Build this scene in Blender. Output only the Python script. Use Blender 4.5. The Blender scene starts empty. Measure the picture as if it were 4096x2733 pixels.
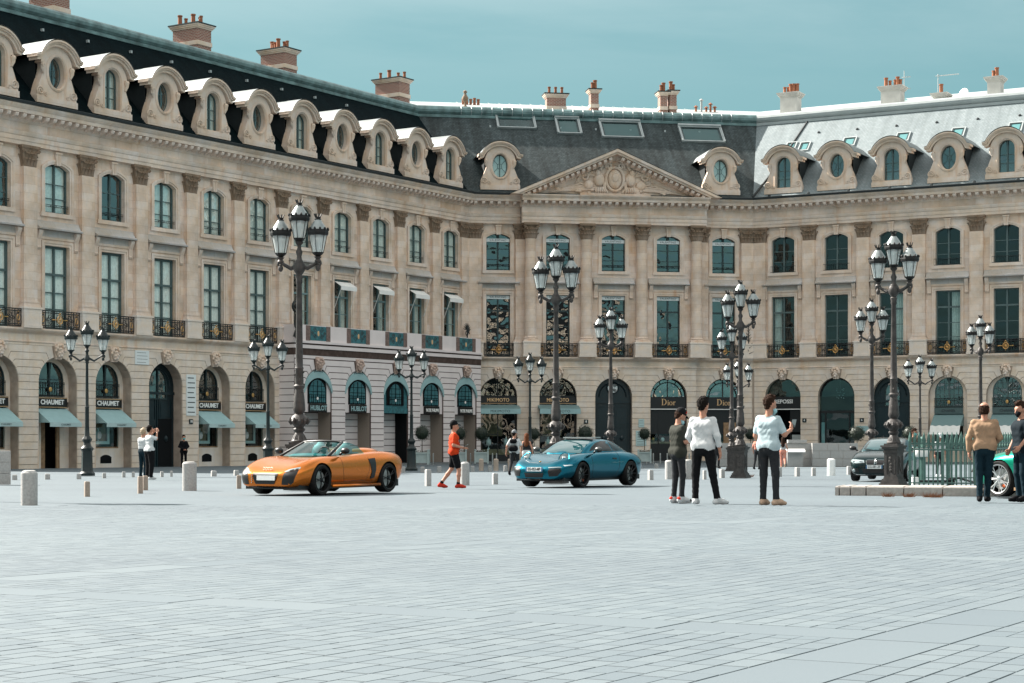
import bpy, bmesh, math, random
import numpy as np
from mathutils import Vector, Matrix
from mathutils.geometry import tessellate_polygon
random.seed(7)
PI = math.pi
sc = bpy.context.scene
COL = sc.collection
def R(d): return math.radians(d)

# ------------------------------------------------------------------ camera
F = 7200.0                      # focal length in units of a 4096 wide frame
CZ = 1.9                        # height of the eye above the pavement at the facades
cam_d = bpy.data.cameras.new('camera'); cam = bpy.data.objects.new('camera', cam_d); COL.objects.link(cam)
cam_d.sensor_width = 36.0; cam_d.lens = F/4096*36.0
cam_d.shift_y = (1745-1366.5)/4096
cam_d.clip_end = 3000; cam_d.clip_start = 0.1
cam.location = (0, 0, CZ); cam.rotation_euler = (R(90), 0, 0)
sc.camera = cam

# ------------------------------------------------------------------ sky, sun, exposure
SUN_EL = R(39.5)
SUN_H = Vector((-0.87, 0.493)).normalized()          # horizontal direction towards the sun
to_sun = Vector((SUN_H.x*math.cos(SUN_EL), SUN_H.y*math.cos(SUN_EL), math.sin(SUN_EL)))
world = bpy.data.worlds.new('World'); sc.world = world; world.use_nodes = True
wn = world.node_tree; wn.nodes.clear()
wo = wn.nodes.new('ShaderNodeOutputWorld'); wb = wn.nodes.new('ShaderNodeBackground')
sky = wn.nodes.new('ShaderNodeTexSky'); sky.sky_type = 'NISHITA'; sky.sun_disc = False
sky.sun_elevation = SUN_EL; sky.sun_rotation = math.atan2(SUN_H.x, SUN_H.y)
sky.air_density = 1.0; sky.dust_density = 2.2; sky.ozone_density = 1.6
tint = wn.nodes.new('ShaderNodeMix'); tint.data_type = 'RGBA'; tint.blend_type = 'MULTIPLY'
tint.inputs[0].default_value = 1.0; tint.inputs[7].default_value = (0.58, 0.78, 0.66, 1)
# flat haze colour evens the sky out; white cloud added overhead to fill the shaded facades, thinning towards the horizon
L = wn.links.new; WN = wn.nodes.new
def wmath(op, a, b=None):
    n = WN('ShaderNodeMath'); n.operation = op
    for i, v in enumerate((a, b)):
        if v is None: continue
        if isinstance(v, (int, float)): n.inputs[i].default_value = v
        else: L(v, n.inputs[i])
    return n.outputs[0]
tc = WN('ShaderNodeTexCoord'); sx = WN('ShaderNodeSeparateXYZ'); L(tc.outputs['Generated'], sx.inputs[0])
zz_ = wmath('MAXIMUM', sx.outputs[2], 0.02); den = wmath('ADD', zz_, 0.10)
cv = WN('ShaderNodeCombineXYZ'); L(wmath('DIVIDE', sx.outputs[0], den), cv.inputs[0]); L(wmath('DIVIDE', sx.outputs[1], den), cv.inputs[1])
nz = WN('ShaderNodeTexNoise'); nz.inputs['Scale'].default_value = 0.75; nz.inputs['Detail'].default_value = 8; nz.inputs['Roughness'].default_value = 0.58; nz.inputs['Distortion'].default_value = 0.4
L(cv.outputs[0], nz.inputs['Vector'])
cr = WN('ShaderNodeMapRange'); cr.inputs[1].default_value = 0.30; cr.inputs[2].default_value = 0.56; cr.interpolation_type = 'SMOOTHSTEP'; L(nz.outputs['Fac'], cr.inputs[0])
fd = WN('ShaderNodeMapRange'); fd.inputs[1].default_value = 0.15; fd.inputs[2].default_value = 0.55; fd.inputs[4].default_value = 0.9; fd.interpolation_type = 'SMOOTHSTEP'; L(sx.outputs[2], fd.inputs[0])
hz = WN('ShaderNodeMix'); hz.data_type = 'RGBA'; hz.inputs[0].default_value = 0.62; hz.inputs[7].default_value = (1.42, 2.95, 3.20, 1)
cl = WN('ShaderNodeMix'); cl.data_type = 'RGBA'; cl.inputs[7].default_value = (10.4, 10.1, 9.7, 1)
L(sky.outputs[0], tint.inputs[6]); L(tint.outputs[2], hz.inputs[6]); L(hz.outputs[2], cl.inputs[6]); L(wmath('MULTIPLY', cr.outputs[0], fd.outputs[0]), cl.inputs[0])
L(cl.outputs[2], wb.inputs[0]); L(wb.outputs[0], wo.inputs[0])
wb.inputs[1].default_value = 0.05
sun_d = bpy.data.lights.new('sun', 'SUN'); sun = bpy.data.objects.new('sun', sun_d); COL.objects.link(sun)
sun_d.energy = 4.4; sun_d.angle = R(0.5); sun_d.color = (1.0, 0.94, 0.86)
sun.rotation_euler = (-to_sun).to_track_quat('-Z', 'Y').to_euler(); sun.location = (-60, 40, 80)
sc.view_settings.view_transform = 'Standard'; sc.view_settings.look = 'None'
sc.view_settings.exposure = 1.75; sc.view_settings.gamma = 1.0; sc.view_settings.use_curve_mapping = False
sc.render.engine = 'CYCLES'
sc.cycles.max_bounces = 8; sc.cycles.transparent_max_bounces = 12; sc.cycles.diffuse_bounces = 4

# ------------------------------------------------------------------ ground profile and pixel helpers
def hh(d):                      # how far the paving lies below the eye at depth d (the square falls towards the buildings)
    d = max(0.0, min(d, 150.0))
    return 0.80 + 0.0130*d - 0.0000365*d*d
def gz(x, y): return CZ - hh(y)
def foot(px, py):               # ground point seen at a photo position
    t = (py-1745)/F; lo, hi = 4.0, 140.0
    for _ in range(60):
        m = (lo+hi)/2
        if hh(m)/m > t: lo = m
        else: hi = m
    return Vector(((px-2048)/F*lo, lo, gz(0, lo)))
def atd(px, d): return Vector(((px-2048)/F*d, d, gz(0, d)))

# ------------------------------------------------------------------ mesh builder
class MB:
    def __init__(s): s.v = []; s.f = []; s.m = []
    def add(s, vs, fs, mi=0):
        b = len(s.v); s.v.extend(tuple(v) for v in vs)
        for f in fs: s.f.append(tuple(i+b for i in f)); s.m.append(mi)
    def box(s, x0, x1, y0, y1, z0, z1, mi=0):
        vs = [(x, y, z) for x in (x0, x1) for y in (y0, y1) for z in (z0, z1)]
        s.add(vs, [(0,1,3,2),(4,6,7,5),(0,4,5,1),(2,3,7,6),(0,2,6,4),(1,5,7,3)], mi)
    def frustum(s, cx, cy, z0, z1, a0, b0, a1, b1, mi=0):
        vs = [(cx+sx*a, cy+sy*b, z) for z, a, b in ((z0,a0,b0),(z1,a1,b1)) for sx, sy in ((-1,-1),(1,-1),(1,1),(-1,1))]
        s.add(vs, [(3,2,1,0),(4,5,6,7),(0,1,5,4),(1,2,6,5),(2,3,7,6),(3,0,4,7)], mi)
    def quad(s, a, b, c, d, mi=0): s.add([a,b,c,d], [(0,1,2,3)], mi)
    def prism(s, poly, y0, y1, mi=0, holes=(), bev=0.0):      # poly in (x,z); front face at y0 (towards -y)
        loops = [list(poly)] + [list(h) for h in holes]
        tri = tessellate_polygon([[Vector((p[0], p[1], 0)) for p in lp] for lp in loops])
        flat = [p for lp in loops for p in lp]; n = len(flat)
        vs = [(p[0], y0, p[1]) for p in flat] + [(p[0], y1, p[1]) for p in flat]
        fs = []
        for t in tri:
            a, b, c = [flat[i] for i in t]
            ccw = (b[0]-a[0])*(c[1]-a[1])-(b[1]-a[1])*(c[0]-a[0]) > 0
            t = tuple(t) if ccw else tuple(reversed(t))
            fs.append(t); fs.append(tuple(i+n for i in reversed(t)))
        o = 0
        for li, lp in enumerate(loops):
            k = len(lp); ar = sum(lp[i][0]*lp[(i+1)%k][1]-lp[(i+1)%k][0]*lp[i][1] for i in range(k))
            fl = (ar > 0) == (li == 0)
            for i in range(k):
                a, b = o+i, o+(i+1)%k
                fs.append((b, a, a+n, b+n) if fl else (a, b, b+n, a+n))
            o += k
        s.add(vs, fs, mi)
    def extr(s, prof, u0, u1, t0=0.0, t1=0.0, mi=0, cap=True):   # profile of (y,z) run along x, mitred: end x = u + y*t
        n = len(prof)
        vs = [(u0+p[0]*t0, p[0], p[1]) for p in prof] + [(u1+p[0]*t1, p[0], p[1]) for p in prof]
        fs = [(i, i+n, (i+1)%n+n, (i+1)%n) for i in range(n)]
        if cap: fs += [tuple(range(n)), tuple(reversed(range(n, 2*n)))]
        s.add(vs, fs, mi)
    def sheet(s, prof, u0, u1, t0=0.0, t1=0.0, mi=0):            # open profile
        n = len(prof)
        vs = [(u0+p[0]*t0, p[0], p[1]) for p in prof] + [(u1+p[0]*t1, p[0], p[1]) for p in prof]
        s.add(vs, [(i, i+n, i+1+n, i+1) for i in range(n-1)], mi)
    def tube(s, pts, r, seg=6, mi=0, closed=False, cap=True):
        P = [Vector(p) for p in pts]; n = len(P)
        rr = r if isinstance(r, (list, tuple)) else [r]*n
        base = len(s.v); ref = None
        for i in range(n):
            a = P[(i-1)%n] if (closed or i > 0) else P[i]; b = P[(i+1)%n] if (closed or i < n-1) else P[i]
            t = (b-a).normalized() if (b-a).length > 1e-9 else Vector((0,0,1))
            if ref is None: ref = Vector((0,0,1)) if abs(t.z) < 0.9 else Vector((1,0,0))
            x = ref.cross(t)
            if x.length < 1e-6: x = Vector((0,1,0)).cross(t)
            x.normalize(); y = t.cross(x).normalized(); ref = y
            for k in range(seg):
                an = 2*PI*k/seg; q = P[i] + (x*math.cos(an)+y*math.sin(an))*rr[i]; s.v.append(tuple(q))
        for i in range(n if closed else n-1):
            for k in range(seg):
                a = base+i*seg+k; b = base+i*seg+(k+1)%seg; j = (i+1)%n
                s.f.append((a, b, base+j*seg+(k+1)%seg, base+j*seg+k)); s.m.append(mi)
        if cap and not closed:
            s.f.append(tuple(base+k for k in reversed(range(seg)))); s.m.append(mi)
            s.f.append(tuple(base+(n-1)*seg+k for k in range(seg))); s.m.append(mi)
    def lathe(s, prof, seg=16, c=(0,0), mi=0, a0=0.0, a1=2*PI, caps=True, sq=None):   # prof of (r,z)
        full = abs(a1-a0-2*PI) < 1e-6; cols = seg if full else seg+1
        base = len(s.v)
        for r, z in prof:
            for k in range(cols):
                an = a0+(a1-a0)*k/seg; q = 1.0
                if sq: q = 1.0/max(abs(math.cos(an-PI/sq)), 1e-6) if False else 1.0
                s.v.append((c[0]+r*q*math.cos(an), c[1]+r*q*math.sin(an), z))
        for i in range(len(prof)-1):
            for k in range(seg):
                k2 = (k+1) % cols if full else k+1
                s.f.append((base+i*cols+k, base+i*cols+k2, base+(i+1)*cols+k2, base+(i+1)*cols+k)); s.m.append(mi)
        if caps and full:
            if prof[0][0] > 1e-4: s.f.append(tuple(base+k for k in reversed(range(cols)))); s.m.append(mi)
            if prof[-1][0] > 1e-4: s.f.append(tuple(base+(len(prof)-1)*cols+k for k in range(cols))); s.m.append(mi)
    def ball(s, c, r, seg=10, ring=6, mi=0, rot=None):
        rx, ry, rz = r if isinstance(r, (tuple, list)) else (r, r, r)
        base = len(s.v); c = Vector(c)
        def put(v):
            v = Vector(v)
            if rot is not None: v = rot @ v
            s.v.append(tuple(c+v))
        put((0,0,-rz))
        for i in range(1, ring):
            ph = -PI/2+PI*i/ring
            for k in range(seg):
                an = 2*PI*k/seg; put((rx*math.cos(ph)*math.cos(an), ry*math.cos(ph)*math.sin(an), rz*math.sin(ph)))
        put((0,0,rz)); top = len(s.v)-1
        for k in range(seg):
            k2 = (k+1)%seg
            s.f.append((base, base+1+k2, base+1+k)); s.m.append(mi)
            for i in range(ring-2):
                a = base+1+i*seg
                s.f.append((a+k, a+k2, a+seg+k2, a+seg+k)); s.m.append(mi)
            a = base+1+(ring-2)*seg
            s.f.append((a+k, a+k2, top)); s.m.append(mi)
    def xform(s, M, start=0):
        for i in range(start, len(s.v)): s.v[i] = tuple(M @ Vector(s.v[i]))
    def mesh(s, name, mats, smooth=False, sharp=None):
        me = bpy.data.meshes.new(name); me.from_pydata(s.v, [], s.f)
        ml = mats if isinstance(mats, (list, tuple)) else [mats]
        for m in ml: me.materials.append(m)
        if len(ml) > 1: me.polygons.foreach_set('material_index', s.m)
        if smooth:
            me.polygons.foreach_set('use_smooth', [True]*len(s.f))
            if sharp is not None: me.set_sharp_from_angle(angle=R(sharp))
        me.update(); return me
    def build(s, name, mats, parent=None, loc=(0,0,0), rot=(0,0,0), smooth=False, sharp=None, kind=None):
        return add(name, s.mesh(name, mats, smooth, sharp), parent, loc, rot, kind=kind)

def add(name, me, parent=None, loc=(0,0,0), rot=(0,0,0), scale=None, kind=None, mat=None):
    o = bpy.data.objects.new(name, me); COL.objects.link(o)
    if parent is not None: o.parent = parent
    o.location = loc; o.rotation_euler = rot
    if scale is not None: o.scale = scale
    if kind: o['kind'] = kind
    if mat is not None and me is not None and len(o.material_slots):
        o.material_slots[0].link = 'OBJECT'; o.material_slots[0].material = mat
    return o
def thing(name, label, cat, loc=(0,0,0), rz=0.0, group=None, me=None, rot=None):
    o = add(name, me, None, loc, rot if rot is not None else (0,0,rz)); tag(o, label, cat, group); return o
def tag(o, label, cat, group=None):
    o['label'] = label; o['category'] = cat
    if group: o['group'] = group
    return o
def copy_tree(o, parent=None, loc=None, rot=None):
    c = o.copy(); COL.objects.link(c); c.parent = parent
    if loc is not None: c.location = loc
    if rot is not None: c.rotation_euler = rot
    for ch in o.children: copy_tree(ch, c)
    return c
_txt = {}
def text_mesh(s, size, mat, depth=0.012, bold=0.0, key=None, space=1.0, align='CENTER', shear=0.0):
    k = (s, size, mat.name, depth, bold, space, align)
    if k in _txt: return _txt[k]
    cu = bpy.data.curves.new('lettering', 'FONT'); cu.body = s; cu.size = size; cu.align_x = align; cu.align_y = 'CENTER'
    cu.extrude = depth; cu.offset = bold; cu.space_character = space; cu.resolution_u = 3; cu.shear = shear
    ob = bpy.data.objects.new('tmp_text', cu); COL.objects.link(ob)
    dg = bpy.context.evaluated_depsgraph_get(); me = bpy.data.meshes.new_from_object(ob.evaluated_get(dg))
    bpy.data.objects.remove(ob); bpy.data.curves.remove(cu)
    me.materials.clear(); me.materials.append(mat); me.name = 'lettering'
    _txt[k] = me; return me

# ------------------------------------------------------------------ materials
def nodes_of(name):
    m = bpy.data.materials.new(name); m.use_nodes = True; nt = m.node_tree
    return m, nt, nt.nodes['Principled BSDF']
def plain(name, col, rough=0.6, metal=0.0, spec=0.5, var=0.0, scale=8.0, bump=0.0, coat=0.0, bscale=None):
    m, nt, b = nodes_of(name)
    b.inputs['Base Color'].default_value = (*col, 1); b.inputs['Roughness'].default_value = rough
    b.inputs['Metallic'].default_value = metal; b.inputs['Specular IOR Level'].default_value = spec
    if coat: b.inputs['Coat Weight'].default_value = coat; b.inputs['Coat Roughness'].default_value = 0.03
    if var or bump:
        t = nt.nodes.new('ShaderNodeTexCoord'); n = nt.nodes.new('ShaderNodeTexNoise')
        n.inputs['Scale'].default_value = scale; n.inputs['Detail'].default_value = 5
        nt.links.new(t.outputs['Object'], n.inputs['Vector'])
        if var:
            r = nt.nodes.new('ShaderNodeValToRGB')
            r.color_ramp.elements[0].position = 0.3; r.color_ramp.elements[1].position = 0.7
            r.color_ramp.elements[0].color = (*[c*(1-var) for c in col], 1); r.color_ramp.elements[1].color = (*[min(1, c*(1+var)) for c in col], 1)
            nt.links.new(n.outputs['Fac'], r.inputs[0]); nt.links.new(r.outputs[0], b.inputs['Base Color'])
        if bump:
            src = n
            if bscale:
                src = nt.nodes.new('ShaderNodeTexNoise'); src.inputs['Scale'].default_value = bscale; src.inputs['Detail'].default_value = 4
                nt.links.new(t.outputs['Object'], src.inputs['Vector'])
            bp = nt.nodes.new('ShaderNodeBump'); bp.inputs['Strength'].default_value = bump; bp.inputs['Distance'].default_value = 0.02
            nt.links.new(src.outputs['Fac'], bp.inputs['Height']); nt.links.new(bp.outputs[0], b.inputs['Normal'])
    return m
def stone_mat(name, c1, c2, mortar, bw=1.25, bh=0.46, msize=0.006, stain=0.35, swap=True, rough=0.85, streak=True):
    """limestone ashlar: block tones and fine joints from a brick texture in the plane of the facade, blotches and rain streaks"""
    m, nt, b = nodes_of(name); N = nt.nodes.new; K = nt.links.new
    t = N('ShaderNodeTexCoord'); sep = N('ShaderNodeSeparateXYZ'); K(t.outputs['Object'], sep.inputs[0])
    sm = N('ShaderNodeMath'); sm.operation = 'ADD'; K(sep.outputs[0], sm.inputs[0]); K(sep.outputs[1], sm.inputs[1])
    cb = N('ShaderNodeCombineXYZ'); K(sm.outputs[0], cb.inputs[0]); K(sep.outputs[2], cb.inputs[1])
    br = N('ShaderNodeTexBrick'); K(cb.outputs[0], br.inputs['Vector'])
    br.inputs['Scale'].default_value = 1.0; br.inputs['Brick Width'].default_value = bw; br.inputs['Row Height'].default_value = bh
    br.inputs['Mortar Size'].default_value = msize; br.inputs['Mortar Smooth'].default_value = 0.3; br.inputs['Bias'].default_value = -0.1
    br.inputs['Color1'].default_value = (*c1, 1); br.inputs['Color2'].default_value = (*c2, 1); br.inputs['Mortar'].default_value = (*mortar, 1)
    n1 = N('ShaderNodeTexNoise'); n1.inputs['Scale'].default_value = 0.55; n1.inputs['Detail'].default_value = 6; n1.inputs['Roughness'].default_value = 0.65
    K(t.outputs['Object'], n1.inputs['Vector'])
    r1 = N('ShaderNodeValToRGB'); r1.color_ramp.elements[0].position = 0.32; r1.color_ramp.elements[1].position = 0.68
    r1.color_ramp.elements[0].color = (1-stain, 1-stain*1.05, 1-stain*1.15, 1); r1.color_ramp.elements[1].color = (1.0, 1.0, 1.0, 1)
    K(n1.outputs['Fac'], r1.inputs[0])
    mx = N('ShaderNodeMix'); mx.data_type = 'RGBA'; mx.blend_type = 'MULTIPLY'; mx.inputs[0].default_value = 1.0
    K(br.outputs['Color'], mx.inputs[6]); K(r1.outputs[0], mx.inputs[7]); out = mx.outputs[2]
    nh = N('ShaderNodeTexNoise'); nh.inputs['Scale'].default_value = 0.9; nh.inputs['Detail'].default_value = 7; nh.inputs['Roughness'].default_value = 0.7; K(t.outputs['Object'], nh.inputs['Vector'])
    rh = N('ShaderNodeValToRGB'); rh.color_ramp.elements[0].position = 0.36; rh.color_ramp.elements[1].position = 0.64
    rh.color_ramp.elements[0].color = (1.03, 0.925, 0.815, 1); rh.color_ramp.elements[1].color = (0.98, 1.0, 1.06, 1); K(nh.outputs['Fac'], rh.inputs[0])
    mh = N('ShaderNodeMix'); mh.data_type = 'RGBA'; mh.blend_type = 'MULTIPLY'; mh.inputs[0].default_value = 0.9; K(out, mh.inputs[6]); K(rh.outputs[0], mh.inputs[7]); out = mh.outputs[2]
    if streak:
        mp = N('ShaderNodeMapping'); mp.inputs['Scale'].default_value = (2.2, 2.2, 0.22); K(t.outputs['Object'], mp.inputs[0])
        n2 = N('ShaderNodeTexNoise'); n2.inputs['Scale'].default_value = 1.0; n2.inputs['Detail'].default_value = 4; K(mp.outputs[0], n2.inputs['Vector'])
        r2 = N('ShaderNodeValToRGB'); r2.color_ramp.elements[0].position = 0.58; r2.color_ramp.elements[1].position = 0.78
        r2.color_ramp.elements[0].color = (1, 1, 1, 1); r2.color_ramp.elements[1].color = (0.88, 0.68, 0.52, 1); K(n2.outputs['Fac'], r2.inputs[0])
        m2 = N('ShaderNodeMix'); m2.data_type = 'RGBA'; m2.blend_type = 'MULTIPLY'; m2.inputs[0].default_value = 0.8
        K(out, m2.inputs[6]); K(r2.outputs[0], m2.inputs[7]); out = m2.outputs[2]
    K(out, b.inputs['Base Color']); b.inputs['Roughness'].default_value = rough; b.inputs['Specular IOR Level'].default_value = 0.25
    n3 = N('ShaderNodeTexNoise'); n3.inputs['Scale'].default_value = 14; n3.inputs['Detail'].default_value = 5; K(t.outputs['Object'], n3.inputs['Vector'])
    bp = N('ShaderNodeBump'); bp.inputs['Strength'].default_value = 0.25; bp.inputs['Distance'].default_value = 0.02
    K(n3.outputs['Fac'], bp.inputs['Height']); K(bp.outputs[0], b.inputs['Normal'])
    return m
M = {}
M['stone'] = stone_mat('limestone ashlar', (0.87,0.75,0.66), (0.77,0.61,0.49), (0.58,0.44,0.345))
M['stone_trim'] = stone_mat('limestone mouldings', (0.85,0.735,0.645), (0.77,0.64,0.54), (0.60,0.47,0.38), bw=2.1, bh=3.0, msize=0.004, stain=0.35)
M['stone_grey'] = stone_mat('rain greyed limestone', (0.56,0.53,0.50), (0.48,0.455,0.43), (0.34,0.31,0.28), bw=.9, bh=3.0, stain=0.3, streak=False)
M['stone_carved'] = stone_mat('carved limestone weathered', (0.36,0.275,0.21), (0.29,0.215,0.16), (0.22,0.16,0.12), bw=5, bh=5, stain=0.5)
M['stone_dormer'] = stone_mat('dormer limestone', (0.80,0.68,0.58), (0.74,0.61,0.51), (0.55,0.44,0.36), bw=3, bh=3, stain=0.3)
M['stone_pale'] = stone_mat('pale plinth limestone', (0.86,0.79,0.72), (0.80,0.72,0.65), (0.6,0.53,0.47), bw=1.6, bh=1.4, stain=0.25, streak=False)
M['stone_rust'] = stone_mat('rusticated limestone', (0.83,0.735,0.64), (0.74,0.64,0.54), (0.58,0.48,0.40), bw=1.4, bh=4.0, msize=0.004, stain=0.28)
M['joint'] = plain('recessed joint stone', (0.42,0.34,0.28), 0.95, spec=0.1, var=0.2, scale=2)
M['print'] = plain('printed hoarding stone', (0.74,0.66,0.645), 0.7, spec=0.2, var=0.05, scale=1.2)
M['print_joint'] = plain('printed hoarding joint', (0.12,0.085,0.078), 0.8, spec=0.1)
M['print_dark'] = plain('printed hoarding cornice shade', (0.085,0.06,0.052), 0.8, spec=0.1, var=0.3, scale=3)
M['print_teal'] = plain('printed hoarding teal', (0.03,0.135,0.155), 0.5, var=0.4, scale=5)
M['print_brown'] = plain('printed hoarding ironwork', (0.17,0.115,0.10), 0.6, var=0.35, scale=9)
M['awning'] = plain('pale teal canvas', (0.30,0.45,0.46), 0.8, spec=0.15, var=0.06, scale=2)
M['awning_pale'] = plain('pale canvas valance', (0.42,0.55,0.55), 0.8, spec=0.15, var=0.06, scale=2)
M['awning_white'] = plain('white canvas', (0.80,0.79,0.76), 0.8, spec=0.15, var=0.05, scale=3)
M['blind'] = plain('white window blind', (0.72,0.76,0.76), 0.8, spec=0.1)
M['frame_teal'] = plain('grey green window paint', (0.065,0.105,0.105), 0.5, var=0.12, scale=5)
M['frame_dark'] = plain('dark green window paint', (0.016,0.034,0.036), 0.45, var=0.1, scale=5)
M['frame_pale'] = plain('pale green window paint', (0.15,0.24,0.245), 0.5)
M['door_teal'] = plain('dark teal door paint', (0.003,0.014,0.019), 0.35, var=0.15, scale=3)
M['curtain'] = plain('pale curtain', (0.80,0.82,0.78), 0.9, spec=0.1, var=0.12, scale=6)
M['void'] = plain('dark interior', (0.008,0.009,0.010), 0.9, spec=0.1)  # near-black colour stands in for the shade of unlit rooms
M['wood'] = plain('shop interior wood', (0.28,0.17,0.09), 0.6, var=0.35, scale=4)
M['iron'] = plain('black wrought iron', (0.006,0.009,0.010), 0.45, spec=0.5)
M['gold'] = plain('gilding', (0.62,0.36,0.13), 0.35, metal=0.75)
M['gold_paint'] = plain('gold lettering', (0.72,0.46,0.24), 0.45, metal=0.2)
M['black_sign'] = plain('black sign board', (0.005,0.005,0.006), 0.4)
M['white_paint'] = plain('white lettering', (0.80,0.80,0.78), 0.6)
M['dark_paint'] = plain('dark lettering', (0.035,0.05,0.055), 0.6)
M['copper'] = plain('verdigris zinc roll', (0.13,0.205,0.205), 0.5, metal=0.25, var=0.45, scale=1.6, bump=0.1)
M['zinc'] = plain('bright zinc sheet', (0.36,0.39,0.39), 0.5, metal=0.25, var=0.12, scale=1.2)
M['zinc_dull'] = plain('dull zinc sheet', (0.20,0.22,0.22), 0.55, metal=0.2, var=0.15, scale=1.2)
M['lead'] = plain('dark gutter lead', (0.009,0.015,0.017), 0.6, var=0.2, scale=2)
M['terracotta'] = plain('terracotta pot', (0.28,0.115,0.065), 0.8, spec=0.15, var=0.2, scale=9)
M['plaster'] = plain('chimney plaster', (0.60,0.565,0.52), 0.9, spec=0.1, var=0.12, scale=1.5)
M['steel'] = plain('brushed steel', (0.42,0.43,0.42), 0.45, metal=0.6, var=0.1, scale=20)
M['lamp_iron'] = plain('grey brown lamp iron', (0.050,0.045,0.043), 0.55, metal=0.2, spec=0.4, var=0.4, scale=7, bump=0.25, bscale=30)
M['lamp_dark'] = plain('dark green lamp iron', (0.005,0.012,0.013), 0.45, spec=0.4, var=0.25, scale=7)
M['lamp_dome'] = plain('pale lantern hood', (0.24,0.27,0.27), 0.35, metal=0.3, var=0.15, scale=6)
M['fence'] = plain('green fence paint', (0.060,0.135,0.115), 0.45, var=0.2, scale=6)
M['granite'] = plain('grey granite', (0.36,0.355,0.345), 0.85, spec=0.25, var=0.16, scale=26, bump=0.2)
M['granite_warm'] = plain('warm granite', (0.30,0.25,0.21), 0.85, spec=0.25, var=0.16, scale=24, bump=0.2)
M['planter'] = plain('pale green planter paint', (0.36,0.43,0.42), 0.6, var=0.08, scale=4)
M['bark'] = plain('bark', (0.07,0.05,0.035), 0.9, var=0.3, scale=20)
M['soil'] = plain('soil', (0.05,0.04,0.03), 0.95, var=0.4, scale=20)
def glass_mat(name, tr=(0.62,0.78,0.78), ior=1.75, wave=0.012, wscale=0.9, rough=0.015):
    m, nt, b = nodes_of(name); nt.nodes.remove(b); N = nt.nodes.new; K = nt.links.new
    out = nt.nodes['Material Output']; g = N('ShaderNodeBsdfGlossy'); g.inputs['Roughness'].default_value = rough
    g.inputs['Color'].default_value = (0.92, 1.0, 1.0, 1)
    tp = N('ShaderNodeBsdfTransparent'); tp.inputs[0].default_value = (*tr, 1)
    f0 = ((ior-1)/(ior+1))**2; lw = N('ShaderNodeLayerWeight'); lw.inputs['Blend'].default_value = 0.5; pw = N('ShaderNodeMath'); pw.operation = 'POWER'; pw.inputs[1].default_value = 5.0
    K(lw.outputs['Facing'], pw.inputs[0]); fr = N('ShaderNodeMath'); fr.operation = 'MULTIPLY_ADD'; fr.inputs[1].default_value = 1-f0; fr.inputs[2].default_value = f0; K(pw.outputs[0], fr.inputs[0]); mx = N('ShaderNodeMixShader')
    if wave:
        ge = N('ShaderNodeTexCoord'); n = N('ShaderNodeTexNoise'); n.inputs['Scale'].default_value = wscale; n.inputs['Detail'].default_value = 0.6
        oi = N('ShaderNodeObjectInfo'); va = N('ShaderNodeVectorMath'); va.operation = 'ADD'
        K(ge.outputs['Object'], va.inputs[0]); K(oi.outputs['Location'], va.inputs[1]); K(va.outputs[0], n.inputs['Vector'])
        bp = N('ShaderNodeBump'); bp.inputs['Strength'].default_value = 1.0; bp.inputs['Distance'].default_value = wave
        K(n.outputs['Fac'], bp.inputs['Height']); K(bp.outputs[0], g.inputs['Normal'])
    K(fr.outputs[0], mx.inputs[0]); K(tp.outputs[0], mx.inputs[1]); K(g.outputs[0], mx.inputs[2]); K(mx.outputs[0], out.inputs[0])
    return m
M['glass'] = glass_mat('old window glass', tr=(0.86,0.93,0.92), ior=2.7, wave=0.03, wscale=1.5)
M['glass_left'] = glass_mat('window glass before curtains', tr=(0.92,0.96,0.95), ior=1.9, wave=0.05, wscale=1.3)
M['glass_shop'] = glass_mat('shop glass', ior=1.7, wave=0.02)
M['glass_lamp'] = glass_mat('lantern glass', tr=(0.80,0.86,0.87), ior=1.6, wave=0)
M['frost'] = plain('frosted lantern glass', (0.72,0.78,0.78), 0.25, spec=0.6)
b_ = M['frost'].node_tree.nodes['Principled BSDF']; b_.inputs['Transmission Weight'].default_value = 0.45; b_.inputs['Alpha'].default_value = 0.80
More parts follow.
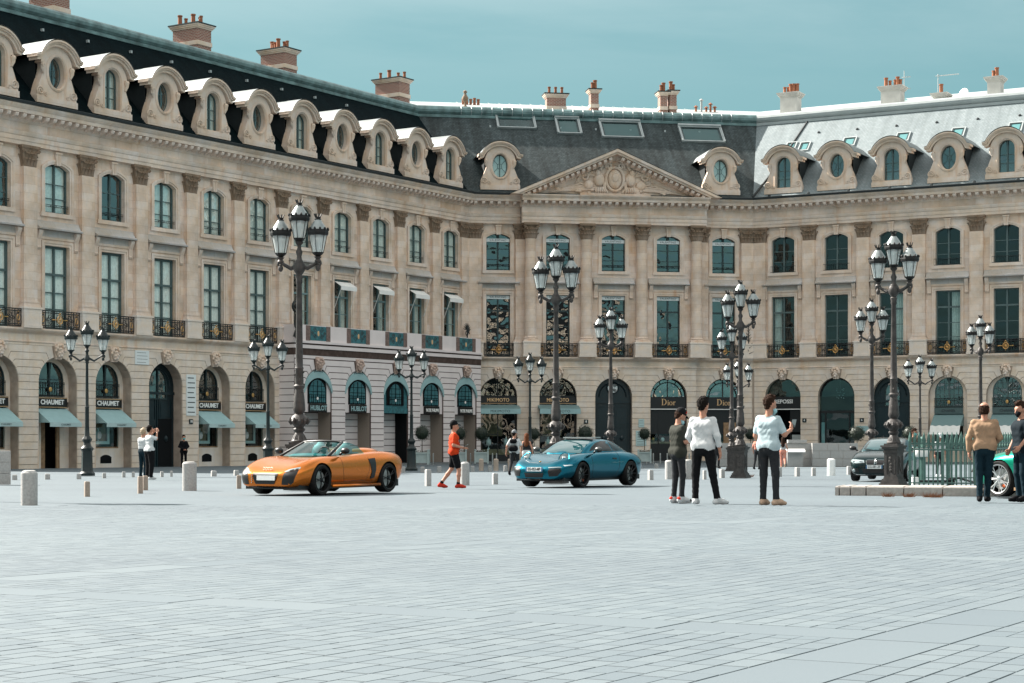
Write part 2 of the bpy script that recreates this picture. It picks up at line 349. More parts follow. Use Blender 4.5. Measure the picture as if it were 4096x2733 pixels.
def slate_mat(name, c1, c2, mort, rough, spec, streakcol):
    m, nt, b = nodes_of(name); N = nt.nodes.new; K = nt.links.new
    t = N('ShaderNodeTexCoord'); sep = N('ShaderNodeSeparateXYZ'); K(t.outputs['Object'], sep.inputs[0])
    sl = N('ShaderNodeMath'); sl.operation = 'MULTIPLY'; sl.inputs[1].default_value = 1.40; K(sep.outputs[2], sl.inputs[0])
    cb = N('ShaderNodeCombineXYZ'); K(sep.outputs[0], cb.inputs[0]); K(sl.outputs[0], cb.inputs[1])
    br = N('ShaderNodeTexBrick'); K(cb.outputs[0], br.inputs['Vector']); br.inputs['Scale'].default_value = 1
    br.inputs['Brick Width'].default_value = 0.24; br.inputs['Row Height'].default_value = 0.17; br.inputs['Mortar Size'].default_value = 0.012
    br.inputs['Color1'].default_value = (*c1, 1); br.inputs['Color2'].default_value = (*c2, 1); br.inputs['Mortar'].default_value = (*mort, 1)
    mp = N('ShaderNodeMapping'); mp.inputs['Scale'].default_value = (1.3, 0.12, 0.12); K(t.outputs['Object'], mp.inputs[0])
    n = N('ShaderNodeTexNoise'); n.inputs['Scale'].default_value = 1.0; n.inputs['Detail'].default_value = 6; n.inputs['Roughness'].default_value = 0.7; K(mp.outputs[0], n.inputs['Vector'])
    r = N('ShaderNodeValToRGB'); r.color_ramp.elements[0].position = 0.38; r.color_ramp.elements[1].position = 0.66
    r.color_ramp.elements[0].color = (*streakcol, 1); r.color_ramp.elements[1].color = (1.15, 1.15, 1.15, 1); K(n.outputs['Fac'], r.inputs[0])
    mx = N('ShaderNodeMix'); mx.data_type = 'RGBA'; mx.blend_type = 'MULTIPLY'; mx.inputs[0].default_value = 1
    K(br.outputs['Color'], mx.inputs[6]); K(r.outputs[0], mx.inputs[7]); K(mx.outputs[2], b.inputs['Base Color'])
    b.inputs['Roughness'].default_value = rough; b.inputs['Specular IOR Level'].default_value = spec
    bp = N('ShaderNodeBump'); bp.inputs['Strength'].default_value = 0.5; bp.inputs['Distance'].default_value = 0.015
    K(br.outputs['Fac'], bp.inputs['Height']); bp.invert = True; K(bp.outputs[0], b.inputs['Normal'])
    return m
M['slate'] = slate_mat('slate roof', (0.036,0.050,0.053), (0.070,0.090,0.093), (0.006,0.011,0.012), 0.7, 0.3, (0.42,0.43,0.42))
M['slate_left'] = slate_mat('slate roof darkened for shade', (0.002,0.007,0.009), (0.004,0.011,0.013), (0.001,0.004,0.005), 0.9, 0.05, (0.7,0.72,0.72))  # same slate, with the shade on this roof put into its colour
M['slate_right'] = slate_mat('slate roof lightened for glare', (0.19,0.225,0.235), (0.235,0.27,0.28), (0.12,0.14,0.147), 0.6, 0.4, (0.80,0.82,0.82))  # same slate, with sun glare put into its colour
def brick_mat():
    m, nt, b = nodes_of('chimney brick'); N = nt.nodes.new; K = nt.links.new
    t = N('ShaderNodeTexCoord'); sep = N('ShaderNodeSeparateXYZ'); K(t.outputs['Object'], sep.inputs[0])
    sm = N('ShaderNodeMath'); sm.operation = 'ADD'; K(sep.outputs[0], sm.inputs[0]); K(sep.outputs[1], sm.inputs[1])
    cb = N('ShaderNodeCombineXYZ'); K(sm.outputs[0], cb.inputs[0]); K(sep.outputs[2], cb.inputs[1])
    br = N('ShaderNodeTexBrick'); K(cb.outputs[0], br.inputs['Vector']); br.inputs['Scale'].default_value = 1
    br.inputs['Brick Width'].default_value = 0.27; br.inputs['Row Height'].default_value = 0.105; br.inputs['Mortar Size'].default_value = 0.014
    br.inputs['Color1'].default_value = (0.30,0.12,0.08,1); br.inputs['Color2'].default_value = (0.22,0.085,0.06,1); br.inputs['Mortar'].default_value = (0.42,0.36,0.31,1)
    K(br.outputs['Color'], b.inputs['Base Color']); b.inputs['Roughness'].default_value = 0.9
    return m
M['brick'] = brick_mat()
# ================================================================== the ground
E1 = Vector((math.cos(R(60)), math.sin(R(60)))); E2 = Vector((-math.sin(R(60)), math.cos(R(60))))
def paving_mat(name, base, joints=True):
    m, nt, b = nodes_of(name); N = nt.nodes.new; K = nt.links.new
    t = N('ShaderNodeTexCoord'); 
    n1 = N('ShaderNodeTexNoise'); n1.inputs['Scale'].default_value = 0.16; n1.inputs['Detail'].default_value = 6; K(t.outputs['Object'], n1.inputs['Vector'])
    r1 = N('ShaderNodeValToRGB'); r1.color_ramp.elements[0].position = 0.35; r1.color_ramp.elements[1].position = 0.65
    r1.color_ramp.elements[0].color = (0.90,0.90,0.91,1); r1.color_ramp.elements[1].color = (1.04,1.04,1.03,1); K(n1.outputs['Fac'], r1.inputs[0])
    ge = N('ShaderNodeNewGeometry'); oi = N('ShaderNodeObjectInfo'); ad = N('ShaderNodeMath'); ad.operation = 'ADD'
    K(ge.outputs['Random Per Island'], ad.inputs[0]); K(oi.outputs['Random'], ad.inputs[1])
    fr = N('ShaderNodeMath'); fr.operation = 'FRACT'; K(ad.outputs[0], fr.inputs[0])
    r2 = N('ShaderNodeValToRGB'); r2.color_ramp.elements[0].color = (0.89,0.90,0.91,1); r2.color_ramp.elements[1].color = (1.09,1.07,1.05,1); K(fr.outputs[0], r2.inputs[0])
    mx = N('ShaderNodeMix'); mx.data_type = 'RGBA'; mx.blend_type = 'MULTIPLY'; mx.inputs[0].default_value = 1
    K(r1.outputs[0], mx.inputs[6]); K(r2.outputs[0], mx.inputs[7])
    m2 = N('ShaderNodeMix'); m2.data_type = 'RGBA'; m2.blend_type = 'MULTIPLY'; m2.inputs[0].default_value = 1
    K(mx.outputs[2], m2.inputs[6]); out = m2.outputs[2]
    if joints:
        mp = N('ShaderNodeMapping'); mp.inputs['Rotation'].default_value = (0, 0, R(-60)); K(t.outputs['Object'], mp.inputs[0])
        br = N('ShaderNodeTexBrick'); K(mp.outputs[0], br.inputs['Vector']); br.inputs['Scale'].default_value = 1
        br.inputs['Brick Width'].default_value = 0.24; br.inputs['Row Height'].default_value = 0.13; br.inputs['Mortar Size'].default_value = 0.0025
        br.inputs['Color1'].default_value = (base[0]*1.03, base[1]*1.03, base[2]*1.03, 1); br.inputs['Color2'].default_value = (base[0]*0.95, base[1]*0.95, base[2]*0.95, 1)
        br.inputs['Mortar'].default_value = (base[0]*0.6, base[1]*0.58, base[2]*0.56, 1); K(br.outputs['Color'], m2.inputs[7])
    else: m2.inputs[7].default_value = (*base, 1)
    K(out, b.inputs['Base Color']); b.inputs['Roughness'].default_value = 0.75; b.inputs['Specular IOR Level'].default_value = 0.35
    n3 = N('ShaderNodeTexNoise'); n3.inputs['Scale'].default_value = 60; n3.inputs['Detail'].default_value = 3; K(t.outputs['Object'], n3.inputs['Vector'])
    bp = N('ShaderNodeBump'); bp.inputs['Strength'].default_value = 0.25; bp.inputs['Distance'].default_value = 0.0025
    K(n3.outputs['Fac'], bp.inputs['Height']); K(bp.outputs[0], b.inputs['Normal'])
    return m
PAVE = (0.117, 0.146, 0.164)
M['paving'] = paving_mat('granite sett paving', PAVE); M['sett'] = paving_mat('granite setts', PAVE, False)
M['bed'] = plain('sandy joint bed', (0.098,0.115,0.122), 0.95, spec=0.1, var=0.4, scale=9)
ys = [-200, -60, -20, 0] + list(range(2, 152, 3)) + [152, 200, 400]
gb = MB()
for i, y in enumerate(ys):
    for x in (-300, 0, 300): gb.v.append((x, y, gz(0, y)-0.022))
for i in range(len(ys)-1):
    for k in range(2):
        a = i*3+k; gb.f.append((a, a+1, a+4, a+3)); gb.m.append(0)
ground = gb.build('plaza_ground', M['paving'], kind='structure')
D0, D1 = 5.2, 30.0
bb = MB(); yy = np.linspace(D0, D1, 16)
for y in yy:
    w = 0.30*y+1.6
    bb.v += [(-w, y, gz(0, y)-0.004), (w, y, gz(0, y)-0.004)]
for i in range(15): bb.f.append((2*i, 2*i+1, 2*i+3, 2*i+2)); bb.m.append(0)
bb.build('joint_bed', M['bed'], ground)
def sett_mesh(l, w, nm):
    b = MB(); hl, hw, e, t = l/2, w/2, 0.0025, 0.0
    vs = [(-hl+e,-hw+e,t),(hl-e,-hw+e,t),(hl-e,hw-e,t),(-hl+e,hw-e,t),(-hl,-hw,-0.006),(hl,-hw,-0.006),(hl,hw,-0.006),(-hl,hw,-0.006)]
    b.add(vs, [(0,1,2,3),(4,5,1,0),(5,6,2,1),(6,7,3,2),(7,4,0,3)]); return b.mesh(nm, M['sett'])
rng = np.random.default_rng(3)
stones = []
PER, BAND, RW = 6.4, 0.42, 0.128
amin, amax, bmin, bmax = 1e9, -1e9, 1e9, -1e9
for x, y in ((-0.3*D1-1.6, D1), (0.3*D1+1.6, D1), (-3.2, D0), (3.2, D0)):
    a = x*E1.x+y*E1.y; b = x*E2.x+y*E2.y
    amin, amax, bmin, bmax = min(a, amin), max(a, amax), min(b, bmin), max(b, bmax)
def put(a, b, l, w):
    x = a*E1.x+b*E2.x; y = a*E1.y+b*E2.y
    if D0+0.1 < y < D1-0.1 and abs(x) < 0.30*y+1.5: stones.append((x, y, l, w))
A0, B0 = 1.3, 2.25          # where the slab frame lies
b = bmin
cells_b = np.arange(math.floor((bmin-B0)/PER)*PER+B0, bmax, PER)
cells_a = np.arange(math.floor((amin-A0)/PER)*PER+A0, amax, PER)
for cb in cells_b:
    a = cells_a[0]
    for ca in cells_a:      # long slabs along e1 (strip b in cb..cb+BAND)
        n = 7; L0 = (PER)/n
        for k in range(n): put(ca+L0*(k+.5), cb+BAND/2, L0-0.008, BAND-0.008)
        n2 = 6; W0 = (PER-BAND)/n2
        for k in range(n2): put(ca+BAND/2, cb+BAND+W0*(k+.5), BAND-0.008, W0-0.008)
        nr = int(round((PER-BAND)/RW)); rw = (PER-BAND)/nr
        for r in range(nr):
            p = ca+BAND; e = ca+PER; first = True
            while p < e-0.02:
                l = float(rng.choice([0.19, 0.22, 0.25, 0.28]))
                if first: l *= float(rng.choice([0.5, 0.75, 1.0])); first = False
                if e-p-l < 0.09: l = e-p
                put(p+l/2, cb+BAND+rw*(r+.5), l-float(rng.uniform(0.002, 0.006)), rw-float(max(0.0, rng.uniform(-0.003, 0.007)))); p += l
def vis(s):
    x, y, l, w = s; u = 2048+x/y*F; v = 1745+hh(y)/y*F
    return (l*w/y**3) if (-40 < u < 4136 and v < 2760) else 0.0
stones.sort(key=vis, reverse=True)
QL = {}
for x, y, l, w in stones[:300]:
    q = (math.floor(l/0.008)*0.008, math.floor(w/0.004)*0.004)
    if q not in QL: QL[q] = sett_mesh(q[0], q[1], 'paving_stone')
    add('paving_stone', QL[q], ground, (x, y, gz(0, y)+random.uniform(-0.0006, 0.0006)), (Matrix.Rotation(-0.0125+random.uniform(-.001,.001),3,'X') @ Matrix.Rotation(random.uniform(-.001,.001),3,'Y') @ Matrix.Rotation(R(60),3,'Z')).to_euler())
rest = stones[300:]
S = np.array(rest); n = len(S)
hl, hw = S[:,2]/2, S[:,3]/2; e = 0.0025
loc = np.zeros((n, 8, 3))
for k, (sx, sy) in enumerate(((-1,-1),(1,-1),(1,1),(-1,1))):
    for q, (ins, z) in enumerate(((e, 0.0), (0.0, -0.006))):
        lx = sx*(hl-ins); ly = sy*(hw-ins)
        X = S[:,0]+lx*E1.x+ly*E2.x; Y = S[:,1]+lx*E1.y+ly*E2.y
        loc[:, q*4+k, 0] = X; loc[:, q*4+k, 1] = Y
        loc[:, q*4+k, 2] = CZ-(0.80+0.0130*Y-0.0000365*Y*Y)+z
loc[:, :, 2] += rng.uniform(-0.0005, 0.0005, (n, 1)); loc[:, :4, 2] += rng.uniform(-0.0004, 0.0004, (n, 4))
fc = np.array([(0,1,2,3),(4,5,1,0),(5,6,2,1),(6,7,3,2),(7,4,0,3)])
faces = (fc[None]+8*np.arange(n)[:,None,None]).reshape(-1)
me = bpy.data.meshes.new('paving_stones'); me.vertices.add(8*n); me.vertices.foreach_set('co', loc.reshape(-1))
me.loops.add(len(faces)); me.loops.foreach_set('vertex_index', faces.astype(np.int32))
me.polygons.add(5*n); me.polygons.foreach_set('loop_start', np.arange(0, 20*n, 4, dtype=np.int32)); me.polygons.foreach_set('loop_total', np.full(5*n, 4, dtype=np.int32))
me.polygons.foreach_set('use_smooth', np.zeros(5*n, dtype=bool)); me.update(calc_edges=True); me.materials.append(M['sett']); add('paving_stone_field', me, ground, kind='stuff')

# ================================================================== the buildings
CLp = Vector((-3.2, 129.4)); CRp = Vector((17.8, 132.8)); L0p = Vector((-26.6, 93.4)); R0p = Vector((35.1, 123.3))
dirL = (CLp-L0p).normalized(); dirC = (CRp-CLp).normalized(); dirR = (R0p-CRp).normalized()
aL, aC, aR = (math.atan2(d.y, d.x) for d in (dirL, dirC, dirR))
tLC = math.tan((aL-aC)/2); tCR = math.tan((aC-aR)/2)       # mitre at the two inner corners
WC = (CRp-CLp).length
BAY = 4.1
bL = thing('stone_townhouse', 'long pale stone facade on the left with slate roof darkened for shade and two alternating dormer shapes', 'building', (CLp.x, CLp.y, 0), aL)
bC = thing('stone_townhouse', 'pale stone facade in the middle crowned by a carved triangular pediment above four columns', 'building', (CLp.x, CLp.y, 0), aC)
bR = thing('stone_townhouse', 'pale stone facade on the right under a bright sunlit slate roof with white chimneys', 'building', (CRp.x, CRp.y, 0), aR)
Z_LEDGE, Z_ARCH, Z_SPR, AR = 7.6, 6.14, 4.77, 1.37
ZC = Z_ARCH-AR
def arc_pts(cu, hw, zs, rise, n=10):
    if rise >= hw-1e-3: return [(cu+hw*math.cos(PI-PI*i/n), zs+hw*math.sin(PI*i/n)) for i in range(n+1)]
    Rr = (hw*hw+rise*rise)/(2*rise); th = math.asin(hw/Rr)
    return [(cu+Rr*math.sin(-th+2*th*i/n), zs+rise-Rr+Rr*math.cos(-th+2*th*i/n)) for i in range(n+1)]
def wall_bay(mb, u0, u1, z0, z1, opens, yf, depth, mi=0, rmi=None):
    """front of a bay with stacked openings (cu, hw, zb, zs, rise) and their reveals"""
    rmi = mi if rmi is None else rmi
    cu, hw = opens[0][0], opens[0][1]
    def rq(a, b, c, d):
        if b-a > 1e-4 and d-c > 1e-4: mb.quad((a,yf,c),(b,yf,c),(b,yf,d),(a,yf,d), mi)
    rq(u0, cu-hw, z0, z1); rq(cu+hw, u1, z0, z1)
    zp = z0
    for k, (c, h, zb, zs, rise) in enumerate(opens):
        rq(c-h, c+h, zp, zb)
        arc = arc_pts(c, h, zs, rise) if rise > 0 else [(c-h, zs), (c+h, zs)]
        zn = opens[k+1][2] if k+1 < len(opens) else z1
        zt = min(zn, max(p[1] for p in arc)+0.02)
        if rise > 0:
            for a, b in zip(arc, arc[1:]): mb.quad((a[0],yf,a[1]),(b[0],yf,b[1]),(b[0],yf,zt),(a[0],yf,zt), mi)
        else: zt = zs
        zp = zt
        out = [(c-h, zb)]+arc+[(c+h, zb)]
        for a, b in zip(out, out[1:]): mb.quad((a[0],yf,a[1]),(a[0],yf+depth,a[1]),(b[0],yf+depth,b[1]),(b[0],yf,b[1]), rmi)
        if zb > z0+0.01: mb.quad((c-h,yf,zb),(c+h,yf,zb),(c+h,yf+depth,zb),(c-h,yf+depth,zb), rmi)
    rq(cu-hw, cu+hw, zp, z1)

# ---- shared meshes of the order -------------------------------------------------
def rect_frame(mb, cu, hw, zb, zs, rise, wd, y0, y1, mi=0):
    """moulded surround of an opening"""
    inn = [(cu-hw, zb)]+(arc_pts(cu, hw, zs, rise) if rise else [(cu-hw, zs), (cu+hw, zs)])+[(cu+hw, zb)]
    if rise: outp = [(cu-hw-wd, zb)]+arc_pts(cu, hw+wd, zs+wd*0.4, rise+wd*0.55)+[(cu+hw+wd, zb)]
    else: outp = [(cu-hw-wd, zb), (cu-hw-wd, zs+wd), (cu+hw+wd, zs+wd), (cu+hw+wd, zb)]
    mb.prism(outp+list(reversed(inn)), y0, y1, mi)
def capital_mesh(w, rnd):
    b = MB(); z0, z1 = 0.0, 1.12
    hw = w/2
    if rnd: b.lathe([(hw, 0), (hw*1.02, .06), (hw*.96, .1), (hw*.95, .6), (hw*1.15, .95)], 16)
    else: b.frustum(0, 0, 0, .95, hw, .17, hw*1.12, .24)
    b.box(-hw*1.38, hw*1.38, -(.30 if not rnd else hw*1.38), (.1 if not rnd else hw*1.38), .98, 1.12)
    b.box(-hw*1.3, hw*1.3, -(.27 if not rnd else hw*1.3), .1, .93, .99)
    def leaf(x, y, z, h, wd, out, nx):
        nxv = Vector((nx[0], nx[1], 0)); tv = Vector((-nx[1], nx[0], 0)); pr = []
        for t, o in ((0,0),(.45,.04),(.8,.10),(1.0,out),(.86,out+.05)):
            c = Vector((x, y, z+h*t))+nxv*o; wv = wd*(1-.45*abs(t-.45)); pr.append((c-tv*wv, c+nxv*.035, c+tv*wv))
        for p, q in zip(pr, pr[1:]):
            b.quad(p[0], p[1], q[1], q[0]); b.quad(p[1], p[2], q[2], q[1])
    if rnd:
        for k in range(9):
            an = -PI+PI*k/8; nx = (math.cos(an), math.sin(an)); leaf(hw*nx[0], hw*nx[1], .05, .38, .105, .13, nx)
        for k in range(8):
            an = -PI+PI*(k+.5)/8; nx = (math.cos(an), math.sin(an)); leaf(hw*nx[0], hw*nx[1], .30, .42, .105, .16, nx)
    else:
        for k in range(4): leaf(-hw+w*(k+.5)/4, -.18, .05, .38, .10, .12, (0,-1))
        for k in range(3): leaf(-hw+w*(k+1)/4, -.18, .32, .40, .11, .15, (0,-1))
        for s in (-1, 1): leaf(s*hw, -.05, .05, .6, .08, .14, (s, 0))
    yv = -.30 if not rnd else -hw*1.15
    for s in (-1, 1):      # corner volutes and centre rosette
        sp = [(s*(hw*1.18-.02+.105*(1-t/14)*math.cos(t*.75)), yv, .82+.105*(1-t/14)*math.sin(t*.75)) for t in range(13)]
        b.tube(sp, .035, 5); b.tube([(s*hw*.25, yv+.08, .45), (s*hw*.7, yv+.03, .72), (s*hw*1.1, yv, .9)], .035, 5)
        sp = [(s*(.10+.05*(1-t/10)*math.cos(t*.8)), yv+.06, .84+.05*(1-t/10)*math.sin(t*.8)) for t in range(9)]
        b.tube(sp, .022, 5)
    b.ball((0, yv+.03, 1.03), (.09,.06,.09), 8, 5)
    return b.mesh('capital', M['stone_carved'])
CAP_P = capital_mesh(.92, False); CAP_C = capital_mesh(.82, True)
def pilaster_mesh(w=.92, d=.26):
    b = MB(); hw = w/2
    b.box(-hw, hw, -d, .05, 9.02, 16.1); return b.mesh('pilaster', M['stone'])
def pbase_mesh(w=.92, d=.26):
    b = MB(); hw = w/2
    for g, z0, z1 in ((.13, 8.70, 8.80), (.10, 8.80, 8.87), (.05, 8.87, 8.93), (.075, 8.93, 9.0), (.03, 9.0, 9.06)):
        b.box(-hw-g, hw+g, -d-g, .05, z0, z1)
    return b.mesh('pilaster_base', M['stone_trim'])
def pedestal_mesh(w=1.22, d=.44):
    b = MB(); hw = w/2
    b.box(-hw, hw, -d, .05, 7.62, 8.60); b.box(-hw-.05, hw+.05, -d-.05, .05, 8.60, 8.70); b.box(-hw-.03, hw+.03, -d-.03, .05, 7.60, 7.75)
    return b.mesh('pedestal', M['stone_pale'])
PIL, PBASE, PED = pilaster_mesh(), pbase_mesh(), pedestal_mesh()
def column_mesh():
    b = MB(); r = .42
    b.lathe([(r, 9.02), (r*1.0, 11.0), (r*.97, 13.5), (r*.88, 16.0), (r*.92, 16.05), (r*.92, 16.12)], 20); return b.mesh('column_shaft', M['stone'], smooth=True, sharp=40)
def cbase_mesh():
    b = MB(); r = .42
    b.box(-r-.16, r+.16, -r-.16, r, 8.70, 8.80); b.lathe([(r+.15, 8.8), (r+.16, 8.84), (r+.12, 8.88), (r+.06, 8.9), (r+.07, 8.94), (r+.10, 8.97), (r+.05, 9.02), (r, 9.05)], 20)
    return b.mesh('column_base', M['stone_trim'], smooth=True, sharp=35)
COLM, CBASE = column_mesh(), cbase_mesh()
def modillion_mesh():
    b = MB(); b.extr([(0,0),(-.44,0),(-.46,-.06),(-.40,-.17),(-.18,-.22),(0,-.30)], -.115, .115); return b.mesh('modillion', M['stone_trim'])
MODI = modillion_mesh()
def console_mesh():
    b = MB(); b.extr([(0,0),(-.26,0),(-.28,-.10),(-.22,-.24),(-.10,-.5),(-.08,-.85),(-.12,-.93),(-.06,-1.02),(0,-1.05)], -.13, .13)
    b.tube([(0,-.20+.05*math.cos(t*.8),-.13+.07*math.sin(t*.8)) for t in range(8)], .03, 5); return b.mesh('console', M['stone_trim'])
CONS = console_mesh()
def hood_mesh():          # sloping apron above the tall windows
    b = MB(); b.extr([(.05,0),(-.40,0),(-.42,.08),(-.30,.13),(-.22,.17),(-.10,.42),(-.08,.50),(.05,.50)], -1.52, 1.52)
    b.box(-1.52, 1.52, -.05, .05, -.35, 0); return b.mesh('window_hood', M['stone_grey'])
HOOD = hood_mesh()
def keystone_mesh():
    b = MB(); b.prism([(-.14,0),(.14,0),(.20,.62),(-.20,.62)], -.16, .05); b.box(-.23,.23,-.20,.05,.60,.70); b.box(-.03,.03,-.19,-.15,.06,.56); return b.mesh('keystone', M['stone_trim'])
KEY = keystone_mesh()
def mask_mesh():           # carved head over each arch
    b = MB(); b.ball((0,-.16,.30),(.20,.20,.29),12,8); b.ball((0,-.36,.28),(.04,.08,.09),8,6); b.ball((0,-.30,.10),(.10,.09,.08),8,5)
    for s in (-1,1):
        b.ball((s*.085,-.335,.37),(.055,.03,.03),6,4); b.ball((s*.11,-.29,.23),(.07,.06,.07),6,5)
        b.tube([(s*.03,-.35,.42),(s*.10,-.345,.45),(s*.17,-.29,.41)], .028, 5)
    b.tube([(-.07,-.33,.165),(0,-.355,.155),(.07,-.33,.165)], .022, 5)
    rr = random.Random(5)
    for k in range(26):
        an = PI*k/25; x = math.cos(an)*(.24+.05*rr.random()); z = .36+math.sin(an)*(.26+.06*rr.random()); b.ball((x,-.16-.1*rr.random(),z),.075+.03*rr.random(),6,4)
    for k in range(7): b.ball((rr.uniform(-.13,.13),-.24+rr.uniform(-.04,.04),rr.uniform(-.08,.08)),.06,6,4)
    b.prism([(-.20,-.1),(.20,-.1),(.30,.75),(-.30,.75)], -.08, .05)
    return b.mesh('carved_mask', M['stone_trim'], smooth=True, sharp=60)
MASK = mask_mesh()
def spiral(cx, cz, r, turns, a0, y, n=16, dirn=1): return [(cx+r*(1-.8*t/n)*math.cos(a0+dirn*2*PI*turns*t/n), y, cz+r*(1-.8*t/n)*math.sin(a0+dirn*2*PI*turns*t/n)) for t in range(n+1)]
def railing_meshes(hw=1.42, h=.92):
    b = MB(); g = MB()
    for z in (.03, .12, h-.11, h): b.box(-hw, hw, -.03, .03, z-.026, z+.026)
    for k in range(15): x = -hw+2*hw*k/14; b.box(x-.010, x+.010, -.012, .012, 0, h)
    for x in (-hw, -hw+.42, hw-.42, hw, -.36, .36): b.box(x-.016, x+.016, -.018, .018, 0, h)
    for s in (-1, 1):
        for (cx, cz, r, a) in ((.66,.30,.17,0),(.66,.62,.17,PI),(.90,.45,.10,PI/2),(.50,.46,.09,0)):
            b.tube([(s*p[0], p[1], p[2]) for p in spiral(cx, cz, r, 1.4, a, 0, 14)], .021, 4)
        b.tube([(s*(hw-.21)+.13*math.cos(t*PI/8), 0, .46+.28*math.sin(t*PI/8)) for t in range(16)], .014, 4, closed=True)
        for z in (.22, .70): b.tube(spiral(s*(hw-.21), z, .10, 1.2, 0, 0, 10), .012, 4)
        g.tube([(s*(hw-.21)+.09*math.cos(t*PI/6), -.02, .46+.15*math.sin(t*PI/6)) for t in range(12)], .02, 4, closed=True)
        g.ball((s*(hw-.21),-.02,.16),.035,6,4); g.ball((s*(hw-.21),-.02,.77),.035,6,4)
        g.tube([(s*.24,-.02,.46),(s*.40,-.02,.46),(s*.58,-.02,.46)], [.02,.03,.008], 5); g.ball((s*.48,-.02,.46),(.05,.02,.04),6,4)
    b.tube([(.26*math.cos(t*PI/10), 0, .46+.30*math.sin(t*PI/10)) for t in range(20)], .016, 4, closed=True)
    g.tube([(.19*math.cos(t*PI/9), -.02, .46+.21*math.sin(t*PI/9)) for t in range(18)], .026, 5, closed=True)
    for k in range(12):
        an = k*PI/6; g.tube([(.03*math.cos(an),-.02,.46+.03*math.sin(an)), (.17*math.cos(an),-.02,.46+.19*math.sin(an))], [.02,.008], 4)
    g.ball((0,-.03,.46),(.07,.03,.07),8,5); g.tube([(-.10,-.02,.72),(0,-.02,.80),(.10,-.02,.72)],.022,4); g.ball((0,-.02,.80),.05,6,4); g.tube([(0,-.02,.22),(0,-.02,.10)],[.03,.01],5)
    return b.mesh('balcony_railing', M['iron']), g.mesh('medallion', M['gold'])
RAIL, MEDAL = railing_meshes()
def bar_rail_mesh(w=.86):
    b = MB()
    for z in (.34,.44): b.box(-w, w, -.02, .02, z-.014, z+.014)
    b.box(-w,w,-.02,.02,.0,.03)
    for k in range(3): b.tube(spiral(-.4+.4*k,.39,.045,1,0,-.01,8), .012, 4)
    return b.mesh('window_rail', M['iron'])
BARR = bar_rail_mesh()
def picket_rail_mesh(w=.98):
    b = MB()
    for z in (.03,.46): b.box(-w, w, -.14, -.11, z-.014, z+.014)
    for k in range(15): x = -w+2*w*k/14; b.box(x-.008, x+.008, -.13, -.115, .03, .46)
    for s in (-1,1): b.box(s*w-.01, s*w+.01, -.14, .05, .44, .47)
    return b.mesh('window_rail', M['iron'])
PICK = picket_rail_mesh()

# ---- windows: frame mesh + pane meshes, shared between alike bays ----------------
def win_proto(hw, zb, zs, rise, rows, fw=.075, mun=.045, transom=None, mat=None, split=True):
    """rows: heights of the horizontal bars. Returns frame mesh and list of pane meshes, all in facade coordinates around u=0"""
    f = MB()
    inn = [(-hw+fw, zb+fw)]+(arc_pts(0, hw-fw, zs, max(rise-.02, .02)) if rise else [(-hw+fw, zs-fw), (hw-fw, zs-fw)])+[(hw-fw, zb+fw)]
    outp = [(-hw, zb)]+(arc_pts(0, hw, zs, rise) if rise else [(-hw, zs), (hw, zs)])+[(hw, zb)]
    f.prism(outp, -.04, .05, 0, holes=[inn])
    top = zs+rise-fw*.5
    f.box(-.055, .055, -.055, .05, zb+fw*.5, top)
    zr = [zb+fw]+list(rows)+[zs-fw if not rise else None]
    for z in rows:
        t = .06 if (transom and abs(z-transom) < 1e-6) else mun*.5
        f.box(-hw+fw*.5, hw-fw*.5, -.035 if t < .05 else -.07, .04, z-t, z+t)
    panes = []
    for s in (-1, 1):
        ua, ub = (-hw+fw, -.055) if s < 0 else (.055, hw-fw)
        for k in range(len(rows)+1):
            za = zr[k]+.015; p = MB()
            if k < len(rows):
                zt = rows[k]-.015; p.quad((ua,.02,za),(ub,.02,za),(ub,.02,zt),(ua,.02,zt))
            elif rise:
                ar = [q for q in arc_pts(0, hw-fw, zs, max(rise-.02,.02), 16) if ua-1e-6 <= q[0] <= ub+1e-6]
                p.add([(ua,.02,za)]+[(ub,.02,za)]+[(q[0],.02,q[1]) for q in reversed(ar)], [tuple(range(len(ar)+2))])
            else: p.quad((ua,.02,za),(ub,.02,za),(ub,.02,zs-fw),(ua,.02,zs-fw))
            panes.append(p.mesh('pane', M['glass']))
    return f.mesh('window', mat or M['frame_teal']), panes
def curtain_mesh(u0, u1, z0, z1, amp=.03, n=24, flare=0.0):
    b = MB()
    for i in range(n+1):
        u = u0+(u1-u0)*i/n; y = amp*math.sin(i*1.9)+amp*.5*math.sin(i*4.1)
        b.v += [(u, y, z0), (u, y, z1)]
    for i in range(n): b.f.append((2*i,2*i+2,2*i+3,2*i+1)); b.m.append(0)
    return b.mesh('curtain', M['curtain'])
HW = .875; ZU0, ZUS, URISE = 13.86, 16.2, .30; ZL0, ZLS = 7.62, 12.1
UPW = win_proto(HW, ZU0, ZUS, URISE, [14.65, 15.42], mat=M['frame_teal'])
LOW = win_proto(HW, ZL0, ZLS, 0, [8.72, 9.60, 10.58], transom=10.58, mat=M['frame_teal'], fw=.13, mun=.06)
LOWB = win_proto(HW, ZL0, ZLS, 0, [8.85, 9.85, 10.95], transom=10.95, mat=M['frame_teal'], fw=.09)
CUR_U = curtain_mesh(-.8, .8, 13.9, 16.4, .02); CUR_L = curtain_mesh(-.8, .8, 7.7, 12.0, .015)
CUR_SA = curtain_mesh(-.8, -.25, 7.7, 12.0, .05, 14); CUR_SB = curtain_mesh(.15, .8, 7.7, 12.0, .05, 14)
def place_window(b, proto, u, y, framemat=None, curtains=(), glass=None):
    f = add('window', proto[0], b, (u, y, 0), mat=framemat)
    for p in proto[1]: add('pane', p, f, mat=glass)
    for c, dy in curtains: add('curtain', c, f, (0, dy, 0))
    return f
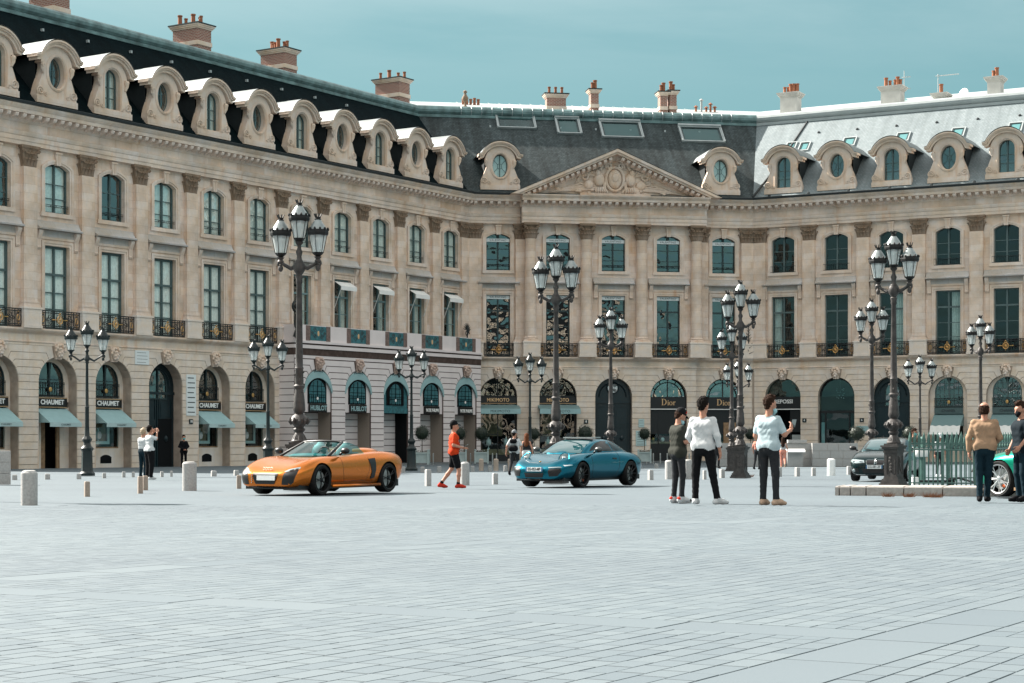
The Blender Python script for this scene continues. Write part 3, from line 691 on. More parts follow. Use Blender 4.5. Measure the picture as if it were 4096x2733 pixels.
def blind(b, u, y, z0, z1, txt=None):
    m = MB(); m.box(-HW+.02, HW-.02, -.02, .02, z0, z1); o = m.build('window_blind', M['blind'], b, (u, y, 0))
    if txt: add('lettering', text_mesh(txt, .20, M['dark_paint'], .004, space=1.15), o, (0, -.03, (z0+z1)/2), (R(90),0,0))
    return o
def upper_floor(b, u, y, w0, w1, wall, kind, k=0, left_pil=True):
    wall_bay(wall, w0, w1, Z_LEDGE, 17.25, [(u, HW, ZL0, ZLS, 0), (u, HW, ZU0, ZUS, URISE)], y, .32)
    s = MB(); rect_frame(s, u, HW, ZU0-.0, ZUS, URISE, .24, y-.06, y+.02); s.box(u-HW-.30, u+HW+.30, y-.10, y+.02, ZU0-.22, ZU0)
    rect_frame(s, u, HW+.12, ZU0+.001, ZUS+.05, URISE+.05, .13, y-.10, y+.02)
    s.build('window_surround', M['stone_trim'], b)
    s = MB(); rect_frame(s, u, HW, ZL0, ZLS, 0, .22, y-.05, y+.02); rect_frame(s, u, HW+.12, ZL0+.001, ZLS+.12, 0, .12, y-.09, y+.02)
    s.box(u-1.42, u+1.42, y-.06, y+.02, 12.42, 12.55); s.build('window_surround', M['stone_trim'], b)
    add('window_hood', HOOD, b, (u, y, 12.9)); add('keystone', KEY, b, (u, y, 16.42))
    for sx in (-1, 1): add('console', CONS, b, (u+sx*1.32, y, 12.88))
    r = add('balcony_railing', RAIL, b, (u, y-.22, 7.66)); add('medallion', MEDAL, r)
def pilaster(b, u, y, ped=True):
    p = add('pilaster', PIL, b, (u, y, 0)); add('capital', CAP_P, p, (0, 0, 16.1)); add('pilaster_base', PBASE, p)
    if ped: add('pedestal', PED, p)
def stones_pier(u, left_arch, right_arch, cu_l, cu_r, z_end=6.72, course=.39, gap=.028, u_lim=None):
    """polygons of the rusticated courses of one pier. cu_l/cu_r: centres of the arch left/right of it (None: plain end at u_lim)"""
    polys = []; nb = 12; ch = ZC/nb
    L_ = lambda z: (cu_l+AR if cu_l is not None else u_lim); R_ = lambda z: (cu_r-AR if cu_r is not None else u_lim)
    for k in range(nb):
        z0, z1 = k*ch+gap/2, (k+1)*ch-gap/2
        polys.append([(L_(0), z0), (R_(0), z0), (R_(0), z1), (L_(0), z1)])
    th = [R(15.5*k) for k in range(6)]; zz = [ZC+course*k for k in range(6)]
    def side(cu, s, k):          # lower-kink .. arc .. upper-kink path of one arch side (s=+1: pier lies right of the arch)
        def pt(r, t): return (cu+s*r*math.cos(t), ZC+r*math.sin(t))
        g = gap/2
        t0 = th[k]+g/AR; t1 = th[k+1]-g/AR
        z0, z1 = zz[k]+g, zz[k+1]-g
        k0 = (z0-ZC)/math.sin(t0) if t0 > .05 else None; k1 = (z1-ZC)/math.sin(t1)
        pts = []
        if k == 0: pts.append((cu+s*AR, z0))
        else: pts.append(pt(max(k0, AR), t0)); pts.append(pt(AR, t0))
        for q in (.33, .66, 1.0): pts.append(pt(AR, t0+(t1-t0)*q))
        pts.append(pt(max(k1, AR), t1)); return pts
    for k in range(5):
        z0, z1 = zz[k]+gap/2, zz[k+1]-gap/2
        l = side(cu_l, 1, k) if cu_l is not None else [(u_lim, z0), (u_lim, z1)]
        r = side(cu_r, -1, k) if cu_r is not None else [(u_lim, z0), (u_lim, z1)]
        polys.append(l+list(reversed(r)))
    return polys
_pier = {}
def place_pier(parent, u, y, cu_l, cu_r, u_lim=None, mat=None, gap=.028, proud=.055):
    key = (round(cu_l-u, 3) if cu_l is not None else None, round(cu_r-u, 3) if cu_r is not None else None, round(u_lim-u, 3) if u_lim is not None else None, mat.name, gap)
    if key not in _pier:
        ms = []
        for p in stones_pier(0, True, True, key[0], key[1], u_lim=key[2], gap=gap):
            b = MB(); b.prism(p, -proud, .02); ms.append(b.mesh('stone', mat))
        _pier[key] = ms
    for m in _pier[key]: add('stone', m, parent, (u, y, 0))
def ground_wall(wall, u0, u1, u, y, depth=.55, rmi=0): wall_bay(wall, u0, u1, 0, 7.3, [(u, AR, 0, ZC, AR)], y, depth, 0, rmi)
LEDGE = [(.1,7.28),(-.06,7.28),(-.10,7.34),(-.22,7.40),(-.30,7.46),(-.34,7.52),(-.34,7.60),(.1,7.60)]
STRING = [(.1,6.84),(-.07,6.84),(-.10,6.87),(-.10,6.92),(-.05,6.95),(.1,6.95)]
ARCHI = [(.3,17.2),(-.20,17.2),(-.20,17.42),(-.24,17.42),(-.24,17.66),(-.28,17.68),(-.32,17.80),(-.34,17.90),(.3,17.90)]
FRIEZE = [(.3,17.9),(-.17,17.9),(-.17,18.36),(.3,18.36)]
CORN = [(.3,18.36),(-.22,18.36),(-.28,18.46),(-.32,18.50),(-.32,18.74),(-.80,18.76),(-.82,18.94),(-.86,18.96),(-.98,19.10),(-1.0,19.18),(.3,19.18)]
def off(prof, dy): return [(p[0]+dy, p[1]) for p in prof]
def entab(b, u0, u1, t0, t1, dy=0.0, mods=True, cornice=True):
    for nm, pr in (('architrave', ARCHI), ('frieze', FRIEZE)) + ((('cornice', CORN),) if cornice else ()):
        m = MB(); m.extr(off(pr, dy), u0-dy*t0*0, u1, t0, t1); m.build(nm, M['stone_trim'] if nm != 'frieze' else M['stone'], b)
    if mods:
        n = int((u1-u0-1.0)/.52)
        for k in range(n+1):
            u = u0+.5+(u1-u0-1.0)*k/n
            if (u+(-.8+dy)*t1*0) : add('modillion', MODI, b, (u, -.32+dy, 18.74))
# roof
RY, RZ, GY = 6.7, 26.2, -.92
def roof(b, u0, u1, t0, t1, mat, copper, deck):
    m = MB(); m.sheet([(GY+.12,19.30),(-.1,19.50),(RY,RZ)], u0, u1, t0, t1); rf = m.build('roof', mat, b)
    g = MB(); g.extr([(-1.0,19.185),(-1.08,19.20),(-1.10,19.32),(-1.02,19.36),(-.7,19.34),(-.7,19.185)], u0, u1, t0, t1); g.build('gutter', M['lead'], rf)
    c = MB(); pr = [(RY-.10,RZ-.30),(RY-.34,RZ-.28),(RY-.36,RZ-.12),(RY-.20,RZ-.02)]+[(RY-.05+.34*math.cos(a), RZ+.28+.34*math.sin(a)) for a in [R(x) for x in (235,205,175,145,115,90)]]+[(RY+.35,RZ+.60),(RY+.35,RZ-.3)]
    c.extr(pr, u0, u1, t0, t1); c.build('ridge_roll', copper, rf)
    d = MB(); d.sheet([(RY+.30,RZ+.58),(RY+7.5,RZ+2.3),(RY+14,RZ+.5),(RY+14.1,0)], u0, u1, t0, t1); d.build('upper_roof', deck, rf)
    return rf
# ------------------------------------------------------------------ dormers
def scroll_outline(bw, sw, hs):      # right half of the dormer cheek, from base up to shoulder
    pts = []
    for i in range(9):
        t = i/8; u = bw-(bw-sw)*(0.5-0.5*math.cos(PI*min(1, t*1.05))) if t < 1 else sw; pts.append((u, t*hs))
    return pts
def dormer_meshes(kind):
    bw, sw, hs = 1.42, .92, 2.05
    f = MB(); right = [(bw, 0), (bw, .28)]+[(u, .28+z*(hs-.28)/hs) for u, z in scroll_outline(bw-.04, sw, hs)[1:]]
    top = arc_pts(0, 1.12, hs+.02, .98, 12)
    outer = [(-bw, 0)]+[(u, z) for u, z in right]+[(1.12, hs+.02)]+list(reversed(top))[1:-1]+[(-1.12, hs+.02)]+[(-u, z) for u, z in reversed(right)][:-1]
    outer = [(-bw, 0)] + right + [(1.12, hs+.02)] + list(reversed(top))[1:-1] + [(-1.12, hs+.02)] + [(-u, z) for u, z in reversed(right)][:-1]
    if kind == 'oval':
        cz, rx, rz = 1.62, .56, .84
        hole = [(rx*math.cos(2*PI*i/24), cz+rz*math.sin(2*PI*i/24)) for i in range(24)]
    else:
        hole = [(-.56, .30)]+arc_pts(0, .56, 2.0, .54, 10)+[(.56, .30)]; hole = list(reversed(hole))
        cz, rx, rz = 1.4, .56, .8
    f.prism(outer, -.25, .25, 0, holes=[hole])
    # moulding round the opening
    if kind == 'oval':
        for rr, yy in ((1.16, -.27), (1.30, -.26)): f.tube([(rx*rr*math.cos(2*PI*i/24), yy, cz+rz*(rr*.5+.5)*math.sin(2*PI*i/24)) for i in range(24)], .05, 5, closed=True)
    else:
        f.tube([(-.66,-.26,.30)]+[(p[0],-.26,p[1]) for p in arc_pts(0,.66,2.0,.64,10)]+[(.66,-.26,.30)], .05, 5)
    f.box(-bw-.03, bw+.03, -.32, .3, -.12, .22)
    for s in (-1, 1):
        f.tube([(s*p[0], p[1], p[2]) for p in spiral(bw-.26, .52, .25, 1.7, -.6, -.27, 18)], .05, 5)
        f.tube([(s*p[0], p[1], p[2]) for p in spiral(bw-.62, .42, .13, 1.3, PI, -.27, 12)], .035, 5)
        f.tube([(s*(sw+.10), -.30, hs-.1), (s*(sw+.12), -.30, hs-.35), (s*(sw+.03), -.29, hs-.6)], [.16,.11,.05], 7)
        f.ball((s*(sw+.12), -.32, hs-.12), (.14,.14,.13), 8, 6)
    body = f.mesh('dormer', M['stone_dormer'])
    h = MB()       # arched hood with ears
    for wd, y0, th, lift in ((1.28, -.42, .16, .0), (1.36, -.52, .09, .15), (1.42, -.60, .06, .23)):
        inn = arc_pts(0, wd-.06, hs+.12+lift, .86, 14); outp = arc_pts(0, wd-.02, hs+.12+lift+th, .90, 14)
        inn = [(-1.62 if lift else -1.5, hs+.06+lift)]+inn+[(1.62 if lift else 1.5, hs+.06+lift)]
        outp = [(-1.62 if lift else -1.5, hs+.08+lift+th)]+outp+[(1.62 if lift else 1.5, hs+.08+lift+th)]
        h.prism(outp+list(reversed(inn)), y0, .25)
    hood = h.mesh('hood', M['stone_dormer'])
    r = MB(); ar = [(-1.62, hs+.36)]+arc_pts(0, 1.40, hs+.42, .92, 14)+[(1.62, hs+.36)]   # zinc barrel running back into the roof
    def back(z): return (z-.35)/1.0+0.4
    n = len(ar); r.v = [(p[0], -.62, p[1]+.03) for p in ar]+[(p[0], back(p[1]+.6), p[1]+.03) for p in ar]
    r.f = [(i, i+1, i+1+n, i+n) for i in range(n-1)]; r.m = [0]*(n-1)
    rf = r.mesh('hood_roof', M['zinc_dull'])
    c = MB()
    for s in (-1, 1): c.prism([(0,0)], 0, 0) if False else c.add([(s*1.1,.2,0),(s*1.1,.2,2.4),(s*1.1,3.0,2.4),(s*1.1,.6,0)], [(0,1,2,3)])
    ck = c.mesh('cheek', M['lead'])
    w = MB(); pn = []
    if kind == 'oval':
        n = 24; w.tube([((rx-.03)*math.cos(2*PI*i/n), .1, cz+(rz-.03)*math.sin(2*PI*i/n)) for i in range(n)], .035, 4, closed=True)
        w.box(-.035,.035,.07,.12,cz-rz,cz+rz); w.tube([(.16*math.cos(2*PI*i/10), .1, cz+.2*math.sin(2*PI*i/10)) for i in range(10)], .018, 4, closed=True)
        for a in (35, 145, 215, 325): w.tube([(.16*math.cos(R(a)),.1,cz+.2*math.sin(R(a))), (rx*math.cos(R(a)),.1,cz+rz*math.sin(R(a)))], .018, 4)
        for s in (-1, 1):
            p = MB(); pts = [(s*.035, cz-rz*.98)]+[((rx-.02)*math.sin(PI*i/12)*s, cz-(rz-.02)*math.cos(PI*i/12)) for i in range(1, 12)]+[(s*.035, cz+rz*.98)]
            p.add([(q[0], .11, q[1]) for q in pts], [tuple(range(len(pts)))] if s > 0 else [tuple(reversed(range(len(pts))))]); pn.append(p.mesh('pane', M['glass']))
    else:
        fm, pn = win_proto(.56, .30, 2.0, .54, [.95, 1.55], fw=.06, mat=M['frame_teal'])
    wm = w.mesh('window', M['frame_teal']) if kind == 'oval' else fm
    return body, hood, rf, ck, wm, pn
DORM = {k: dormer_meshes(k) for k in ('oval', 'arched')}
DCUR = curtain_mesh(-.56, .56, .4, 2.5, .02, 14); DBACK = MB(); DBACK.quad((-.9,1.2,0),(.9,1.2,0),(.9,1.2,2.6),(-.9,1.2,2.6)); DBACK = DBACK.mesh('room_shade_sheet', M['void'])  # black sheet paints the shade behind the dormer window
def dormer(b, u, kind, y=.30, z=19.78, cur=False):
    body, hood, rf, ck, wm, pn = DORM[kind]
    d = add('dormer', body, b, (u, y, z)); add('hood', hood, d); add('hood_roof', rf, d); add('cheek', ck, d)
    w = add('window', wm, d, (0, .1 if kind == 'arched' else 0, 0))
    for p in pn: add('pane', p, d, (0, .1 if kind == 'arched' else 0, 0))
    add('curtain', DCUR, d, (0, .24, 0)) if cur else None
    add('room_shade_sheet', DBACK, d)
# ------------------------------------------------------------------ chimneys
def pot_mesh(r=.13, h=.55, mat='terracotta'):
    b = MB(); b.lathe([(r*.9,0),(r*1.0,.05),(r*.86,.12),(r*.80,h-.1),(r*1.0,h-.08),(r*1.0,h),(r*.7,h),(r*.65,h-.2)], 10); return b.mesh('chimney_pot', M[mat], smooth=True, sharp=35)
POT = pot_mesh(); POTB = pot_mesh(.17, .75)
def chimney(b, u, y, z0, z1, w, d, pots, brick=True, bands=(.35,), capm='stone_trim'):
    m = MB(); m.box(-w/2, w/2, -d/2, d/2, z0, z1-.3)
    c = m.build('chimney', M['brick'] if brick else M['plaster'], b, (u, y, 0))
    k = MB(); tp = z1-.3
    for g, a, e in ((.06, 0, .10), (.14, .10, .20), (.20, .20, .28)): k.box(-w/2-g, w/2+g, -d/2-g, d/2+g, tp+a, tp+e)
    k.build('chimney_cap', M['stone_trim'] if brick else M['plaster'], c)
    k = MB(); k.box(-w/2-.24, w/2+.24, -d/2-.24, d/2+.24, tp+.283, tp+.36); k.build('chimney_slab', M['lead'] if brick else M['plaster'], c)
    if brick:
        for q in bands:
            k = MB(); zq = tp-(q*(tp-z0)); k.box(-w/2-.05, w/2+.05, -d/2-.05, d/2+.05, zq-.14, zq+.14); k.build('stone_band', M['stone_trim'], c)
    for (pu, py, big) in pots: add('chimney_pot', POTB if big else POT, c, (pu, py, tp+.355), (0,0,random.random()))
    return c
# ------------------------------------------------------------------ shop front pieces
def text_on(parent, s, size, mat, x, y, z, bold=0.0, depth=.012, space=1.0, rot=(R(90),0,0), sx=1.0):
    return add('lettering', text_mesh(s, size, mat, depth, bold, space=space), parent, (x, y, z), rot, scale=(sx,1,1) if sx != 1 else None)
def half_disc(r, zc, y, mat, name, parent, loc, n=16):
    p = MB(); p.prism([(r*math.cos(PI*i/n), zc+r*math.sin(PI*i/n)) for i in range(n+1)], y, y+.03); return p.build(name, mat, parent, loc)
def awning(b, u, y, z0, z1, hw, out, mat, val=.0, txt=None, txtmat='dark_paint', valm='awning_pale', tsize=.2, close=True):
    """sloping canvas from z1 at the wall to z0 in front, with valance"""
    a = MB(); a.quad((-hw,0,z1),(-hw,-out,z0),(hw,-out,z0),(hw,0,z1)); a.quad((-hw,0,z1-.02),(hw,0,z1-.02),(hw,-out,z0-.02),(-hw,-out,z0-.02))
    if close:
        for s in (-1,1): a.add([(s*hw,0,z1),(s*hw,-out,z0),(s*hw,0,z0)], [(0,1,2)])
    o = a.build('awning', mat, b, (u, y, 0))
    if val:
        v = MB(); v.box(-hw, hw, -out-.012, -out+.012, z0-val, z0+.01); vo = v.build('valance', M[valm], o)
        if txt: text_on(o, txt, tsize, M[txtmat], 0, -out-.018, z0-val/2, depth=.004, space=1.1)
    return o
def fan_grille(parent, r, zc, y):
    g = MB(); g.tube([(r*math.cos(PI*i/18), y, zc+r*math.sin(PI*i/18)) for i in range(19)], .045, 5); g.tube([(.72*r*math.cos(PI*i/16), y, zc+.72*r*math.sin(PI*i/16)) for i in range(17)], .028, 4)
    for k in range(1, 6):
        an = PI*k/6; g.tube([(.72*r*math.cos(an), y, zc+.72*r*math.sin(an)), (r*math.cos(an), y, zc+r*math.sin(an))], .03, 4)
    for s in (-1, 1):
        for (cx, cz, q, a) in ((.45,.16,.15,0),(.62,.40,.13,2),(.30,.48,.17,1),(.15,.20,.13,3),(.22,.75,.12,2)):
            g.tube([(s*p[0], p[1], zc+p[2]) for p in spiral(cx*r/1.3, cz*r/1.3, q, 1.5, a, y, 12)], .016, 4)
        g.tube([(0,y,zc),(s*.2,y,zc+.4),(s*.12,y,zc+.8)], .016, 4)
    g.box(-r, r, y-.03, y+.03, zc-.03, zc+.03)
    return g.build('fanlight_grille', M['iron'], parent)
def display_dummy(parent, x, y, z):
    b = MB(); b.lathe([(.12,0),(.10,.05),(.03,.1),(.03,.25),(.17,.32),(.20,.5),(.16,.68),(.06,.74),(.05,.85),(.07,.9)], 10, (x, y)); b.xform(Matrix.Translation((0,0,z))); return b.build('display_bust', M['white_paint'], parent, smooth=True)
def arch_infill(b, u, y, mat):   # near-black sheet standing in for the unlit room behind an arch
    m = MB(); m.box(-1.7, 1.7, y+1.5, y+1.55, -.1, 6.4); return m.build('room_shade_sheet', mat, b, (u, 0, 0))
def shop_mikimoto(b, u, y):
    s = MB(); s.box(-AR+.01, AR-.01, y+.30, y+.38, 4.72, 4.80); s.box(-.04,.04,y+.30,y+.36,4.8,6.1)
    fr = s.build('shop_front', M['black_sign'], b, (u,0,0))
    half_disc(AR-.02, 4.77, y+.33, M['glass_shop'], 'pane', fr, (0,0,0)); fan_grille(fr, AR-.08, 4.80, y+.26)
    k = MB(); k.box(-AR+.005, AR-.005, y+.10, y+.34, 4.22, 4.72); sg = k.build('sign', M['black_sign'], b, (u,0,0))
    text_on(sg, 'MIKIMOTO', .36, M['gold_paint'], 0, y+.085, 4.5, .004, sx=.92); l = MB(); l.box(-AR+.03, AR-.03, y+.085, y+.10, 4.255, 4.28); l.build('gold_line', M['gold_paint'], sg)
    awning(b, u, y+.05, 3.86, 4.16, AR+.12, .95, M['frame_pale'], .36, 'MIKIMOTO', tsize=.27, valm='awning')
    w = MB(); w.box(-AR+.01,-AR+.12,y+.3,y+.4,0,4.2); w.box(AR-.12,AR-.01,y+.3,y+.4,0,4.2); w.box(-AR+.12,AR-.12,y+.3,y+.4,0,.55); w.box(-.02,.04,y+.3,y+.38,.55,4.2)
    w.box(-AR+.12,-.02,y+.3,y+.38,2.0,2.06)
    w.build('shop_frame', M['black_sign'], fr); p = MB(); p.quad((-AR+.12,y+.35,.55),(AR-.12,y+.35,.55),(AR-.12,y+.35,4.2),(-AR+.12,y+.35,4.2)); p.build('pane', M['glass_shop'], fr)
    q = MB(); q.box(-1.2, 1.2, y+.42, y+1.3, .5, .95); q.build('display_shelf', M['wood'], fr)
    q = MB(); q.box(-.9, .5, y+1.28, y+1.32, 1.9, 4.0); q.build('display_panel', M['wood'], fr)
    display_dummy(fr, .7, y+.8, .95); display_dummy(fr, -.6, y+.8, .95)
    arch_infill(b, u, y, M['void'])
def shop_dior(b, u, y, wood=False):
    s = MB(); s.tube([((AR-.05)*math.cos(PI*i/18), y+.3, 4.77+(AR-.05)*math.sin(PI*i/18)) for i in range(19)], .05, 5); s.tube([((AR-.32)*math.cos(PI*i/18), y+.3, 4.77+(AR-.32)*math.sin(PI*i/18)) for i in range(19)], .035, 5)
    s.box(-.03,.03,y+.27,y+.33,4.77,6.1)
    for a in (30, 60, 120, 150): s.tube([((AR-.32)*math.cos(R(a)), y+.3, 4.77+(AR-.32)*math.sin(R(a))), ((AR-.05)*math.cos(R(a)), y+.3, 4.77+(AR-.05)*math.sin(R(a)))], .03, 4)
    fr = s.build('shop_front', M['black_sign'], b, (u,0,0)); half_disc(AR-.02, 4.77, y+.33, M['glass'], 'pane', fr, (0,0,0))
    k = MB(); k.box(-AR+.005, AR-.005, y+.12, y+.34, 3.92, 4.76); sg = k.build('sign', M['black_sign'], b, (u,0,0)); dior_letters(sg, -.1, y+.105, 4.36)
    l = MB(); l.box(-AR+.02, AR-.02, y+.05, y+.13, 3.84, 3.90); l.build('pale_rail', M['white_paint'], sg)
    w = MB(); w.box(-AR+.005,AR-.005,y+.3,y+.36,0,1.35); w.box(-AR+.005,AR-.005,y+.3,y+.36,2.05,3.84); w.box(-.72,-.66,y+.28,y+.37,0,3.3); w.box(.62,.68,y+.28,y+.37,0,3.3)
    w.box(-.72,.68,y+.28,y+.30,3.26,3.32); w.build('shop_frame', M['black_sign'], fr)
    p = MB(); p.quad((-AR,y+.33,1.35),(AR,y+.33,1.35),(AR,y+.33,2.05),(-AR,y+.33,2.05)); p.build('pane', M['glass_shop'], fr)
    q = MB(); q.box(-1.3, 1.3, y+.5, y+.9, 1.2, 1.5); q.build('display_shelf', M['wood'], fr)
    for k, x in enumerate((-1.0,-.3,.35,.9)):
        d = MB(); d.ball((x, y+.6, 1.66), (.16,.1,.17), 8, 6); d.build('display_piece', M['white_paint'] if k % 2 else M['gold'], fr, smooth=True)
    if wood:
        q = MB(); q.box(.05, 1.0, y+.24, y+.29, .3, 2.9); q.build('timber_panel', M['wood'], fr)
    arch_infill(b, u, y, M['void'])
def dior_letters(parent, x, y, z):
    """serif capitals drawn as stroke outlines: D i o r"""
    g = MB(); H = .46; xh = .26
    def pr(p): g.prism([(x-.40+a, z-.2+b) for a, b in p], y-.012, y+.012)
    def ring(cx, cz, ro, ri, zo, zi, n=18):
        g.prism([(x-.40+cx+ro*math.cos(2*PI*i/n), z-.2+cz+zo*math.sin(2*PI*i/n)) for i in range(n)], y-.012, y+.012, 0, holes=[[(x-.40+cx+ri*math.cos(2*PI*i/n), z-.2+cz+zi*math.sin(2*PI*i/n)) for i in range(n)]])
    pr([(0,0),(.14,0),(.14,.022),(.0,.022)]); pr([(0,H-.022),(.14,H-.022),(.14,H),(0,H)]); pr([(.045,.022),(.105,.022),(.105,H-.022),(.045,H-.022)])
    o = [(.14+.24*math.sin(PI*i/14), H/2-H/2*math.cos(PI*i/14)) for i in range(15)]; inn = [(.14+.175*math.sin(PI*i/14), H/2-(H/2-.024)*math.cos(PI*i/14)) for i in range(15)]
    pr(o+list(reversed(inn)))
    pr([(.44,0),(.56,0),(.56,.018),(.44,.018)]); pr([(.475,.018),(.525,.018),(.525,xh),(.44,xh),(.44,xh-.02),(.475,xh-.03)]); g.ball((x-.40+.50, y, z-.2+xh+.08), (.032,.012,.032), 8, 6)
    ring(.70, xh/2, .125, .075, xh/2+.01, xh/2-.012)
    pr([(.86,0),(.98,0),(.98,.018),(.86,.018)]); pr([(.895,.018),(.945,.018),(.945,xh),(.86,xh),(.86,xh-.02),(.895,xh-.03)]); pr([(.945,xh-.09),(1.0,xh-.03),(1.04,xh-.05),(1.06,xh-.02),(1.02,xh+.01),(.98,xh),(.945,xh-.05)])
    return g.build('lettering', M['gold_paint'], parent)
def shop_repossi(b, u, y):
    fr = half_disc(AR-.01, 4.77, y+.34, M['glass_shop'], 'shop_front', b, (u,0,0)); fr.data.materials.clear(); fr.data.materials.append(M['glass_shop'])
    k = MB(); k.box(-AR+.005, AR-.005, y+.14, y+.34, 3.95, 4.78); sg = k.build('sign', M['black_sign'], b, (u,0,0)); text_on(sg, 'REPOSSI', .40, M['white_paint'], 0, y+.12, 4.42, .006)
    l = MB(); l.box(-AR+.02, AR-.02, y+.10, y+.15, 3.84, 3.90); l.build('pale_rail', M['white_paint'], sg)
    w = MB(); w.box(-AR+.01,-.5,y+.3,y+.36,0,3.85); w.box(.45,.5,y+.28,y+.36,0,3.85); w.box(.5,AR-.01,y+.3,y+.36,0,.9); w.box(.5,AR-.01,y+.3,y+.36,2.2,3.85); w.build('shop_frame', M['black_sign'], fr)
    q = MB(); q.box(.55,1.2,y+.4,y+.5,1.0,2.0); q.build('display_panel', M['steel'], fr); arch_infill(b, u, y, M['void'])
def arch_dark(b, u, y):          # glazed dark entrance
    fr = half_disc(AR-.01, 4.77, y+.34, M['glass_shop'], 'shop_front', b, (u,0,0))
    w = MB(); w.tube([((AR-.08)*math.cos(PI*i/18), y+.3, 4.77+(AR-.08)*math.sin(PI*i/18)) for i in range(19)], .06, 5); w.box(-AR+.01,AR-.01,y+.28,y+.36,3.55,3.75)
    for x in (-AR+.08,-.9,.9,AR-.08): w.box(x-.05,x+.05,y+.28,y+.36,0,3.6)
    w.build('shop_frame', M['black_sign'], fr); p = MB(); p.quad((-AR,y+.33,0),(AR,y+.33,0),(AR,y+.33,4.77),(-AR,y+.33,4.77)); p.build('pane', M['glass_shop'], fr)
    for x in (-1.13,):
        q = MB(); q.box(x-.18,x+.18,y+.42,y+.46,.6,2.9); q.build('display_panel', M['awning'], fr)
    c = MB()
    for k in range(14): c.ball((.28*math.cos(k), y+.9, 5.0+.35*math.sin(k*2.3)), .05, 6, 4)
    c.tube([(0,y+.9,5.1),(0,y+.9,6.0)],.01,4); c.build('chandelier', M['steel'], fr); arch_infill(b, u, y, M['void'])
def door_arch(b, u, y, oculus=True, wickets=True):
    d = MB(); out = [(-AR+.005,0)]+arc_pts(0, AR-.005, ZC, AR-.005, 18)+[(AR-.005,0)]
    d.prism(out, y+.36, y+.46); dr = d.build('carriage_door', M['door_teal'], b, (u,0,0))
    t = MB(); t.box(-AR+.02,AR-.02,y+.26,y+.37,4.30,4.46); t.box(-.03,.03,y+.31,y+.37,0,4.3)
    for s in (-1,1):
        for (z0,z1) in ((.35,2.55),(2.8,4.05)):
            for (a,c,e,f) in ((.14,.20,z0,z1),(1.14,1.2,z0,z1)): t.box(s*a if s>0 else -c, s*c if s>0 else -a, y+.32,y+.37,e,f)
            for z in (z0,z1): t.box(.14 if s>0 else -1.2, 1.2 if s>0 else -.14, y+.32,y+.37,z-.03,z+.03)
            t.box(.30 if s>0 else -1.04, 1.04 if s>0 else -.30, y+.34,y+.37,z0+.18,z1-.18)
        t.ball((s*.67,y+.30,1.75),(.14,.10,.18),8,6)
    t.tube([(1.0*math.cos(PI*i/16), y+.34, ZC+1.0*math.sin(PI*i/16)) for i in range(17)], .05, 5)
    t.build('door_moulding', M['door_teal'], dr)
    if oculus:
        o = MB(); n = 20; o.tube([(.42*math.cos(2*PI*i/n), y+.31, 5.42+.42*math.sin(2*PI*i/n)) for i in range(n)], .05, 5, closed=True); o.build('oculus_ring', M['door_teal'], dr)
        g = MB(); g.prism([(.41*math.cos(2*PI*i/n), 5.42+.41*math.sin(2*PI*i/n)) for i in range(n)], y+.35, y+.355); g.build('pane', M['blind'], dr)
        k = MB()
        for s in (-1,1):
            for (cx,cz,r,a) in ((.17,.14,.13,0),(.17,-.16,.13,2),(.05,.30,.07,1)): k.tube([(s*p[0],p[1],5.42+p[2]) for p in spiral(cx,cz,r,1.6,a,y+.32,14)], .018, 4)
        k.tube([(0,y+.32,5.02),(0,y+.32,5.82)],.018,4); k.build('oculus_grille', M['iron'], dr)
    return dr
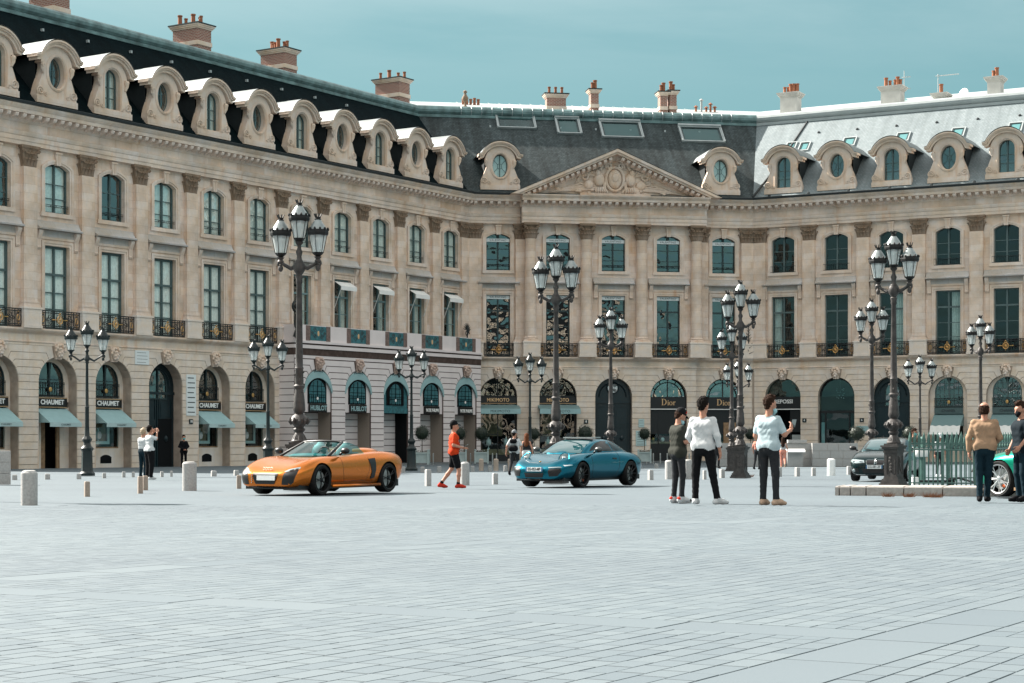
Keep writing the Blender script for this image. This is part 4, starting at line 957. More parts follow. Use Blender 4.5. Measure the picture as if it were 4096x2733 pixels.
def shop_chaumet(b, u, y, door=False):
    """arch with glazed upper window and railing, black sign, canvas awning, white framed display and stone base"""
    hw = 1.0
    w = MB(); out = [(-AR+.002,3.75)]+arc_pts(0,AR-.002,ZC,AR-.002,16)+[(AR-.002,3.75)]; hole = [(-hw,4.05)]+arc_pts(0,hw,4.95,.95,12)+[(hw,4.05)]
    w.prism(out, y+.62, y+.72, 0, holes=[list(reversed(hole))]); pn = w.build('arch_panel', M['stone_rust'], b, (u,0,0))
    fm, ps = _arch_win; wf = add('window', fm, b, (u, y+.66, 0))
    for p in ps: add('pane', p, wf)
    r = MB()
    for z in (4.05,4.12,4.72,4.80): r.box(-hw-.02,hw+.02,y+.54,y+.58,z-.014,z+.014)
    for k in range(13): x = -hw+2*hw*k/12; r.box(x-.01,x+.01,y+.55,y+.57,4.05,4.8)
    rl = r.build('balcony_railing', M['iron'], b, (u,0,0)); g = MB(); g.ball((0,y+.53,4.42),(.12,.02,.13),8,6); g.build('medallion', M['gold'], rl)
    k = MB(); k.box(-hw-.08,hw+.08,y+.42,y+.62,3.42,3.98); sg = k.build('sign', M['black_sign'], b, (u,0,0)); text_on(sg,'CHAUMET',.36,M['white_paint'],0,y+.40,3.72,.010,sx=.98)
    for z in (3.46,3.95): l = MB(); l.box(-hw-.06,hw+.06,y+.405,y+.42,z-.012,z+.012); l.build('gold_line', M['gold_paint'], sg)
    awning(b, u, y+.5, 2.62, 3.38, hw+.12, 1.15, M['awning'], .22, 'CHAUMET', tsize=.14)
    arch_infill(b, u, y, M['void'])
    if door:
        q = MB(); q.box(-AR+.002,-.62,y+.6,y+.7,0,3.45); q.box(.72,AR-.002,y+.6,y+.7,0,3.45); q.build('side_panel', M['stone_pale'], b, (u,0,0))
        q = MB(); q.box(-.62,-.2,y+.75,y+.85,0,3.4); q.box(.5,.72,y+.62,y+.72,0,3.4); q.build('shop_door', M['wood'], b, (u,0,0))
    else:
        q = MB(); q.box(-AR+.002,AR-.002,y+.58,y+.75,0,1.22); q.box(-AR+.002,-hw,y+.6,y+.72,1.22,3.75); q.box(hw,AR-.002,y+.6,y+.72,1.22,3.75); sb = q.build('shop_base', M['stone_pale'], b, (u,0,0))
        v = MB(); v.prism([(-.42,.38),(.42,.38)]+list(reversed(arc_pts(0,.42,.72,.14,8))), y+.565, y+.60); v.build('cellar_vent', M['void'], sb)
        q = MB(); q.box(-hw,hw,y+.62,y+.70,1.22,1.30); q.build('display_sill', M['wood'], sb)
        q = MB(); q.prism([(-.86,1.45),(.40,1.45),(.40,2.75),(-.86,2.75)], y+.70, y+.76, 0, holes=[[(-.70,1.62),(-.70,2.6),(.25,2.6),(.25,1.62)]]); q.build('display_frame', M['white_paint'], sb)
        q = MB(); q.box(-.72,.27,y+.86,y+.9,1.6,2.62); q.build('display_panel', M['wood'], sb); display_dummy(sb, -.4, y+.78, 1.45)
        p = MB(); p.quad((-hw,y+.66,1.25),(hw,y+.66,1.25),(hw,y+.66,3.4),(-hw,y+.66,3.4)); p.build('pane', M['glass_shop'], sb)
_arch_win = win_proto(1.0, 4.05, 4.95, .95, [4.5, 4.95], fw=.07, mat=M['frame_dark'])
_arch_win2 = win_proto(1.0, 3.95, 5.05, .95, [4.4, 4.8, 5.2, 5.6], fw=.07, mat=M['frame_teal'])
def shop_right(b, u, y, txt=True):
    hw = 1.0
    w = MB(); out = [(-AR+.002,0)]+arc_pts(0,AR-.002,ZC,AR-.002,16)+[(AR-.002,0)]; hole = [(-hw,.9)]+arc_pts(0,hw,5.05,.95,12)+[(hw,.9)]
    w.prism(out, y+.30, y+.40, 0, holes=[list(reversed(hole))]); w.build('arch_panel', M['stone_rust'], b, (u,0,0))
    wf = add('window', _arch_win2[0], b, (u, y+.36, 0))
    for p in _arch_win2[1]: add('pane', p, wf)
    q = MB()
    for x in (-.66,-.33,.33,.66): q.box(x-.015,x+.015,y+.33,y+.38,3.98,5.85)
    q.build('muntin', M['frame_teal'], wf, (0,-y-.36,0))
    r = MB()
    for z in (3.95,4.55): r.box(-hw-.04,hw+.04,y+.22,y+.26,z-.016,z+.016)
    for k in range(15): x = -hw+2*hw*k/14; r.box(x-.01,x+.01,y+.23,y+.25,3.95,4.55)
    rl = r.build('balcony_railing', M['iron'], b, (u,0,0)); g = MB(); g.ball((0,y+.2,4.28),(.10,.02,.13),8,6); g.build('medallion', M['gold'], rl)
    k = MB(); k.box(-hw,hw,y+.20,y+.34,3.45,3.90); sg = k.build('sign', M['frame_teal'], b, (u,0,0)); text_on(sg,'CHANEL',.26,M['dark_paint'],0,y+.19,3.68,.004)
    aw = awning(b, u, y+.3, 2.62, 3.42, hw+.05, 1.0, M['frame_pale'], .0)
    v = MB(); n = 24
    for i in range(n+1): x = -hw-.05+(2*hw+.1)*i/n; v.v += [(x, y+.3-1.0-y-.3, 2.63+.03*math.sin(i*1.1)), (x, -1.28, 2.02)]
    for i in range(n): v.f.append((2*i,2*i+1,2*i+3,2*i+2)); v.m.append(0)
    v.build('valance', M['awning_white'], aw)
    p = MB(); p.quad((-hw,y+.36,.9),(hw,y+.36,.9),(hw,y+.36,3.4),(-hw,y+.36,3.4)); p.build('pane', M['glass_shop'], sg)
    q = MB(); q.ball((.35,y+.9,1.6),(.4,.2,.6),10,8); q.build('display_piece', M['print_brown'], sg, smooth=True); arch_infill(b, u, y, M['void'])
def plaque(b, u, y, z, w, h, mat, lines=0, txt=None, tm='white_paint'):
    p = MB(); p.box(-w/2, w/2, -.03, .02, -h/2, h/2); o = p.build('plaque', mat, b, (u, y, z))
    if txt: text_on(o, txt, h*.75, M[tm], 0, -.036, 0, .004)
    if lines:
        q = MB()
        for k in range(lines): zz = h/2-h*(k+.7)/(lines+.4); q.box(-w*.38, w*.38*(1 if k % 3 else .7), -.034, -.03, zz-h*.012, zz+h*.012)
        q.build('inscription', M['dark_paint'], o)
    return o
# ================================================================== LEFT building (u runs negative from the corner)
NL = 12
wl = MB(); wg = MB()
for i in range(NL):
    u = -(i+.5)*BAY
    upper_floor(bL, u, .05, u-BAY/2, u+BAY/2, wl, 'L')
    pilaster(bL, u-BAY/2, .05)
    if i <= 4:
        cur = [(CUR_SB, .2), (CUR_SA, .22)] if i % 2 else [(CUR_SB, .2)]
        place_window(bL, UPW, u, .30, curtains=[(CUR_U, .09)], framemat=M['frame_teal']); place_window(bL, LOWB, u, .30, framemat=M['frame_pale'], curtains=cur)
        if i < 4:
            a = awning(bL, u, .05, 11.62, 11.95, HW-.05, .55, M['awning_white'], .26, valm='awning_white', close=False)
            st = MB()
            for sx in (-1, 1): st.tube([(sx*(HW-.08), -.55, 11.5), (sx*(HW-.05), 0, 10.2)], .02, 4)
            st.build('awning_arm', M['white_paint'], a)
    else:
        place_window(bL, UPW, u, .30, curtains=[(CUR_U, .09)] if i in (5,6,7,9) else []); place_window(bL, LOW, u, .30, curtains=[(CUR_L, .07)], glass=M['glass_left'])
    add('window_rail', BARR, bL, (u, .12, ZU0))
    if i >= 5:
        ground_wall(wg, u-BAY/2, u+BAY/2, u, .0, .75)
        add('carved_mask', MASK, bL, (u, -.02, 6.12))
    dormer(bL, u, 'arched' if i % 2 == 0 else 'oval', cur=i % 2 == 0)
pilaster(bL, -.55, .05)
wallL = wl.build('wall', M['stone'], bL); wgo = wg.build('wall', M['joint'], bL)
for i in range(5, NL):
    u = -(i+.5)*BAY
    if i > 5: place_pier(wgo, u+BAY/2, .0, u-0, u+BAY, mat=M['stone_rust'])
place_pier(wgo, -5*BAY, .0, -5.5*BAY, None, u_lim=-5*BAY-.02, mat=M['stone_rust'])
f = MB(); f.extr([(.1,6.72),(-.055,6.72),(-.055,7.3),(.1,7.3)], -NL*BAY, -5*BAY); f.build('band_course', M['stone_rust'], bL)
m = MB(); m.extr(STRING, -NL*BAY, -5*BAY); m.build('string_course', M['stone_trim'], bL)
m = MB(); m.extr(LEDGE, -NL*BAY, -.0, 0, tLC); m.build('ledge', M['stone_trim'], bL)
entab(bL, -NL*BAY, 0, 0, tLC)
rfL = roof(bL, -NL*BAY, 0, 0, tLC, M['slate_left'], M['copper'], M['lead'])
for i in (5, 6, 8, 9, 10, 11): shop_chaumet(bL, -(i+.5)*BAY, .0, door=(i == 9))
drL = door_arch(bL, -7.5*BAY, .30, oculus=False)
q = MB(); q.box(.05,1.15,.60,.64,0,2.9); q.build('open_doorway', M['void'], drL)
ww = add('window', _arch_win[0], bL, (-7.5*BAY, .62, .25), scale=(.72,1,.93))
for p in _arch_win[1]: add('pane', p, ww)
plaque(bL, -7*BAY, -.07, 4.3, .80, 2.4, M['blind'], 8); plaque(bL, -8*BAY+.1, -.07, 6.35, 1.1, .8, M['blind'], 4); plaque(bL, -7*BAY+.0, -.07, 2.75, .3, .28, M['door_teal'], 0, '10')
m = MB(); m.quad((-NL*BAY,.95,7.5),(0,.95,7.5),(0,.95,17.2),(-NL*BAY,.95,17.2)); m.build('room_shade_sheet', M['void'], bL)  # black sheet in place of the shaded rooms
m = MB(); m.quad((-NL*BAY,14,0),(-NL*BAY,0.05,0),(-NL*BAY,0.05,19.2),(-NL*BAY,14,26)); m.build('side_wall', M['stone'], bL)
def on_roof(o, ang, px, py, y):        # facade coordinate and height of a point at local depth y seen at a photo position
    d = Vector((math.cos(ang), math.sin(ang))); nrm = Vector((-d.y, d.x)); k = (px-2048)/F; c = o+nrm*y
    u = (k*c.y-c.x)/(d.x-k*d.y); q = c+d*u; return u, CZ+(1745-py)/F*q.y
for px, py, w, pots in ((197, -28, 2.1, 6), (768, 108, 2.2, 6), (1115, 205, 2.2, 6), (1570, 322, 2.3, 4)):
    u, z1 = on_roof(CLp, aL, px, py, RY+2.6)
    chimney(bL, u, RY+2.6, 25.5, z1, 1.3, w, [(random.uniform(-.35,.35), -w/2+.25+(w-.5)*k/max(1,pots-1), k % 3 == 2) for k in range(pots)], bands=(.30,))
hk = MB(); hk.box(-.06,.06,-.09,.09,-.08,.08); HKM = hk.mesh('roof_hook', M['zinc']); hk = MB(); hk.ball((0,0,0),.12,6,4); HKB = hk.mesh('roof_hook', M['lead'])
for k in range(12): add('roof_hook', HKM, rfL, (-45.5+3.5*k, 5.5, 25.15))
for k in range(10):
    u = -(k+.5)*BAY-1.9; p = MB(); p.add([(-.35,0,0),(.35,0,0),(.35,.62,.62),(-.35,.62,.62)], [(0,1,2,3)]); p.xform(Matrix.Translation((u, 3.1, 22.85))); p.build('skylight', M['glass_shop'], rfL)
# ================================================================== CENTRE building
SB = (WC-3*BAY)/2; CY = -.45                 # side bay width, projection of the middle
wc = MB(); wgc = MB()
cc = [SB/2, SB+BAY/2, SB+1.5*BAY, SB+2.5*BAY, WC-SB/2]; edges = [0, SB, SB+BAY, SB+2*BAY, SB+3*BAY, WC]
for i, u in enumerate(cc):
    y = CY+.05 if 1 <= i <= 3 else .05
    upper_floor(bC, u, y, edges[i], edges[i+1], wc, 'C')
    place_window(bC, UPW, u, y+.25, framemat=M['frame_dark']); place_window(bC, LOWB, u, y+.25, framemat=M['frame_dark'])
    add('window_rail', BARR, bC, (u, y+.10, ZU0))
    blind(bC, u, y+.16, 15.92, 16.16, 'VALENTINO'); blind(bC, u, y+.16, 11.80, 12.06, 'VALENTINO')
    gy = CY if 1 <= i <= 3 else 0
    ground_wall(wgc, edges[i], edges[i+1], u, gy, .5); add('carved_mask', MASK, bC, (u, gy-.02, 6.12))
for ue, s in ((edges[1], -1), (edges[4], 1)):
    for mb_, z0, z1 in ((wc, Z_LEDGE, 17.25), (wgc, 0, 7.3)): mb_.quad((ue,.05,z0),(ue,CY,z0),(ue,CY,z1),(ue,.05,z1))
wc.build('wall', M['stone'], bC); wgo = wgc.build('wall', M['joint'], bC)
place_pier(wgo, 0, 0, None, cc[0], u_lim=.12, mat=M['stone_rust'])
place_pier(wgo, WC, 0, cc[4], None, u_lim=WC-.12, mat=M['stone_rust'])
place_pier(wgo, edges[1], 0, cc[0], None, u_lim=edges[1], mat=M['stone_rust']); place_pier(wgo, edges[1]+.01, CY, None, cc[1], u_lim=edges[1]-.0, mat=M['stone_rust'])
place_pier(wgo, edges[4], 0, None, cc[4], u_lim=edges[4], mat=M['stone_rust']); place_pier(wgo, edges[4]-.01, CY, cc[3], None, u_lim=edges[4]+.0, mat=M['stone_rust'])
for k in (2, 3): place_pier(wgo, edges[k], CY, cc[k-1], cc[k], mat=M['stone_rust'])
def runs(fn):        # side / middle / side
    fn(0, edges[1], tLC, 0, 0); fn(edges[1]-.0, edges[4]+.0, 0, 0, CY); fn(edges[4], WC, 0, -tCR, 0)
def bandc(u0, u1, t0, t1, dy):
    e = .002 if dy else 0
    f = MB(); f.extr(off([(.1,6.72),(-.055,6.72),(-.055,7.3),(.1,7.3)],dy), u0-e*20, u1+e*20, t0, t1); f.build('band_course', M['stone_rust'], bC)
    f = MB(); f.extr(off(STRING,dy), u0-e*40, u1+e*40, t0, t1); f.build('string_course', M['stone_trim'], bC)
    f = MB(); f.extr(off(LEDGE,dy), u0-e*60, u1+e*60, t0, t1); f.build('ledge', M['stone_trim'], bC)
def run2(fn):
    fn(0, edges[1], -tLC, 0, 0); fn(edges[1], edges[4], 0, 0, CY); fn(edges[4], WC, 0, tCR, 0)
run2(bandc)
pilaster(bC, .5, .05); pilaster(bC, WC-.5, .05)
pilaster(bC, edges[1]-.55, .05); pilaster(bC, edges[4]+.55, .05)
for k in (1, 2, 3, 4):
    c = add('column', COLM, bC, (edges[k], CY-.22, 0)); add('capital', CAP_C, c, (0, 0, 16.1)); add('column_base', CBASE, c)
    pd = MB(); pd.box(-.62,.62,-.62,.3,7.62,8.6); pd.box(-.67,.67,-.67,.3,8.6,8.7); pd.box(-.65,.65,-.65,.3,7.6,7.75); pd.build('pedestal', M['stone_pale'], c)
UE0, UE1 = edges[1]-.65, edges[4]+.65; CE = CY-.42
entab(bC, 0, UE0, -tLC, 0, mods=True); entab(bC, UE1, WC, 0, tCR)
entab(bC, UE0-.02, UE1+.02, 0, 0, dy=CE, cornice=False, mods=False)
m = MB(); m.extr(off(CORN, CE), UE0-.1, UE1+.1); m.build('cornice', M['stone_trim'], bC)
nm = int((UE1-UE0)/.52)
for k in range(nm+1): add('modillion', MODI, bC, (UE0+.12+(UE1-UE0-.24)*k/nm, -.32+CE, 18.74))
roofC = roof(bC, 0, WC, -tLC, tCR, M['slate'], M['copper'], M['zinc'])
# pediment
PU, PB, PA = (UE0+UE1)/2, 19.18, 22.55; PW = (UE1-UE0)/2+.95; sl = (PA-PB)/PW
ped = MB(); ped.prism([(PU-PW+1.0,PB),(PU+PW-1.0,PB),(PU,PA-.55)], CE+.05, CE+.5)
pdo = ped.build('pediment', M['stone'], bC)
def rake(dz0, dz1, y0, nm, mat=None):
    b_ = MB(); a = math.atan(sl); 
    w0 = PW-dz0/sl; w1 = PW-dz1/sl
    poly = [(PU-w0, PB+.0), (PU, PA-dz0), (PU+w0, PB+.0), (PU+w1, PB+.0), (PU, PA-dz1), (PU-w1, PB+.0)]
    b_.prism(poly, y0, CE+.4); b_.build(nm, mat or M['stone_trim'], pdo)
rake(0, .20, CE-1.0, 'raking_cornice'); rake(.20, .36, CE-.86, 'raking_cornice'); rake(.36, .62, CE-.32, 'raking_cornice'); rake(.62, .72, CE-.18, 'raking_cornice'); rake(.95, 1.02, CE+.0, 'raking_cornice')
ang = math.atan(sl)
for s in (-1, 1):
    n = 17
    for k in range(1, n):
        w = PW-.9-(PW-1.0)*k/n
        add('modillion', MODI, pdo, (PU+s*w, CE-.32, PB+(PW-w)*sl-.41), (0, s*ang, 0))
zt = MB(); zt.add([(PU-PW,CE-1.04,PB+.03),(PU,CE-1.04,PA+.03),(PU,2.9,PA+.03),(PU-PW,.0,PB+.05)], [(0,1,2,3)]); zt.add([(PU+PW,CE-1.04,PB+.03),(PU,CE-1.04,PA+.03),(PU,2.9,PA+.03),(PU+PW,.0,PB+.05)], [(3,2,1,0)]); zt.build('pediment_roof', M['lead'], pdo)
# relief in the tympanum: crowned oval shield between trophies
rl = MB(); yq = CE+.02; rr = random.Random(11)
def P(x, z): return PU+x, PB+z
cx, cz = P(0, 1.30); rl.ball((cx, yq, cz), (.52,.30,.72), 14, 10); rl.ball((cx, yq-.2, cz+.08), (.30,.20,.36), 12, 8)
rl.tube([(cx+.66*math.cos(2*PI*i/20), yq-.08, cz+.85*math.sin(2*PI*i/20)) for i in range(20)], .10, 6, closed=True)
for s in (-1, 1):
    rl.tube([(cx+s*p[0], yq-.1, cz+p[2]) for p in spiral(.45,.92,.26,1.3,-.5,0,14)], .08, 6)
    rl.tube([(cx+s*.75,yq-.05,cz-.2),(cx+s*.80,yq-.1,cz-.7),(cx+s*.55,yq-.05,cz-1.0)], [.12,.14,.10], 6)
    rl.ball((cx+s*1.15, yq-.02, cz-.05), (.42,.28,.48), 10, 8); rl.ball((cx+s*1.28, yq-.10, cz+.42), (.22,.22,.26), 10, 8)     # trophy torsos and helmets
    rl.tube([(cx+s*1.1,yq-.1,cz+.62),(cx+s*.95,yq-.1,cz+.95),(cx+s*1.15,yq-.08,cz+1.05)], [.10,.13,.05], 6)
    for k in range(7):
        a = .3+.28*k; rl.tube([(cx+s*(1.35+.1*k), yq-.06, cz+.2), (cx+s*(1.6+.16*k), yq-.1, cz+.55-.05*k), (cx+s*(1.9+.17*k), yq-.04, cz+.42-.13*k)], [.05,.09,.03], 5)
    rl.ball((cx+s*1.95, yq, cz-.45), (.40,.25,.36), 10, 7); rl.tube([(cx+s*p[0],yq-.1,cz+p[2]) for p in spiral(2.25,.15,.30,1.2,2,0,12)], .08, 6)
    for k in range(6): rl.tube([(cx+s*1.2, yq-.03, cz-.75), (cx+s*(2.6+.35*k), yq-.08, cz-.35-.12*k), (cx+s*(3.0+.38*k), yq-.03, cz-.55-.10*k)], [.05,.07,.03], 5)
    for k in range(5): rl.tube([(cx+s*(.75+.16*k), yq-.16, cz-.62), (cx+s*(.8+.16*k), yq-.22, cz-.9), (cx+s*(.78+.16*k), yq-.12, cz-1.05)], [.07,.08,.05], 6)
    for k in range(10): rl.ball((cx+s*rr.uniform(1.4,4.2), yq-.02, cz-1.0+rr.uniform(-.1,.25)), (rr.uniform(.12,.26),.13,rr.uniform(.07,.16)), 7, 5)
rl.box(cx-2.6, cx+2.6, yq-.25, yq+.1, PB+.02, PB+.24)
rl.build('relief_sculpture', M['stone_dormer'], pdo, smooth=True, sharp=50)
for u in (cc[0], cc[4]): dormer(bC, u+(.15 if u < 9 else -.2), 'oval', cur=True)
# roof skylights on the middle roof
RS = (RZ-19.5)/(RY+.1); M['roof_blind'] = plain('dim roof blind', (0.07,0.12,0.12), 0.9)
def skylight(rf, u, zc, w, h, big=True, cur=False, k=RS, off_=.16):
    a = math.atan(k); y = (zc-19.5)/k-.1
    s = MB(); s.prism([(-w/2,-h/2),(w/2,-h/2),(w/2,h/2),(-w/2,h/2)], -off_, .05, 0, holes=[[(-w/2+.09,-h/2+.09),(-w/2+.09,h/2-.09),(w/2-.09,h/2-.09),(w/2-.09,-h/2+.09)]])
    if big:
        s.box(-w/2-.08, w/2+.08, -off_-.12, .05, h/2, h/2+.16)
        for x in (-w/2-.08, w/2): s.box(x, x+.08, -off_-.05, .05, -h/2, h/2)
    o = s.build('skylight', M['zinc'], rf, (u, y, zc), (-(PI/2-a), 0, 0))
    f = MB(); f.prism([(-w/2+.09,-h/2+.09),(w/2-.09,-h/2+.09),(w/2-.09,h/2-.09),(-w/2+.09,h/2-.09)], -off_+.03, .0, 0, holes=[[(-w/2+.2,-h/2+.17),(-w/2+.2,h/2-.17),(w/2-.2,h/2-.17),(w/2-.2,-h/2+.17)]]); f.build('sash', M['frame_dark'], o)
    p = MB(); p.quad((-w/2+.1,-off_+.06,-h/2+.1),(w/2-.1,-off_+.06,-h/2+.1),(w/2-.1,-off_+.06,h/2-.1),(-w/2+.1,-off_+.06,h/2-.1)); p.build('pane', M['glass_shop'], o)
    if cur: c = MB(); c.quad((-w/2+.1,-.03,-h/2+.1),(w/2-.1,-.03,-h/2+.1),(w/2-.1,-.03,h/2-.1),(-w/2+.1,-.03,h/2-.1)); c.build('roof_blind', M['awning'] if not big else M['roof_blind'], o)
    return o
def cu_of(px): return (px-1885)/(3010-1885)*WC
for px, py, w, h, cur in ((2117,497,2.85,1.9,False),(2328,513,1.75,1.9,True),(2543,521,3.1,2.0,True),(2873,531,3.25,1.9,True)):
    zc = 19.5+.0; 
    # height on the slope from the photo row
    lo, hi = 0.0, RY
    for _ in range(40):
        mid = (lo+hi)/2; yy_ = 131+mid; z_ = 19.5+mid*RS
        if 1745-(z_-CZ)/yy_*F > py: lo = mid
        else: hi = mid
    skylight(roofC, cu_of(px)+lo*.02, 19.5+lo*RS, w, h, cur=cur)
for k in range(7): add('roof_hook', HKM, roofC, (2.5+2.7*k, 5.7, 25.2))
sd = MB()
for k in range(24): u = 1+k*.85; sd.box(u-.02, u+.02, RY+.4, RY+7, RZ+.6, RZ+.66) if False else sd.add([(u-.025,RY+.3,RZ+.60),(u+.025,RY+.3,RZ+.60),(u+.025,RY+7.4,RZ+2.34),(u-.025,RY+7.4,RZ+2.34)], [(0,1,2,3)])
sd.build('standing_seam', M['plaster'], roofC)
sm = MB()
for k in range(28): u = .4+k*.78; sm.tube([(u, RY-.05+.36*math.cos(a), RZ+.28+.36*math.sin(a)) for a in [R(x) for x in (240,200,160,120,90)]], .025, 4)
sm.build('roll_seam', M['zinc'], roofC)
for px, py, w, pots in ((2222, 380, 1.5, [(-.5,0,0),(0,0,0),(.5,0,0)]), (2375, 362, .62, [(-.12,0,0),(.12,.1,1)]), (2650, 372, .55, [(-.12,0,0),(.1,.1,1)]), (2688, 368, .55, [(-.1,0,1),(.14,.1,0)])):
    u, z1 = on_roof(CLp, aC, px, py, RY+2.4)
    chimney(bC, u, RY+2.4, 26.2, z1, w, .8, pots, bands=(.42,))
fn = MB(); fn.lathe([(.22,0),(.25,.1),(.1,.2),(.08,.5),(.22,.62),(.26,.8),(.14,1.0),(.08,1.15),(.18,1.25),(.1,1.35),(.03,1.4)], 10); fn.build('roof_finial', M['stone_carved'], bC, (.9, RY+1.2, RZ+.7), smooth=True)
for k in range(5): add('chimney_pot', POT, bC, (1.25+.3*k, RY+5.0, RZ+1.6+.08*(k%2)))
vb = MB(); vb.box(-1.0,1.0,-.3,.3,0,.25); vo = vb.build('vent_block', M['plaster'], bC, (WC-.6, RY+4.5, RZ+1.3))
for k, (x, h) in enumerate(((-.75,.6),(-.3,1.15),(.1,.55),(.45,.85),(.8,.6))):
    v = MB(); v.lathe([(.09,.2),(.09,h),(.07,h),(.07,h+.05)], 8, (x,0)); v.lathe([(.2,h+.05),(.02,h+.2)], 8, (x,0)); v.build('roof_vent', M['terracotta'] if k != 1 else M['steel'], vo)
shop_mikimoto(bC, cc[0], 0); shop_mikimoto(bC, cc[1], CY); door_arch(bC, cc[2], CY); shop_dior(bC, cc[3], CY); shop_dior(bC, cc[4], 0, wood=True)
plaque(bC, edges[2]-.0, CY-.07, 2.95, .3, .3, M['door_teal'], 0, '8'); plaque(bC, edges[3], CY-.07, 2.85, .42, .60, M['awning_pale'], 3); plaque(bC, edges[3]-.02, CY-.07, 1.75, .78, 1.1, M['awning_pale'], 6)
m = MB(); m.quad((.1,.95,7.5),(WC-.1,.95,7.5),(WC-.1,.95,17.2),(.1,.95,17.2)); m.build('room_shade_sheet', M['void'], bC)  # shade of the rooms painted as one black sheet
# ================================================================== RIGHT building
M['frame_right'] = plain('grey teal window paint', (0.085,0.125,0.125), 0.5, var=0.1, scale=5); M['glass_dark'] = glass_mat('dark room glass', tr=(0.7,0.8,0.8), ior=1.75, wave=0.03, wscale=1.2); NR = 7; BR = 4.05; wr = MB(); wgr = MB()
for i in range(NR):
    u = .28+(i+.5)*BR; w0 = 0 if i == 0 else u-BR/2
    upper_floor(bR, u, .05, w0, u+BR/2, wr, 'R'); pilaster(bR, u+BR/2, .05)
    cur = [(CUR_SA, .2)] if i == 0 else ([(CUR_SB, .25)] if i in (2, 3) else [])
    place_window(bR, UPW, u, .30, framemat=M['frame_right'], glass=M['glass_dark']); place_window(bR, LOWB, u, .30, framemat=M['frame_right'], curtains=cur, glass=M['glass_dark'])
    add('window_rail', PICK, bR, (u, .12, ZU0)); ground_wall(wgr, w0, u+BR/2, u, 0, .5); add('carved_mask', MASK, bR, (u, -.02, 6.12))
    dormer(bR, u, 'arched' if i % 2 == 0 else 'oval')
pilaster(bR, .55, .05)
wr.build('wall', M['stone'], bR); wgo = wgr.build('wall', M['joint'], bR)
place_pier(wgo, 0, 0, None, .28+.5*BR, u_lim=.10, mat=M['stone_rust'])
for i in range(1, NR): place_pier(wgo, .28+i*BR, 0, .28+(i-.5)*BR, .28+(i+.5)*BR, mat=M['stone_rust'])
f = MB(); f.extr([(.1,6.72),(-.055,6.72),(-.055,7.3),(.1,7.3)], 0, .28+NR*BR, -tCR, 0); f.build('band_course', M['stone_rust'], bR)
m = MB(); m.extr(STRING, 0, .28+NR*BR, -tCR, 0); m.build('string_course', M['stone_trim'], bR)
m = MB(); m.extr(LEDGE, 0, .28+NR*BR, -tCR, 0); m.build('ledge', M['stone_trim'], bR)
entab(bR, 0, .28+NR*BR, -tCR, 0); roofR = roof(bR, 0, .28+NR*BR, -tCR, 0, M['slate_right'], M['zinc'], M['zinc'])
shop_repossi(bR, .28+.5*BR, 0); arch_dark(bR, .28+1.5*BR, 0); dr = door_arch(bR, .28+2.5*BR, 0, oculus=False)
ww = add('window', _arch_win[0], bR, (.28+2.5*BR, .33, .25), scale=(.55,1,.93))
for p in _arch_win[1]: add('pane', p, ww)
for i in range(3, NR): shop_right(bR, .28+(i+.5)*BR, 0)
for u in (.28+BR-.35, .28+2*BR-.1): plaque(bR, u, -.07, 3.05, .3, .28, M['door_teal'], 0, '6' if u > 5 else '4')
plaque(bR, .28+2*BR, -.07, 2.35, 1.0, .55, M['awning'], 0)
m = MB(); m.quad((.1,.95,7.5),(29,.95,7.5),(29,.95,17.2),(.1,.95,17.2)); m.build('room_shade_sheet', M['void'], bR)  # black sheet gives the rooms their shade
for px, py in ((3166,584),(3220,584),(3399,566),(3613,548),(3833,530),(4063,509)):
    lo, hi = 0.0, RY
    uu = (px-3012)/(4096-3012)*19.2
    uu = uu if px < 3300 else uu+.0
    for _ in range(40):
        mid = (lo+hi)/2; q = CRp+dirR*uu+Vector((-dirR.y, dirR.x))*mid; z_ = 19.5+mid*RS
        if 1745-(z_-CZ)/q.y*F > py: lo = mid
        else: hi = mid
    # move along the facade so that the light stands over the right dormer
    for _ in range(20):
        q = CRp+dirR*uu+Vector((-dirR.y, dirR.x))*lo; e_ = px-(2048+q.x/q.y*F); uu += e_/56
    skylight(roofR, uu, 19.5+lo*RS, .85 if px < 3300 else 1.05, 1.1, big=False, cur=True, off_=.10)
ls = MB(); ls.tube([(.15,-.5,19.45),(1.0,2.6,22.2),(1.95,RY-.2,RZ-.2)], .09, 6); ls.build('lead_strip', M['lead'], roofR)
for k in range(8): add('roof_hook', HKB, roofR, (3.2+3.0*k, 5.3, 19.5+5.4*RS)); add('roof_hook', HKB, roofR, (1.4+3.0*k, -.42, 19.48))
for px, py, w, pots in ((3163, 378, 1.35, [(-.5,0,0),(-.25,.1,0),(-.0,0,1),(.25,0,1),(.5,.1,1)]), (3570, 352, 1.5, [(-.5,0,1),(-.25,.2,0),(.2,0,0),(.4,0,1),(.6,.1,0)]), (3765, 380, .85, [(0,0,1)]), (3982, 315, .95, [(-.15,0,0),(.1,0,1)])):
    u, z1 = on_roof(CRp, aR, px, py, RY+2.2)
    chimney(bR, u, RY+2.2, 25.5, z1, w, 1.1, pots, brick=False)
def antenna(u, h, arms):
    a = MB(); a.tube([(0,0,0),(0,0,h)], .03, 5)
    for z, l, ny in arms:
        a.tube([(-.2,0,z),(l,0,z)], .022, 4)
        for k in range(ny): x = l*(k+.5)/ny; a.tube([(x,-.25,z),(x,.25,z)], .014, 4)
    a.build('antenna', M['steel'], bR, (u, RY+3.2, 26.4))
antenna(on_roof(CRp,aR,3617,0,RY+3.2)[0], 3.4, ((2.9,.5,3),(2.0,.5,2))); antenna(on_roof(CRp,aR,3752,0,RY+3.2)[0], 2.9, ((2.75,1.6,12),))
